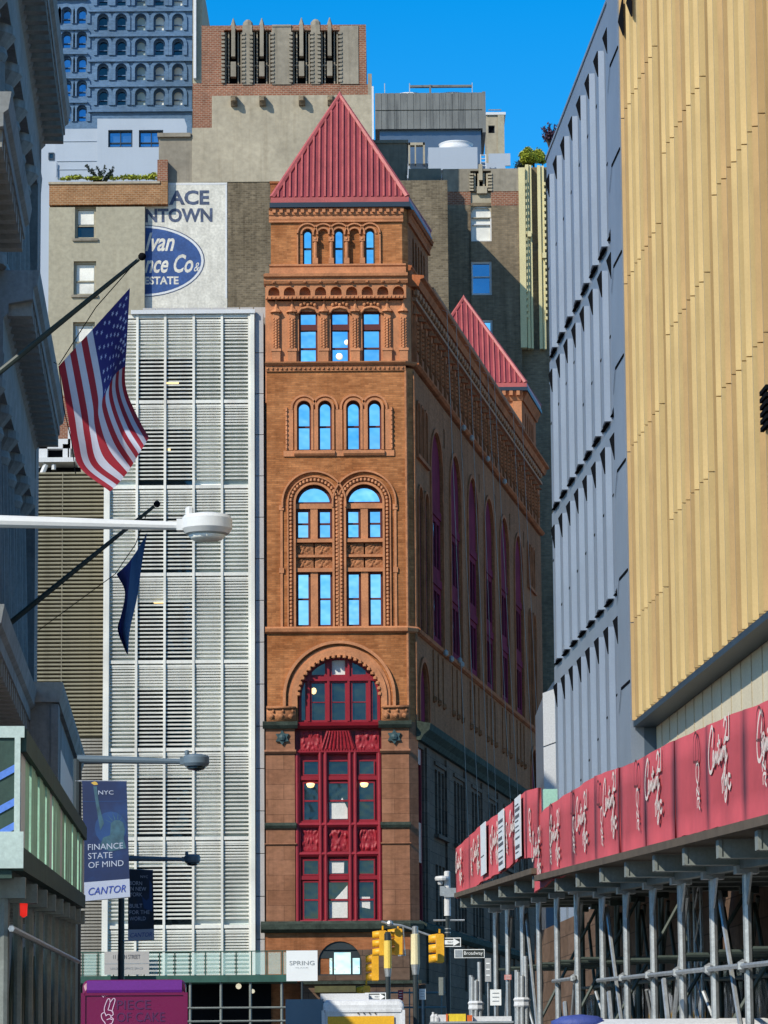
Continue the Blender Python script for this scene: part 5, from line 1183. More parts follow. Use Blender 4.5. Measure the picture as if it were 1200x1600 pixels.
# clutter on the low roof behind the flag
b = B('low_white_roof_plant', 'white rooftop machinery on the low roof behind the big flag', 'machinery', 147.6, 58, 700, P(90, 736, 147.6).z)
m2 = MB().box(b.x(60, 680), b.x(112, 680), 0, 1.5, b.z(697), b.z(682)).box(b.x(56, 700), b.x(74, 700), 0, 1.5, b.z(712), b.z(684)).box(b.x(98, 700), b.x(108, 700), 0, 1.5, b.z(712), b.z(690)).box(b.x(58, 716), b.x(118, 716), -.2, 1.5, b.z(719), b.z(712)).box(b.x(106, 690), b.x(110, 690), .0, .3, b.z(712), b.z(664))
m2.tube([(b.x(66, 730), 0, b.z(736)), (b.x(72, 724), 0, b.z(722))], .12, 6).tube([(b.x(84, 730), 0, b.z(730)), (b.x(84, 724), 0, b.z(722))], .1, 6)
part('cabinet', m2, M['white'], b.t); part('void', MB().box(b.x(74, 704), b.x(98, 704), .4, 1.4, b.z(712), b.z(697)).box(b.x(56, 727), b.x(122, 727), 1.2, 1.4, b.z(737), b.z(719)), M['black'], b.t)
# ------------------------------------------------------------------ right sidewalk shed and its red banners
M['banner'] = mat('red_banner_cloth', (.46, .066, .074), .8, var=.2, scale=.7, fine=.05, bscale=4, streak=.2, stain=(.75, .7, .7))
M['script'] = mat('cream_script_print', (.66, .55, .48), .8, var=.05, fine=0)
M['wine'] = mat('dark_wine_print', (.13, .02, .02), .8, fine=0)
M['paper'] = mat('white_notice_paper', (.62, .64, .64), .8, var=.05, scale=3)
M['print'] = mat('dark_print', (.08, .08, .09), .8, fine=0)
M['steel'] = mat('grey_green_painted_steel', (.20, .22, .20), .6, .1, var=.25, scale=1.5, bump=.1, streak=.2)
M['shade_pipe'] = mat('pipe_with_shade_in_colour', (.05, .07, .06), .6, .1, var=.3, scale=4)  # pipe darkened in colour as shade under the shed
M['ply'] = mat('dark_plywood_deck', (.10, .075, .05), .9, var=.25, scale=2)
M['mint'] = mat('mint_green_paint', (.30, .52, .42), .7, var=.12, scale=2)
BX = 6.07
def yb_(px): return BX / ((px - 600) / F + .0559)
def lerp_pts(pts, px):
    pts = sorted(pts)
    for (a, b), (c, d) in zip(pts, pts[1:]):
        if a <= px <= c or (c == pts[-1][0] and px >= a): 
            if px <= c: return b + (d - b) * (px - a) / (c - a)
    (a, b), (c, d) = (pts[0], pts[1]) if px < pts[0][0] else (pts[-2], pts[-1]); return b + (d - b) * (px - a) / (c - a)
topN = [(835, 1280), (855, 1261), (929, 1213), (987.5, 1192.5), (1050, 1159), (1152, 1113), (1200, 1095), (1290, 1054)]
botN = [(832, 1397), (860, 1376), (931, 1353), (1008, 1326), (1054, 1311), (1162, 1284), (1200, 1274), (1290, 1250)]
topF = [(712, 1326), (754, 1288), (790, 1263), (821, 1236), (845, 1230)]; botF = [(712, 1405), (754, 1378), (790, 1359), (812, 1342), (840, 1340)]
def banner(label, cols_, top, bot, off):
    p0 = Vector((BX + K * yb_(cols_[-1]), yb_(cols_[-1]), 0)); b0 = gz(50)
    t_ = thing('red_banner', label, 'banner', (p0.x, p0.y, b0), RRZ)
    def loc(px, py): 
        p = PW(px, py, BX, K); return ((p.y - p0.y) / RX.y, p.z - b0)
    for i, (a, b) in enumerate(zip(cols_, cols_[1:])):
        n = 8; m2 = MB(); vs = []; rn = random.Random(i * 7 + int(a))
        for k in range(n + 1):
            px = a + (b - a) * k / n; (u, zt_) = loc(px, lerp_pts(top, px)); (_, zl) = loc(px, lerp_pts(bot, px) + rn.uniform(-1.2, 1.2))
            y_ = off - .012 * (i % 2) - .010 * math.sin(k * 1.3 + i) 
            for j in range(5): v = j / 4; vs.append((u, y_ - .006 * math.sin(3 * v + k), zl + (zt_ - zl) * v))
        m2.add(vs, [(k * 5 + j, (k + 1) * 5 + j, (k + 1) * 5 + j + 1, k * 5 + j + 1) for k in range(n) for j in range(4)])
        nn = len(vs); m2.add([(x, y + .05, z) for x, y, z in vs], [(k * 5 + j, k * 5 + j + 1, (k + 1) * 5 + j + 1, (k + 1) * 5 + j) for k in range(n) for j in range(4)])
        for ring in ([k * 5 for k in range(n + 1)], [k * 5 + 4 for k in range(n + 1)], list(range(5)), [n * 5 + j for j in range(5)]):
            m2.f += [(ring[q_], ring[q_ + 1], ring[q_ + 1] + nn, ring[q_] + nn) for q_ in range(len(ring) - 1)]; m2.m += [0] * (len(ring) - 1)
        part('panel', m2, M['banner'], t_, smooth=True)
    return t_, loc
def spl(pts, n=5):                        # smooth brush path through points
    out = []; P_ = [Vector(p) for p in pts]; P_ = [P_[0] * 2 - P_[1]] + P_ + [P_[-1] * 2 - P_[-2]]
    for i in range(1, len(P_) - 2):
        for k in range(n):
            t = k / n; a, b, c, d = P_[i - 1:i + 3]
            out.append(.5 * ((2 * b) + (c - a) * t + (2 * a - 5 * b + 4 * c - d) * t * t + (3 * b - a - 3 * c + d) * t ** 3))
    out.append(P_[-2]); return out
SCRIPT = [[(.20, .72), (.25, .92), (.20, 1.0), (.10, .86), (.04, .62), (.07, .42), (.16, .40), (.24, .52), (.28, .62), (.24, .64), (.22, .52), (.26, .46), (.32, .56), (.35, .62), (.36, .48), (.40, .60), (.43, .58), (.42, .48), (.48, .60)],
          [(.49, .84), (.47, .60), (.46, .46), (.52, .52), (.54, .62), (.55, .49), (.60, .60), (.60, .48), (.64, .58), (.66, .62), (.70, .60), (.69, .50), (.73, .62), (.78, .50), (.76, .62), (.73, .30), (.66, .22), (.70, .34), (.84, .50)],
          [(.42, .70), (.55, .74)],
          [(.70, .90), (.76, 1.0), (.83, .95), (.79, .80), (.70, .68), (.78, .72), (.88, .70)], [(.93, 1.04), (.91, .68)],
          [(.58, .24), (.60, .12), (.60, .02)], [(.59, .20), (.66, .26), (.67, .04)], [(.72, .22), (.73, .12), (.79, .22), (.78, .0), (.72, -.10), (.70, -.02), (.80, .08)], [(.94, .20), (.86, .22), (.84, .10), (.90, .04), (.96, .10)]]
ARCH = [[(0, 0), (.1, .75), (.5, 1.0), (.9, .75), (1.0, 0), (0, 0.02)]]
MARK = [[(.5, .55), (.2, .7), (.25, .95), (.6, 1.0), (.75, .8), (.5, .55), (.3, .45)], [(.25, .30), (.25, .46), (.7, .32), (.7, .48)], [(.3, .05), (.35, .24), (.8, .22), (.6, .1), (.85, 0)]]
def stamp(t_, loc, px, py, w, h, strokes, m, lw, off):
    u, z_ = loc(px, py); m2 = MB()
    for s_ in strokes: m2.strip([(u + p[0] * w, z_ + p[1] * h) for p in spl([(a, b) for a, b in s_])], lw, off)
    part('lettering', m2, m, t_)
nb, loc = banner('long red banner with cream script lettering on the shed in front of the gold wall', [833, 860, 895, 930, 968, 1008, 1054, 1105, 1162, 1225, 1290], topN, botN, 0)
for px, py, w, h in ((834, 1374, 1.7, .80), (862, 1352, 1.75, .80), (903, 1330, 1.75, .80), (946, 1309, 1.75, .82), (1012, 1288, 1.8, .82), (1112, 1254, 1.8, .84), (1188, 1240, 1.8, .84)): stamp(nb, loc, px, py, w, h, SCRIPT, M['script'], .05, -.036)
for px, py in ((862, 1290), (895, 1272), (936, 1258), (995, 1230), (1088, 1192), (1187, 1158)): stamp(nb, loc, px, py, .42, .34, ARCH, M['wine'], .035, -.036)
for px, py in ((862, 1352), (898, 1335), (942, 1324), (998, 1300), (1092, 1268), (1195, 1232)): stamp(nb, loc, px, py, .40, .56, MARK, M['script'], .035, -.036)
fb, loc2 = banner('short pink-red banner with white paper strips on the far end of the shed', [712, 734, 756, 780, 803, 822, 842], topF, botF, 0)
for px, py, w, h in ((714, 1383, 2.0, .7), (741, 1366, 1.9, .7), (770, 1350, 1.9, .72), (798, 1330, 1.9, .72)): stamp(fb, loc2, px, py, w, h, SCRIPT, M['script'], .06, -.036)
for px, py in ((738, 1370), (768, 1352), (793, 1336), (829, 1318)): stamp(fb, loc2, px, py, .5, .58, MARK, M['script'], .05, -.036)
for a, b in ((755, 763), (783, 792), (809.5, 818.5)):
    u0, _ = loc2(a, 1300); u1, _ = loc2(b, 1300); m = (a + b) / 2; _, zt_ = loc2(m, lerp_pts(topF, m) + 2); _, zl = loc2(m, lerp_pts(botF, m) - (8 if a == 755 else 1))
    part('paper_strip', MB().box(u0, u1, -.06, -.045, zl, zt_), M['paper'], fb); m2 = MB(); k = zl + .1; rn = random.Random(int(a))
    while k < zt_ - .15:
        h_ = rn.choice((.02, .03, .06)); 
        if a != 755 or rn.random() < .4: m2.box(u0 + .12, u1 - .12 - rn.random() * .3, -.066, -.06, k, k + h_)
        k += h_ + rn.uniform(.04, .12)
    part('lettering', m2, M['print'], fb)
p = PW(842, 1236, BX, K); q2 = PW(842, 1285, BX, K)
solo('mint_brace_frame', MB().box(-.12, .12, -.12, .12, q2.z - p.z - .6, 0).tube([(.1, .1, -.35), (.55, -1.0, -1.0)], .06, 4), M['mint'], 'mint green timber post and brace at the right end of the short far banner', 'brace', (p.x + .18, p.y - .3, p.z))
# the shed frame
sh = thing('sidewalk_shed', 'long grey steel sidewalk shed with pipe posts and cross beams under the red banners', 'scaffold', (RW(37), 37, gz(45)), RRZ)
su = lambda Y: (Y - 37) / RX.y; sb = gz(45)
def deckz(Y): return 4.36 + (Y - 37) * .034 - sb if Y < 62 else 5.35 - sb + (Y - 62) * .030
FR = -(9.5 - BX - .75); FD = -(9.5 - BX - .1); BK = -.75          # front and back post rows (local y)
m2 = MB()
for a, b in ((30, 46), (46, 61.5), (62, 80)):
    m2.add([(su(b), FD - .2, deckz(b)), (su(a), FD - .2, deckz(a)), (su(a), 0, deckz(a)), (su(b), 0, deckz(b)), (su(b), FD - .2, deckz(b) + .1), (su(a), FD - .2, deckz(a) + .1), (su(a), 0, deckz(a) + .1), (su(b), 0, deckz(b) + .1)],
           [(0, 1, 5, 4), (1, 2, 6, 5), (2, 3, 7, 6), (3, 0, 4, 7), (4, 5, 6, 7), (3, 2, 1, 0)])
part('deck', m2, M['ply'], sh)
beam = mesh_of('cross_beam', MB().box(-.08, .08, FD - .10, BK + .5, -.20, 0).box(-.10, .10, FD - .12, FD - .08, -.21, -.004).box(-.10, .10, FD - .1, BK + .5, -.215, -.20), M['steel'])
Ys = [35.2, 38.0, 40.8, 43.6, 46.4, 49.4, 52.4, 55.6, 58.8, 62.6, 66.0, 69.4, 72.8, 76.2, 79.2]
rn = random.Random(11)
for i, Y in enumerate(Ys):
    part('cross_beam', beam, None, sh, (su(Y), 0, deckz(Y) - .02))
    for row in (FR, BK):
        h = deckz(Y) - .24; 
        part('post', MB().tube([(su(Y), row, .16), (su(Y), row, h - .1)], .055, 8).box(su(Y) - .1, su(Y) + .1, row - .1, row + .1, .14, .17).box(su(Y) - .12, su(Y) + .12, row - .14, row + .14, h - .1, h), M['galv'] if row == FR else M['shade_pipe'], sh)
        part('gusset', MB().prism([(su(Y) - .02, h - .1), (su(Y) + .42, h - .1), (su(Y) - .02, h - .55)], row - .012, row + .012), M['galv'] if row == FR and i % 4 else M['white'] if row == FR else M['shade_pipe'], sh)
for row in (FR, BK):
    for zf_ in (.22, .55):
        for i, (Y, Y2) in enumerate(zip(Ys, Ys[1:])):
            if row == FR and zf_ == .55 and i in (8,): continue
            if row == FR and i > 9 and zf_ == .55: continue
            z1_, z2_ = deckz(Y) * zf_ + .55, deckz(Y2) * zf_ + .55; part('ledger_pipe', MB().tube([(su(Y) + .1, row - .08, z1_), (su(Y2) - .1, row - .08, z2_)], .035, 6).ball((su(Y), row - .07, z1_), .085, 6), M['galv'] if row == FR else M['shade_pipe'], sh)
    for i, (Y, Y2) in enumerate(zip(Ys, Ys[1:])):
        if row == FR and i % 2 == 0: continue
        a_, b_ = (Y, Y2) if i % 4 < 2 else (Y2, Y)
        part('diagonal_pipe', MB().tube([(su(a_), row + .08, deckz(a_) - .5), (su(b_), row + .08, deckz(b_) * .2)], .035, 6), M['shade_pipe'] if row == BK else M['galv'], sh)
        if row == FR: part('diagonal_pipe', MB().tube([(su((a_ + b_) / 2), row + .5, deckz(a_) * .62), (su(a_), row + 1.2, .4)], .03, 6), M['galv'], sh); part('diagonal_pipe', MB().tube([(su(a_), row + .12, .5), (su(b_), row + .12, deckz(b_) * .5)], .028, 6), M['galv'], sh)
        if row == BK: part('diagonal_pipe', MB().tube([(su(b_), row + .14, deckz(a_) - .5), (su(a_), row + .14, deckz(b_) * .2)], .035, 6), M['shade_pipe'], sh)
for i, Y in enumerate(Ys):
    part('tie_pipe', MB().tube([(su(Y), FR, deckz(Y) * .72), (su(Y), BK, deckz(Y) * .72)], .035, 6), M['shade_pipe'], sh)
    if i % 2: part('diagonal_pipe', MB().tube([(su(Y) + .1, FR, deckz(Y) * .3), (su(Y) + .1, BK, deckz(Y) * .95)], .035, 6), M['shade_pipe'], sh)
    if i % 3 == 1:
        part('shed_lamp', MB().box(su(Y) + .3, su(Y) + .75, FR + .9, FR + 1.05, deckz(Y) * .42, deckz(Y) * .42 + .16), M['white'], sh)
part('stringer', MB().add([(su(a), y_, deckz(a) - .28 + dz) for a in (30, 61.5) for y_ in (FR - .1, FR + .05) for dz in (0, .2)], [(0, 1, 5, 4), (2, 6, 7, 3), (0, 4, 6, 2), (1, 3, 7, 5), (0, 2, 3, 1), (4, 5, 7, 6)]), M['steel'], sh)
for Y in (33, 47.6, 54, 60.5): part('loose_pipe', MB().tube([(su(Y), FR - .35, 1.2), (su(Y + 1.5), FR - .30, 3.0)], .04, 6), M['galv'], sh)
# lattice tower leaning frames
for Y in (57.2, 58.6):
    m2 = MB(); u = su(Y)
    for d in (0, .75): m2.tube([(u + d, FR + 1.3, .1), (u + d, FR + 1.3, deckz(Y) - .1)], .03, 5)
    for k in range(9): z_ = .2 + k * .52; m2.tube([(u, FR + 1.3, z_), (u + .75, FR + 1.3, z_ + .5)], .018, 4).tube([(u + .75, FR + 1.3, z_), (u, FR + 1.3, z_ + .5)], .018, 4)
    part('lattice_frame', m2, M['galv'], sh)
# shopfronts, their dark colour standing in for shade under the shed
part('shopfront', MB().box(ru(97), ru(30), -.5, -.45, .03, 5.4), M['greystone'], gold)
for k in range(12):
    Y = 36 + k * 4.4; part('shop_window', MB().box(ru(Y) - 1.8, ru(Y) + 1.8, -.53, -.5, .6, 3.4), M['darkglass'], gold)
# bundle of pipes, wrapped
c = P(744, 1600, 70); bu = thing('pipe_bundle', 'upright bundle of pale wrapped pipes standing at the far end of the shed', 'pipes', (c.x, 70, gz(70)))
m2 = MB(); zt = P(744, 1490, 70).z - gz(70)
for k in range(7): a = k * .9; m2.tube([(.13 * math.cos(a), .13 * math.sin(a), .15), (.09 * math.cos(a + .3), .09 * math.sin(a + .3), zt - rn.random() * .9)], .042, 8)
part('pipe', m2, M['galv'], bu)
for z_ in (.9, zt - 1.1): part('wrap', MB().lathe([(.14, 0), (.16, .03), (.15, .1), (.17, .14), (.14, .18)], (0, 0, z_), 9), M['white'], bu)
c = P(816, 1600, 66); b2 = dup(bu, (c.x, 66, gz(66)), label='second bundle of pale pipes leaning together further right under the shed'); bu['group'] = b2['group'] = 'pipe bundles by the shed'
# ------------------------------------------------------------------ left sidewalk shed, green boards
M['dgreen'] = mat('dark_green_timber', (.035, .07, .055), .8, var=.25, scale=2)
M['board'] = mat('pale_weathered_green_board', (.36, .62, .46), .8, var=.3, scale=1.3, streak=.5, stain=(.3, .55, .45))
lx = lambda Y: -1.6 - .0615 * Y
GRZ = math.atan2(1, -.0615); gs = thing('green_sidewalk_shed', 'green timber sidewalk shed with pale worn boards along the left pavement', 'scaffold', (lx(37), 37, gz(50)), GRZ)
gu = lambda Y: (Y - 37) / math.sin(GRZ)
gzt = lambda Y: 5.40 + (Y - 37) * .036 - gz(50)
H = 1.22; Y = 37.2; k = 0
rn = random.Random(4)
while Y < 64.5:
    w = 1.22; u = gu(Y); z_ = gzt(Y)
    part('board', MB().box(u + .03, u + w - .05, -.05 - rn.random() * .03, .0, z_ - H + rn.uniform(-.03, .02), z_ - .16 + rn.uniform(-.03, .03)), M['board'] if rn.random() > .18 else M['paper'], gs); Y += 1.24; k += 1
def slanted(y0, y1, za, zb_, a=37, b=65): return MB().add([(gu(Y), y_, gzt(Y) + dz) for Y in (a, b) for y_ in (y0, y1) for dz in (za, zb_)], [(0, 1, 5, 4), (2, 6, 7, 3), (0, 4, 6, 2), (1, 3, 7, 5), (0, 2, 3, 1), (4, 5, 7, 6)])
part('top_rail', slanted(-.12, .06, -.20, .04), M['dgreen'], gs); part('bottom_rail', slanted(-.10, .06, -H - .22, -H + .02), M['dgreen'], gs); part('deck', slanted(.02, 3.4, -H - .3, -H - .16), M['dgreen'], gs)
part('end_panel', MB().box(-.03, .02, .0, 3.4, gzt(37) - H, gzt(37) - .05), M['dgreen'], gs)
M['palemint'] = mat('pale_mint_frame', (.45, .55, .50), .7, var=.1)
m2 = MB().box(-.06, -.02, -.1, 3.4, gzt(37) - .06, gzt(37) + .06).box(-.06, -.02, -.1, 3.4, gzt(37) - H - .2, gzt(37) - H + .18).box(-.06, -.02, -.06, .0, gzt(37) - H + .18, gzt(37) - .06); part('end_frame', m2, M['palemint'], gs)
m2 = MB()
for a_, b_ in ((.5, .9), (.15, .4), (-.1, .12)): m2.quad((-.045, .0, gzt(37) - H + a_ + .3), (-.045, .0, gzt(37) - H + a_ + .38), (-.045, 1.6, gzt(37) - H + a_ - .5), (-.045, 1.6, gzt(37) - H + a_ - .58))
part('blue_tape', m2, mat('blue_plastic_tape', (.10, .22, .62), .5, var=.1), gs)
for i, Y in enumerate((37.6, 41, 44.4, 47.8, 51.2, 54.6, 58, 61.4, 64.6)):
    for row in (.12, 2.9):
        h = gzt(Y) - H - .3; part('post', MB().tube([(gu(Y), row, .16), (gu(Y), row, h)], .055, 8).prism([(gu(Y), h), (gu(Y) + .4, h), (gu(Y), h - .45)], row - .02, row + .02), M['steel'], gs)
    part('cross_beam', MB().box(gu(Y) - .09, gu(Y) + .09, -.1, 3.3, gzt(Y) - H - .5, gzt(Y) - H - .28), M['steel'], gs)
m2 = MB()
for zf_ in (.42, .72): m2.tube([(gu(37), .02, 4 * zf_ + .3), (gu(65), .02, 4.9 * zf_ + .3)], .035, 6)
part('ledger_pipe', m2, M['galv'], gs)
for i in range(8): part('diagonal_pipe', MB().tube([(gu(37.6 + 3.4 * i), .3, .4), (gu(41 + 3.4 * i), .3, 3.4)], .03, 6), M['shade_pipe'], gs)
part('dark_hoarding', MB().box(gu(37.2), gu(65), 1.2, 1.25, .16, 3.2), M['dgreen'], gs)
c = P(35, 1417, 41); wl_ = thing('warning_lamp', 'glowing red warning lamp hung under the green timber shed', 'lamp', (c.x, c.y, c.z - .12))
part('lens', MB().lathe([(.02, 0), (.055, .02), (.06, .16), (.05, .18)], n=10), lamp_mat('red_lamp_lens', (1, .03, .02), .45), wl_, smooth=True); part('cap', MB().lathe([(.065, .18), (.065, .23), (.02, .25)], n=10).tube([(0, 0, .25), (0, 0, .5)], .012, 4), M['black'], wl_)
# ------------------------------------------------------------------ street lamps
M['lampgrey'] = mat('pale_grey_lamp_paint', (.60, .60, .58), .5, var=.05, fine=.03)
M['lampblue'] = mat('blue_grey_lamp_paint', (.10, .14, .17), .45, var=.1, fine=.03)
def street_lamp(label, px, row, Y, head0, head1, row2, m, r0=.09):
    a = P(px, row, Y); h0 = P(head0, row2, Y); h1 = P(head1, row2, Y); g = gz(Y)
    t = thing('street_lamp', label, 'street lamp', (a.x, Y, g), 0, 'street lamps along the left pavement')
    zt_ = a.z - g; part('pole', MB().tube([(0, 0, 0), (0, 0, 1), (0, 0, zt_)], [.13, .1, r0], 10).lathe([(.22, 0), (.2, .5), (.14, .7)], n=12), m if m is not M['lampblue'] else M['pole'], t)
    L = h0.x - a.x; dz = h0.z - a.z
    part('arm', MB().tube([(0, 0, zt_), (L * .5, 0, zt_ + dz * .5), (L, 0, zt_ + dz)], [r0, r0 * .85, r0 * .6], 10), m, t)
    w = h1.x - h0.x; R_ = w / 2
    hd = part('lamp_head', MB().lathe([(R_ * .2, -.10), (R_ * .86, -.08), (R_ * 1.0, -.02), (R_ * 1.0, .10), (R_ * .92, .14), (R_ * .5, .17), (.02, .18)], (L + R_, 0, zt_ + dz - .02), 72).box(L - .06, L + R_ * .5, -.07, .07, zt_ + dz - .06, zt_ + dz + .08), m, t, smooth=False)
    part('photocell', MB().lathe([(.05, 0), (.05, .08), (.02, .1)], (L + R_ * .3, 0, zt_ + dz + .14), 8), m, hd)
    part('lens', MB().lathe([(R_ * .75, -.10), (R_ * .6, -.15), (R_ * .1, -.17)], (L + R_, 0, zt_ + dz - .02), 16), M['blind_and_reflection'] if m is M['lampgrey'] else M['darkglass'], hd, smooth=True)
    return t
street_lamp('pale grey street lamp with a long sunlit arm crossing in front of the lower flagpole', -115, 812, 42.6, 284, 363, 822, M['lampgrey'], .085)
street_lamp('dark street lamp whose pole carries the nearer blue banner', 121, 1186, 73.5, 286, 327, 1190, M['lampblue'])
street_lamp('farther dark street lamp behind the nearer blue banner, with the smaller banner', 190, 1341, 105, 288, 313, 1343, M['lampblue'])
# ------------------------------------------------------------------ pole banners
M['navy'] = mat('navy_banner_print', (.005, .018, .075), .6, var=.35, scale=.7, fine=0, col2=(.008, .05, .17))
M['navy2'] = mat('dark_teal_banner_print', (.007, .017, .035), .6, var=.3, scale=1.0, fine=0, col2=(.01, .03, .09))
M['bwhite'] = mat('pale_banner_print', (.36, .40, .50), .6, var=.03, fine=0)
M['bcyan'] = mat('teal_figure_print', (.03, .085, .12), .6, var=.4, scale=5, fine=0)
M['glowblue'] = mat('light_blue_print', (.008, .045, .15), .6, var=.3, scale=1, fine=0)
M['gold_print'] = mat('gold_flame_print', (.5, .33, .06), .6, fine=0)
M['cblue'] = mat('royal_blue_print', (.02, .05, .30), .6, var=.05, fine=0)
def pole_banner(label, Y, c, lines, logo, dark, fig):
    """c: picture corners tl, tr, br, bl"""
    tl, tr, br, bl_ = [P(*q_, Y - .12) for q_ in c]; o = Vector((tl.x, Y - .12, bl_.z))
    t = thing('pole_banner', label, 'banner', o)
    def at(u, v, d=0.0):
        a = tl + (tr - tl) * u; b = bl_ + (br - bl_) * u; p = b + (a - b) * v - o; return (p.x, -d + .03 * math.sin(2.2 * u + 2.5 * v), p.z)
    def grid(u0, u1, v0, v1, d, m, nm, n=6):
        vs = [at(u0 + (u1 - u0) * i / n, v0 + (v1 - v0) * j / n, d) for j in range(n + 1) for i in range(n + 1)]
        return part(nm, MB().add(vs, [(j * (n + 1) + i, j * (n + 1) + i + 1, (j + 1) * (n + 1) + i + 1, (j + 1) * (n + 1) + i) for j in range(n) for i in range(n)]), m, t, smooth=True)
    grid(0, 1, .155, 1, 0, dark, 'cloth'); grid(0, 1, 0, .155, 0, M['bwhite'], 'cloth_foot')
    wmid = (tr - tl).length; hh = (tl - bl_).length
    def txt(s, u, v, w, h, m, shear=0, d=.012):
        mb = text_mb(s, 0, 0, w * wmid, h * hh, 0, shear); mb.v = [at(u + x / wmid, v + z / hh, d) for x, y, z in mb.v]; part('lettering', mb, m, t)
    for s, u, v, w, h in lines: txt(s, u, v, w, h, M['bwhite'])
    txt('NYC', .36 if fig else .5, .885, .34 if fig else .3, .035, M['bwhite'], 0); 
    txt(logo, .09, .045, .82, .062, M['cblue'], .25)
    def poly(pts, m, nm, d=.006): part(nm, MB().add([at(u, v, d) for u, v in pts], [tuple(range(len(pts)))]), m, t)
    if fig:
        poly([(.62 + .36 * math.cos(a * .3927), .60 + .14 * math.sin(a * .3927)) for a in range(16)], M['glowblue'], 'print_glow', .003)
        poly([(.2, .985), (.27, .965), (.36, .97), (.33, .99), (.28, 1.0 - .004)], M['gold_print'], 'printed_flame')
        poly([(.25, .955), (.33, .955), (.37, .80), (.47, .64), (.38, .58), (.30, .80)], M['bcyan'], 'printed_figure'); 
        poly([(.62, .64), (.70, .665), (.82, .665), (.90, .64), (.93, .58), (.90, .50), (.95, .42), (.60, .40), (.36, .44), (.44, .52), (.60, .54)], M['bcyan'], 'printed_figure')
        for a in range(7): an = math.radians(150 - a * 22); ca_, sa_ = math.cos(an), math.sin(an); poly([(.76 + .16 * ca_ - .012 * sa_, .62 + .05 * sa_), (.76 + .16 * ca_ + .012 * sa_, .62 + .05 * sa_ + .003), (.76 + .36 * ca_, .62 + .125 * sa_)], M['bcyan'], 'printed_ray')
        part('lettering', MB().add([at(0, .83, .004), at(1, .83, .004), at(1, .826, .004), at(0, .826, .004)], [(0, 1, 2, 3)]), M['glowblue'], t)
    else:
        poly([(.55, .62), (.62, .45), (.95, .40), (.95, .80), (.85, .86), (.84, .6), (.72, .56)], M['glowblue'], 'printed_figure', .003)
    for q_, r_ in ((tl, tr), (bl_, br)): part('bracket', MB().tube([q_ - o + Vector((-.14, .05, 0)), r_ - o + Vector((0, .05, 0))], .02, 5), M['galv'], t)
    return t
pole_banner('nearer navy blue pole banner with a crowned figure and white lettering', 73.5, ((128, 1220), (198, 1221), (203, 1401), (132, 1408)), [('FINANCE', .10, .42, .78, .05), ('STATE', .10, .345, .54, .05), ('OF MIND', .10, .27, .78, .05)], 'CANTOR', M['navy'], True)
pole_banner('smaller dark teal pole banner hanging behind and right of the navy one', 105, ((200, 1358), (239, 1360), (241, 1468), (200, 1470)), [('BORN', .06, .78, .5, .055), ('IN NEW', .06, .70, .66, .055), ('YORK', .06, .62, .5, .055), ('BUILT', .06, .46, .5, .055), ('FOR THE', .06, .37, .78, .055), ('WORLD', .06, .28, .62, .055)], 'CANTOR', M['navy2'], False)
# ------------------------------------------------------------------ flags on poles
M['fred'] = mat('flag_red_cloth', (.24, .008, .02), .8, var=.06, scale=3, fine=.03)
M['fwhite'] = mat('flag_white_cloth', (.42, .44, .52), .8, var=.05, scale=3, fine=.03)
M['fblue'] = mat('flag_blue_cloth', (.016, .016, .13), .8, var=.1, scale=3, fine=.03)
M['star'] = mat('flag_star_cloth', (.30, .34, .52), .8, fine=0)
M['polegreen'] = mat('dark_green_flagpole', (.025, .04, .035), .5)
def flagpole(label, tip, base, Y, r):
    a, b = P(*base, Y), P(*tip, Y - .3); t = thing('flagpole', label, 'flagpole', a)
    part('pole', MB().tube([(0, 0, 0), (b - a) * .5, b - a], [r, r * .85, r * .55], 8), M['polegreen'], t); part('ball', MB().ball((b - a) + (b - a).normalized() * .1, .10, 10), M['black'], t, smooth=True)
    part('socket', MB().tube([(b - a) * -.02, (b - a) * .04], r * 1.8, 8).box(-.35, .05, -.25, .25, -.3, .3), M['polegreen'], t); return t
flagpole('upper dark green flagpole slanting up from the left building over the striped flag', (217, 405), (-66, 634), 84, .085)
flagpole('lower dark green flagpole slanting up from the left building over the blue flag', (241, 791), (4, 983), 100, .085)
def cloth(ctrl, us, ts, Y, depth, nu, nt):
    """ctrl[i][j] picture points; i across the hoist, j along the fly; smooth interpolation"""
    def sp(vals, ks, t):
        n = len(ks); i = max(0, min(n - 2, max(k for k in range(n) if ks[k] <= t + 1e-9))); a, b = ks[i], ks[i + 1]; h = b - a; u = (t - a) / h
        def m(k): 
            k0, k1 = max(0, k - 1), min(n - 1, k + 1); return (Vector(vals[k1]) - Vector(vals[k0])) / (ks[k1] - ks[k0])
        p0, p1 = Vector(vals[i]), Vector(vals[i + 1]); m0, m1 = m(i) * h, m(i + 1) * h
        return (2 * u ** 3 - 3 * u * u + 1) * p0 + (u ** 3 - 2 * u * u + u) * m0 + (-2 * u ** 3 + 3 * u * u) * p1 + (u ** 3 - u * u) * m1
    G = []
    for i in range(nu + 1):
        s = i / nu; row = []
        for j in range(nt + 1):
            t = j / nt; col = [sp(c_, ts, t) for c_ in ctrl]; p = sp(col, us, s); row.append(P(p.x, p.y, Y + depth(s, t)))
        G.append(row)
    return G
ctrl = [[(203, 450), (198, 540), (196, 600), (212, 645), (233, 684)], [(174, 482), (181, 560), (178, 612), (196, 668), (219, 706)], [(144, 515), (160, 606), (160, 640), (178, 692), (204, 731)], [(118, 543), (136, 640), (141, 678), (152, 722), (188, 752)], [(92, 572), (106, 650), (113, 694), (126, 732), (172, 768)]]
G = cloth(ctrl, (0, .27, .54, .77, 1), (0, .3, .5, .75, 1), 83.6, lambda s, t: .34 * math.sin(8.5 * s + 3 * t) * (.25 + t) - .22 * t, 52, 40)
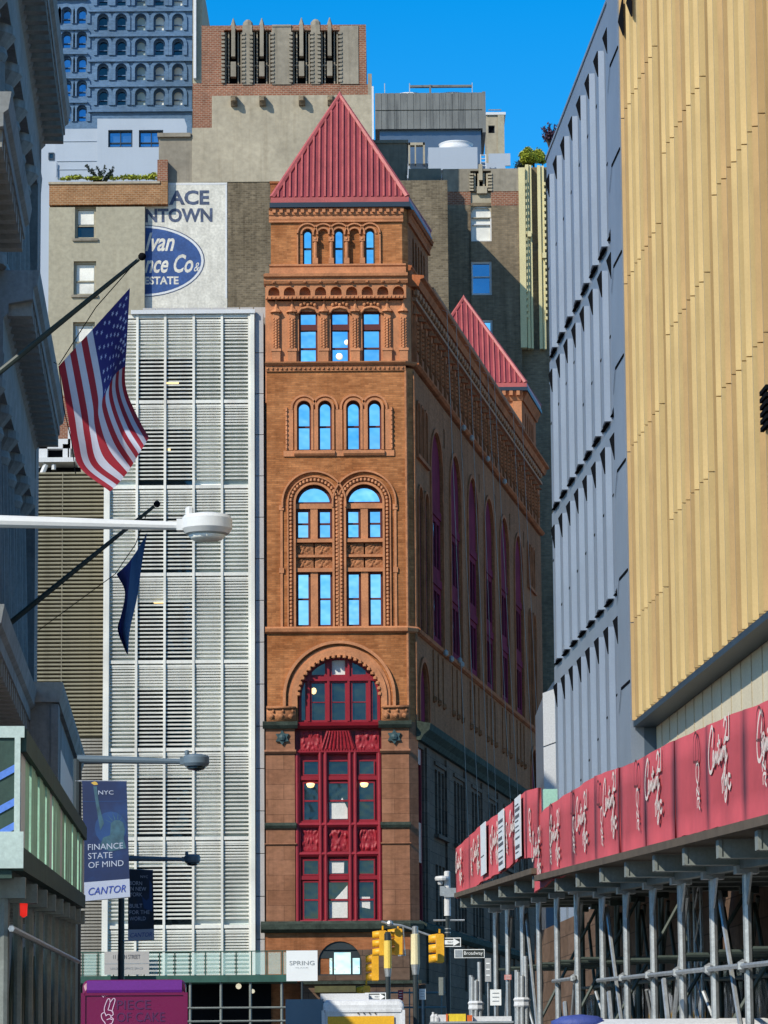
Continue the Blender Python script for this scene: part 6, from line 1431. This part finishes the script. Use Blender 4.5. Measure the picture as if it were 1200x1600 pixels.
o = G[0][0].copy(); fl = thing('striped_flag', 'large red and white striped flag with a starry blue corner hanging over the street', 'flag', o)
def band(name, i0, i1, j0, j1, m, off=0):
    vs = [G[i][j] - o for i in range(i0, i1 + 1) for j in range(j0, j1 + 1)]; w = j1 - j0 + 1; fs = [(i * w + j, i * w + j + 1, (i + 1) * w + j + 1, (i + 1) * w + j) for i in range(i1 - i0) for j in range(j1 - j0)]
    return part(name, MB().add(vs, fs), m, fl, smooth=True)
for k in range(13): band('stripe', k * 4, k * 4 + 4, 16 if k < 7 else 0, 40, M['fred'] if k % 2 == 0 else M['fwhite'])
ct = band('canton', 0, 28, 0, 16, M['fblue'])
m2 = MB()
for r_ in range(9):
    for c_ in range(6 if r_ % 2 == 0 else 5):
        i = 28 * ((r_ + .7) / 9.6); j = 16 * ((c_ + .6 + (.5 if r_ % 2 else 0)) / 6.3); i0, j0 = int(i), int(j); pnt = G[i0][j0].lerp(G[min(52, i0 + 1)][min(40, j0 + 1)], .5) - o
        du = (G[i0 + 1][j0] - G[i0][j0]).normalized(); dv = (G[i0][j0 + 1] - G[i0][j0]).normalized(); nrm = Vector((0, -.02, 0))
        pts = [pnt + nrm + (du * math.cos(a * .6283) + dv * math.sin(a * .6283)) * (.062 if a % 2 == 0 else .026) for a in range(10)]; m2.add(pts, [tuple(range(10))])
part('star', m2, M['star'], ct)
ctrl = [[(230, 832), (222, 880), (214, 935), (203, 985), (200, 1023)], [(214, 860), (208, 900), (202, 945), (196, 988), (199, 1022)], [(198, 882), (198, 912), (195, 950), (190, 985), (198, 1021)], [(182, 897), (195, 924), (190, 958), (184, 985), (197, 1020)]]
G = cloth(ctrl, (0, .33, .66, 1), (0, .25, .5, .78, 1), 99.6, lambda s, t: .25 * math.sin(6 * s + 4 * t), 18, 24)
o = G[0][0].copy(); fl = thing('blue_flag', 'narrow limp dark blue flag hanging from the lower pole', 'flag', o)
M['flagb1'] = mat('dark_blue_flag_cloth', (.012, .018, .11), .8, var=.1); M['flagb2'] = mat('mid_blue_flag_cloth', (.03, .085, .19), .8, var=.1)
band('cloth', 0, 9, 0, 24, M['flagb2']); band('cloth', 9, 18, 0, 24, M['flagb1'])
def line(label, pts, Y, r=.012, grp=None):
    pp = [P(a, b, Y) for a, b in pts]; return solo('halyard', MB().tube([p - pp[0] for p in pp], r, 4), M['black'], label, 'rope', pp[0], group=grp)
line('thin dark halyard from the tip of the upper flagpole down to the striped flag', [(207, 415), (150, 480), (92, 570), (84, 566)], 83.5)
line('thin dark halyard running down below the striped flag corner', [(92, 572), (100, 640), (112, 690), (118, 740)], 83.7)
line('thin dark halyard looping from the lower flagpole to the blue flag', [(228, 806), (212, 850), (180, 897), (60, 985)], 99.8)
# ------------------------------------------------------------------ traffic signals, poles and signs at the crossing
CY = 105
def signal(label, x0, x1, y0, y1, Y, face, grp='yellow traffic signals at the crossing', n=3):
    """housing seen from the back or side with visors toward `face` (-1 left, 1 right)"""
    a, b = P(x0, y1, Y), P(x1, y0, Y); h = b.z - a.z; w = b.x - a.x; t = thing('traffic_signal', label, 'traffic light', (a.x, Y, a.z), 0, grp)
    s = h / n; hx = (w * .55, w) if face < 0 else (0, w * .45)
    part('housing', MB().box(hx[0], hx[1], -.12, .16, 0, h - .02), M['yellow'], t)
    for k in range(n):
        m2 = MB(); zc = (k + .5) * s; r = s * .44; rings = []
        x_a, x_b = (hx[0], 0) if face < 0 else (hx[1], w)
        nn = 14
        vs = [(x_, .02 + rr * math.sin(2 * math.pi * i / nn), zc + rr * math.cos(2 * math.pi * i / nn) - dz) for x_, rr, dz in ((x_a, r, 0), (x_b, r * .92, .02), (x_b, r * .80, .02), (x_a, r * .8, 0)) for i in range(nn)]
        m2.add(vs, [(q_ * nn + i, q_ * nn + (i + 1) % nn, (q_ + 1) * nn + (i + 1) % nn, (q_ + 1) * nn + i) for q_ in range(3) for i in range(nn)])
        v_ = part('visor', m2, M['yellow'], t, smooth=True)
        part('lens', MB().add([(x_a + (.01 if face > 0 else -.01), .02 + r * .8 * math.sin(2 * math.pi * i / nn), zc + r * .8 * math.cos(2 * math.pi * i / nn)) for i in range(nn)], [tuple(range(nn))]), M['black'], v_)
    part('hanger', MB().tube([((hx[0] + hx[1]) / 2, 0, h), ((hx[0] + hx[1]) / 2, 0, h + .12)], .03, 5).box(hx[0] - .02, hx[1] + .03, -.14, -.11, .02, h - .04), M['yellow'], t)
    return t
signal('yellow traffic signal left of the sunlit pole sleeve, upper of the two on that side', 582, 603, 1453, 1494, CY, -1)
signal('yellow traffic signal right behind the leftmost pale pole sleeve', 606, 627, 1450, 1493, CY + .4, -1)
signal('lower dull yellow traffic signal beside the small arched window', 571.5, 590, 1490, 1533, CY + 1, -1)
signal('half hidden yellow traffic signal just above the yellow truck roof', 557, 577, 1539, 1569, CY + 2, -1, n=2)
signal('yellow traffic signal behind the black and white arrow sign', 670, 692, 1458, 1505, CY, -1)
M['cream'] = M['cream']; M['creampole'] = mat('cream_pole_sleeve', (.74, .66, .40), .6, var=.05); M['tape'] = mat('yellow_pole_sleeve', (.80, .58, .12), .6, var=.08)
def pole(label, px, top, Y, r, segs, name='signal_pole'):
    g = gz(Y); zt_ = P(px, top, Y).z - g; c = P(px, 1500, Y); t = thing(name, label, 'pole', (c.x, Y, g)); zz = lambda py: P(px, py, Y).z - g
    part('shaft', MB().tube([(0, 0, 0), (0, 0, zt_)], r, 10).lathe([(r * 2, 0), (r * 1.8, .5), (r * 1.1, .7)], n=10), M['pole'], t)
    for nm, ya, yb, ra, rb, m in segs: part(nm, MB().lathe([(ra, zz(yb)), (rb, zz(ya)), (rb * .6, zz(ya) + .02)], n=12), m, t, smooth=False)
    return t, zz
pole('dark pole with a yellow sleeve between two yellow traffic signals', 606, 1456, CY - .6, .075, [('collar', 1459, 1470, .1, .1, M['pole']), ('sleeve', 1470, 1513, .115, .115, M['tape']), ('cone', 1513, 1526, .08, .11, M['galv'])])
pole('dark pole with a long cream sleeve and grey cap right of the yellow signals', 649, 1450, CY - 1, .08, [('cap', 1448, 1460, .09, .09, M['galv']), ('sleeve', 1460, 1507, .135, .125, M['creampole']), ('cone', 1507, 1523, .09, .13, M['galv'])])
t, zz = pole('tall dark pole with a pale top carrying a camera and the arrow sign', 700, 1362, CY + .2, .07, [('top_mast', 1362, 1431, .1, .09, M['white'])], 'camera_pole')
part('crossbar', MB().tube([(-.42, 0, zz(1438)), (.5, 0, zz(1438))], .03, 6), M['galv'], t)
for px in (0,): part('camera', MB().lathe([(.2, 0), (.22, .06), (.2, .12), (.06, .14)], (-.15, -.05, zz(1376)), 12).ball((-.2, -.05, zz(1379)), .09, 8), M['white'], t)
part('control_box', MB().box(-.22, -.06, -.12, .12, zz(1400), zz(1385)).box(-.1, .28, -.16, .1, zz(1402), zz(1388)), M['galv'], t); part('side_cabinet', MB().box(-.28, -.1, -.1, .1, zz(1555), zz(1527)), M['steel'], t)
part('clamp', MB().lathe([(.09, 0), (.09, .03)], (0, 0, zz(1458)), 8).lathe([(.09, 0), (.09, .03)], (0, 0, zz(1452)), 8), M['galv'], t)
m2 = MB().tube([P(627, 1446, CY) - P(627, 1446, CY), P(690, 1468, CY) - P(627, 1446, CY)], .03, 5).tube([P(630, 1447, CY) - P(627, 1446, CY), P(633, 1493, CY) - P(627, 1446, CY), P(622, 1493, CY) - P(627, 1446, CY)], .025, 5).tube([P(596, 1440, CY) - P(627, 1446, CY), P(609, 1444, CY) - P(627, 1446, CY), P(627, 1446, CY) - P(627, 1446, CY)], .035, 5).ball(P(609, 1443, CY) - P(627, 1446, CY), .1, 8)
solo('traffic_gantry', m2, M['galv'], 'thin galvanised arm and struts tying the yellow traffic signals together', 'gantry', P(627, 1446, CY))
M['signblack'] = mat('black_sign_enamel', (.03, .035, .03), .5, fine=0); M['signpaper'] = mat('white_sign_enamel', (.8, .82, .8), .5, var=.04, fine=0)
def arrow_sign(label, x0, x1, y0, y1, Y, text='ONE WAY'):
    a, b = P(x0, y1, Y), P(x1, y0, Y); w, h = b.x - a.x, b.z - a.z; t = thing('arrow_sign', label, 'sign', (a.x, Y, a.z), 0, 'one way arrow signs')
    part('plate', MB().box(0, w, 0, .02, 0, h), M['signpaper'], t); part('ground', MB().box(.025, w - .025, -.006, 0, .025, h - .025), M['signblack'], t)
    part('arrow', MB().prism([(.05, h * .26), (w * .7, h * .26), (w * .7, h * .08), (w * .96, h * .5), (w * .7, h * .92), (w * .7, h * .74), (.05, h * .74)], -.012, -.006), M['signpaper'], t)
    part('lettering', text_mb('ONE', w * .1, h * .38, w * .22, h * .24, -.016), M['signblack'], t); part('lettering', text_mb('WAY', w * .46, h * .38, w * .24, h * .24, -.016), M['signblack'], t)
arrow_sign('black and white arrow sign pointing right on the camera pole', 681, 720, 1465, 1479.5, CY - .1)
arrow_sign('lower black and white arrow sign pointing right just above the yellow truck', 570, 603, 1551, 1564, CY - 1)
a, b = P(710, 1497, CY - .1), P(757, 1483, CY - .1); t = thing('street_name_sign', 'dark street name sign with white letters on the camera pole', 'sign', (a.x, CY - .1, a.z)); w, h = b.x - a.x, b.z - a.z
part('plate', MB().box(0, w, 0, .02, 0, h), M['signpaper'], t); part('ground', MB().box(w * .28, w - .02, -.006, 0, .02, h - .02), M['signblack'], t); part('emblem', MB().box(.02, w * .26, -.006, 0, .02, h - .02), M['galv'], t); part('lettering', text_mb('Broadway', w * .32, h * .25, w * .62, h * .5, -.012), M['signpaper'], t)
def plate_sign(label, x0, x1, y0, y1, Y, m, cat='sign', post=True):
    a, b = P(x0, y1, Y), P(x1, y0, Y); t = thing('notice_sign', label, cat, (a.x, Y, gz(Y))); w = b.x - a.x; z0 = a.z - gz(Y); z1 = b.z - gz(Y)
    part('plate', MB().box(0, w, 0, .02, z0, z1), m, t); m2 = MB()
    for k in range(3): zz_ = z0 + (z1 - z0) * (.25 + .25 * k); m2.box(w * .2, w * .8, -.006, 0, zz_, zz_ + (z1 - z0) * .05)
    part('print_line', m2, M['galv'] if m is M['signpaper'] else M['signpaper'], t)
    if post: part('post', MB().tube([(w / 2, .05, 0), (w / 2, .05, z1)], .025, 5), M['galv'], t)
M['signred'] = mat('red_sign_enamel', (.30, .02, .04), .5, fine=0)
plate_sign('small dark red notice sign left of the cream pole', 622, 630, 1547, 1563, CY + 3, M['signred']); plate_sign('small white notice plate beside the cream pole', 655, 665, 1545, 1562, CY - .8, M['signpaper'])
plate_sign('tall narrow grey notice plate in the gloom right of the street name sign', 758, 767, 1497, 1534, CY - 20, mat('grey_notice', (.35, .36, .36), .6)); plate_sign('pinkish white notice board near the pipe bundle', 766, 783, 1546, 1571, 72, M['signpaper']); plate_sign('small pink tag tied to a shed post', 788, 799, 1523, 1531, 68, mat('pink_tag', (.6, .25, .22), .6), 'tag')
# ------------------------------------------------------------------ green canopy along the cross street, with its signs
cy = 143.2; c0 = P(120, 1535, cy); g = gz(cy); cn = thing('green_canopy', 'dark green sidewalk canopy with a glass railing at the foot of the pale louvred building', 'canopy', (c0.x, cy, g)); zx = lambda py: P(300, py, cy).z - g; xx = lambda px: P(px, 1530, cy).x - c0.x
M['canopy'] = mat('teal_green_fascia', (.03, .10, .075), .6, var=.3, scale=1, streak=.4); M['railglass'] = None
m_, nt_, b_ = _nodes('greenish_railing_glass'); b_.inputs['Base Color'].default_value = (.55, .8, .72, 1); b_.inputs['Roughness'].default_value = .05; b_.inputs['Transmission Weight'].default_value = 0; b_.inputs['Alpha'].default_value = .25; M['railglass'] = m_
part('fascia', MB().box(0, xx(462), 0, 2.6, zx(1535), zx(1524)), M['canopy'], cn)
part('handrail', MB().box(0, xx(462), .05, .1, zx(1487.5), zx(1486)), M['canopy'], cn)
for k in range(15): px = 128 + k * 24; part('baluster', MB().box(xx(px), xx(px) + .05, .05, .1, zx(1524), zx(1487)), M['canopy'], cn); part('glass_panel', MB().box(xx(px) + .08, xx(px + 24) - .04, .07, .08, zx(1523), zx(1489)), M['railglass'], cn)
for px in (140, 218, 297, 345, 391, 440): part('post', MB().tube([(xx(px), .15, 0), (xx(px), .15, zx(1535))], .06, 6), M['steel'], cn)
for py in (1575, 1596): part('guard_rail', MB().tube([(xx(285), .1, zx(py)), (xx(470), .1, zx(py))], .04, 5), M['steel'], cn)
part('hanging_globe', MB().ball((xx(372), .5, zx(1541)), .12, 8).ball((xx(394), .5, zx(1549)), .09, 8), M['whiteglobe'], cn)
part('shop_wall', MB().box(-8, xx(420), 2.7, 2.8, .02, zx(1524)), M['black'], cn)
def board(label, x0, x1, y0, y1, Y, lines, nm='sign_board', m=None):
    a, b = P(x0, y1, Y), P(x1, y0, Y); t = thing(nm, label, 'sign', (a.x, Y, a.z)); w, h = b.x - a.x, b.z - a.z
    part('board', MB().box(0, w, 0, .05, 0, h), m or M['paper'], t)
    for s, u, v, uw, vh, mm in lines: part('lettering', text_mb(s, u * w, v * h, uw * w, vh * h, -.012), mm, t)
    return t
M['tan'] = mat('pale_grey_board', (.42, .40, .37), .7, var=.08)
t = board('pale grey street address board on the canopy railing', 163, 233, 1486.5, 1523, cy - .3, [('11 JOHN STREET', .2, .62, .6, .24, M['print']), ('LEASING OFFICE SPACE', .14, .22, .72, .09, M['galv'])], m=M['tan'])
part('rule_line', MB().box(0, P(233, 1500, cy - .3).x - t.location.x, -.008, 0, .42, .45), M['galv'], t)
t = board('square white sign with pale grey letters in front of the brick base', 447.5, 496, 1485, 1533, 138, [('SPRING', .1, .52, .8, .14, M['galv']), ('PLACE', .3, .42, .4, .03, M['galv'])], m=M['signpaper'])
part('post', MB().tube([(.6, .06, -4.2), (.6, .06, .1)], .04, 6), M['pole'], t)
# dark street level beyond the crossing
cor_f = MB().box(X(470, 1560), X(650, 1560), -.35, -.05, .02, Z(1536)); Fp('street_front', cor_f, M['greystone']); Fp('street_cornice', MB().box(X(470, 1560), W + .1, -.5, -.05, Z(1538), Z(1533)), M['greencap'])
Fp('shop_sign', MB().box(X(492, 1545), X(556, 1545), -.55, -.36, Z(1551), Z(1541)), mat('olive_shop_fascia', (.09, .085, .03), .7, var=.3, scale=3)); S('street_front', MB().box(-.2, SLEN, -.3, -.02, .02, Z(1538)), M['greystone'])
m2 = MB(); r0_ = P(632, 1574, 120)
for py in (1551, 1574): m2.tube([P(560, py, 120) - r0_, P(700, py, 120) - r0_], .03, 4)
for px in (662, 690, 640): m2.tube([P(px, 1545, 120) - r0_, P(px, 1680, 120) - r0_], .03, 4)
solo('pipe_railing', m2, M['steel'], 'thin steel pipe railing in the shade behind the traffic poles', 'railing', r0_)
# ------------------------------------------------------------------ vehicles
def rbox(mb, x0, x1, y0, y1, z0, z1, r, n=4):    # box with rounded upper edges
    prof = [(x0, z0), (x1, z0)] + [(x1 - r + r * math.cos(math.pi / 2 * i / n), z1 - r + r * math.sin(math.pi / 2 * i / n)) for i in range(n + 1)] + [(x0 + r - r * math.sin(math.pi / 2 * i / n), z1 - r + r * math.cos(math.pi / 2 * i / n)) for i in range(n + 1)]
    k = len(prof); rings = [(y0 + r, 0)]; vs = []
    cx = (x0 + x1) / 2
    st = [(y0, r), (y0 + r * .3, r * .3), (y0 + r, 0), (y1 - r, 0), (y1, r * .6)]
    for y, ins in st: vs += [(x + (ins if x < cx else -ins) * .35, y, z - (ins if z > z0 + .01 else 0)) for x, z in prof]
    fs = [tuple(range(k)), tuple(range(len(vs) - 1, len(vs) - k - 1, -1))] + [(a * k + i, a * k + (i + 1) % k, (a + 1) * k + (i + 1) % k, (a + 1) * k + i) for a in range(len(st) - 1) for i in range(k)]
    return mb.add(vs, fs)
M['rubber'] = mat('black_rubber', (.02, .02, .02), .9)
def truck(label, Y, x0, x1, top, rz, body, trim, length=6.5, cabcol=None):
    a, b = P(x0, top, Y), P(x1, top, Y); w = b.x - a.x; g = gz(Y); h = a.z - g; t = thing('box_truck', label, 'truck', ((a.x + b.x) / 2, Y, g), rz)
    part('cargo_box', rbox(MB(), -w / 2, w / 2, 0, length, 1.0, h, .16), body, t)
    m2 = MB()
    for s in (-1, 1): m2.box(s * (w / 2 - .02) - .05, s * (w / 2 - .02) + .05, -.03, .06, 1.0, h - .3)
    m2.box(-w / 2 + .05, w / 2 - .05, -.03, .05, h - .36, h - .28); part('edge_trim', m2, trim, t)
    part('chassis', MB().box(-w / 2 + .3, w / 2 - .3, .2, length + 1.6, .55, 1.0).box(-w / 2, w / 2, -.1, .05, .5, .7), M['black'], t)
    part('cab', rbox(MB(), -1.0, 1.0, length + .1, length + 1.9, .6, 2.5, .2), cabcol or body, t)
    for y in (1.2, length + 1.0):
        for s in (-1, 1):
            wl2 = part('wheel', MB().tube([(s * (w / 2 - .28), y, .48), (s * (w / 2 - .02), y, .48)], .48, 16), M['rubber'], t); part('rim', MB().tube([(s * (w / 2 - .02), y, .48), (s * (w / 2), y, .48)], .26, 12), M['galv'], wl2)
    for s in (-1, 1): part('tail_lamp', MB().box(s * (w / 2 - .15) - .08, s * (w / 2 - .15) + .08, -.13, -.10, .72, .86), M['signred'], t)
    return t, w, h
M['magenta'] = mat('magenta_truck_paint', (.15, .006, .055), .35, var=.05, fine=.02); M['violet'] = mat('violet_trim_paint', (.12, .012, .19), .4, var=.05); M['plum'] = mat('dark_plum_print', (.07, .012, .07), .6, fine=0); M['pinkline'] = mat('pale_pink_print', (.62, .45, .58), .6, fine=0)
t, w, h = truck('magenta box truck with a rounded top and moving company lettering on its back', 82, 129, 291, 1531, .06, M['magenta'], M['magenta'])
part('roof_edge', MB().sweepx([(-.035, h - .30), (-.05, h - .24), (.02, h - .02), (.06, h - .02), (.06, h - .30)], -w / 2 + .1, w / 2 - .1), M['violet'], t)
for s, zz_, ww, hh_, mm in (('PIECE', h - .68, .78, .21, 'plum'), ('OF CAKE', h - .96, 1.1, .21, 'plum'), ('MOVING & STORAGE', h - 1.12, 1.1, .09, 'pinkline')): part('lettering', text_mb(s, -.40, zz_, ww, hh_, -.012), M[mm], t)
m2 = MB(); ox, oz = -.78, h - 1.15                # line drawing of a hand with crossed fingers
for st_ in ([(.10, 0), (.12, .15), (.05, .25), (.03, .36), (.10, .40), (.14, .32)], [(.10, .40), (.10, .52), (.17, .70), (.22, .70), (.22, .60), (.18, .46)], [(.22, .62), (.30, .72), (.34, .68), (.28, .46), (.30, .40)], [(.18, .46), (.26, .44), (.30, .36), (.24, .30), (.30, .26), (.27, .16), (.20, .12), (.20, 0)], [(.14, .34), (.20, .36), (.26, .32)], [(.15, .24), (.22, .26), (.28, .24)]): m2.strip([(ox + p.x, oz + p.y) for p in spl(st_)], .018, -.012)
for a_ in (100, 125, 150): m2.strip([(ox + .17 + .1 * math.cos(R(a_)), oz + .72 + .06 * math.sin(R(a_))), (ox + .17 + .18 * math.cos(R(a_)), oz + .74 + .14 * math.sin(R(a_)))], .018, -.012)
part('hand_emblem', m2, M['pinkline'], t)
M['truckwhite'] = mat('weathered_white_truck_shell', (.72, .74, .76), .5, var=.12, scale=2, streak=.5, stain=(.55, .55, .55)); M['amber'] = mat('amber_door_paint', (.85, .46, .02), .5, var=.05)
t, w, h = truck('white topped box truck with an amber yellow rear door and dark side', 101, 504, 631, 1562, .0, M['truckwhite'], M['truckwhite'])
part('rear_door', MB().box(-w / 2 + .14, w / 2 - .28, -.06, -.035, 1.1, h - .47), M['amber'], t); part('side_panel', MB().box(-w / 2 - 1.05, -w / 2 + .02, .2, 6.4, 1.0, h + .02), M['bluedark'], t); part('roof_hatch', MB().box(-w / 2 - .1, w / 2 - 1.0, 2.0, 3.5, h - .02, h + .22), M['white'], t)
m2 = MB()
for k in range(4): m2.ball((-.15 + k * .16, -.04, h - .38), .025, 5)
part('marker_lamp', m2, M['black'], t)
# van roof and vendor cart at the bottom right
c = P(1060, 1591, 46); g = gz(46); vn = thing('white_van', 'white van with a blue tarpaulin on its roof beside the steel shed posts', 'van', (c.x, 46, g)); h = c.z - g
part('body', rbox(MB(), -1.2, 1.35, 0, 5.0, .45, h, .22), M['white'], vn); part('tarpaulin', MB().ball((-1.25, .3, h - .06), .30, 10, (1.3, .9, .42)), mat('blue_tarpaulin', (.05, .08, .30), .6, var=.2, scale=4, bump=.4), vn, smooth=True)
part('rear_window', MB().box(-.9, 1.05, -.03, .05, 1.4, 2.0), M['darkglass'], vn)
for y in (1.0, 4.0):
    for s in (-1.1, 1.25): part('wheel', MB().tube([(s - .1, y, .35), (s + .1, y, .35)], .35, 14), M['rubber'], vn)
c = P(718, 1600, 60); g = gz(60); vc = thing('vendor_cart', 'street vendor cart with white, yellow and orange goods along its top', 'cart', (c.x, 60, g)); zz = lambda py: P(718, py, 60).z - g; xx = lambda px: P(px, 1590, 60).x - c.x
part('cabinet', MB().box(xx(676), xx(800), 0, 1.6, .5, zz(1597)), M['white'], vc); part('counter', MB().box(xx(672), xx(802), -.08, 1.7, zz(1599), zz(1596)), M['galv'], vc)
part('yellow_box', MB().box(xx(701), xx(728), .1, .5, zz(1597), zz(1584)), mat('yellow_plastic', (.75, .55, .03), .5), vc); part('white_box', MB().box(xx(684), xx(700), .1, .5, zz(1597), zz(1585)).box(xx(740), xx(800), .2, 1.4, zz(1596), zz(1588)), M['white'], vc)
part('orange_box', MB().box(xx(730), xx(738), .1, .5, zz(1597), zz(1586)).box(xx(697), xx(700), .08, .2, zz(1597), zz(1584)), mat('orange_plastic', (.60, .12, .02), .5), vc); part('bottle', MB().lathe([(.05, 0), (.05, .10), (.02, .14), (.02, .17)], (xx(677), .1, zz(1597)), 8).lathe([(.05, 0), (.05, .08), (.02, .11), (.02, .14)], (xx(682), .1, zz(1597)), 8), M['white'], vc)
for s in (690, 785): part('wheel', MB().tube([(xx(s), -.02, .3), (xx(s), .1, .3)], .3, 14), M['rubber'], vc)
bpy.context.view_layer.update()
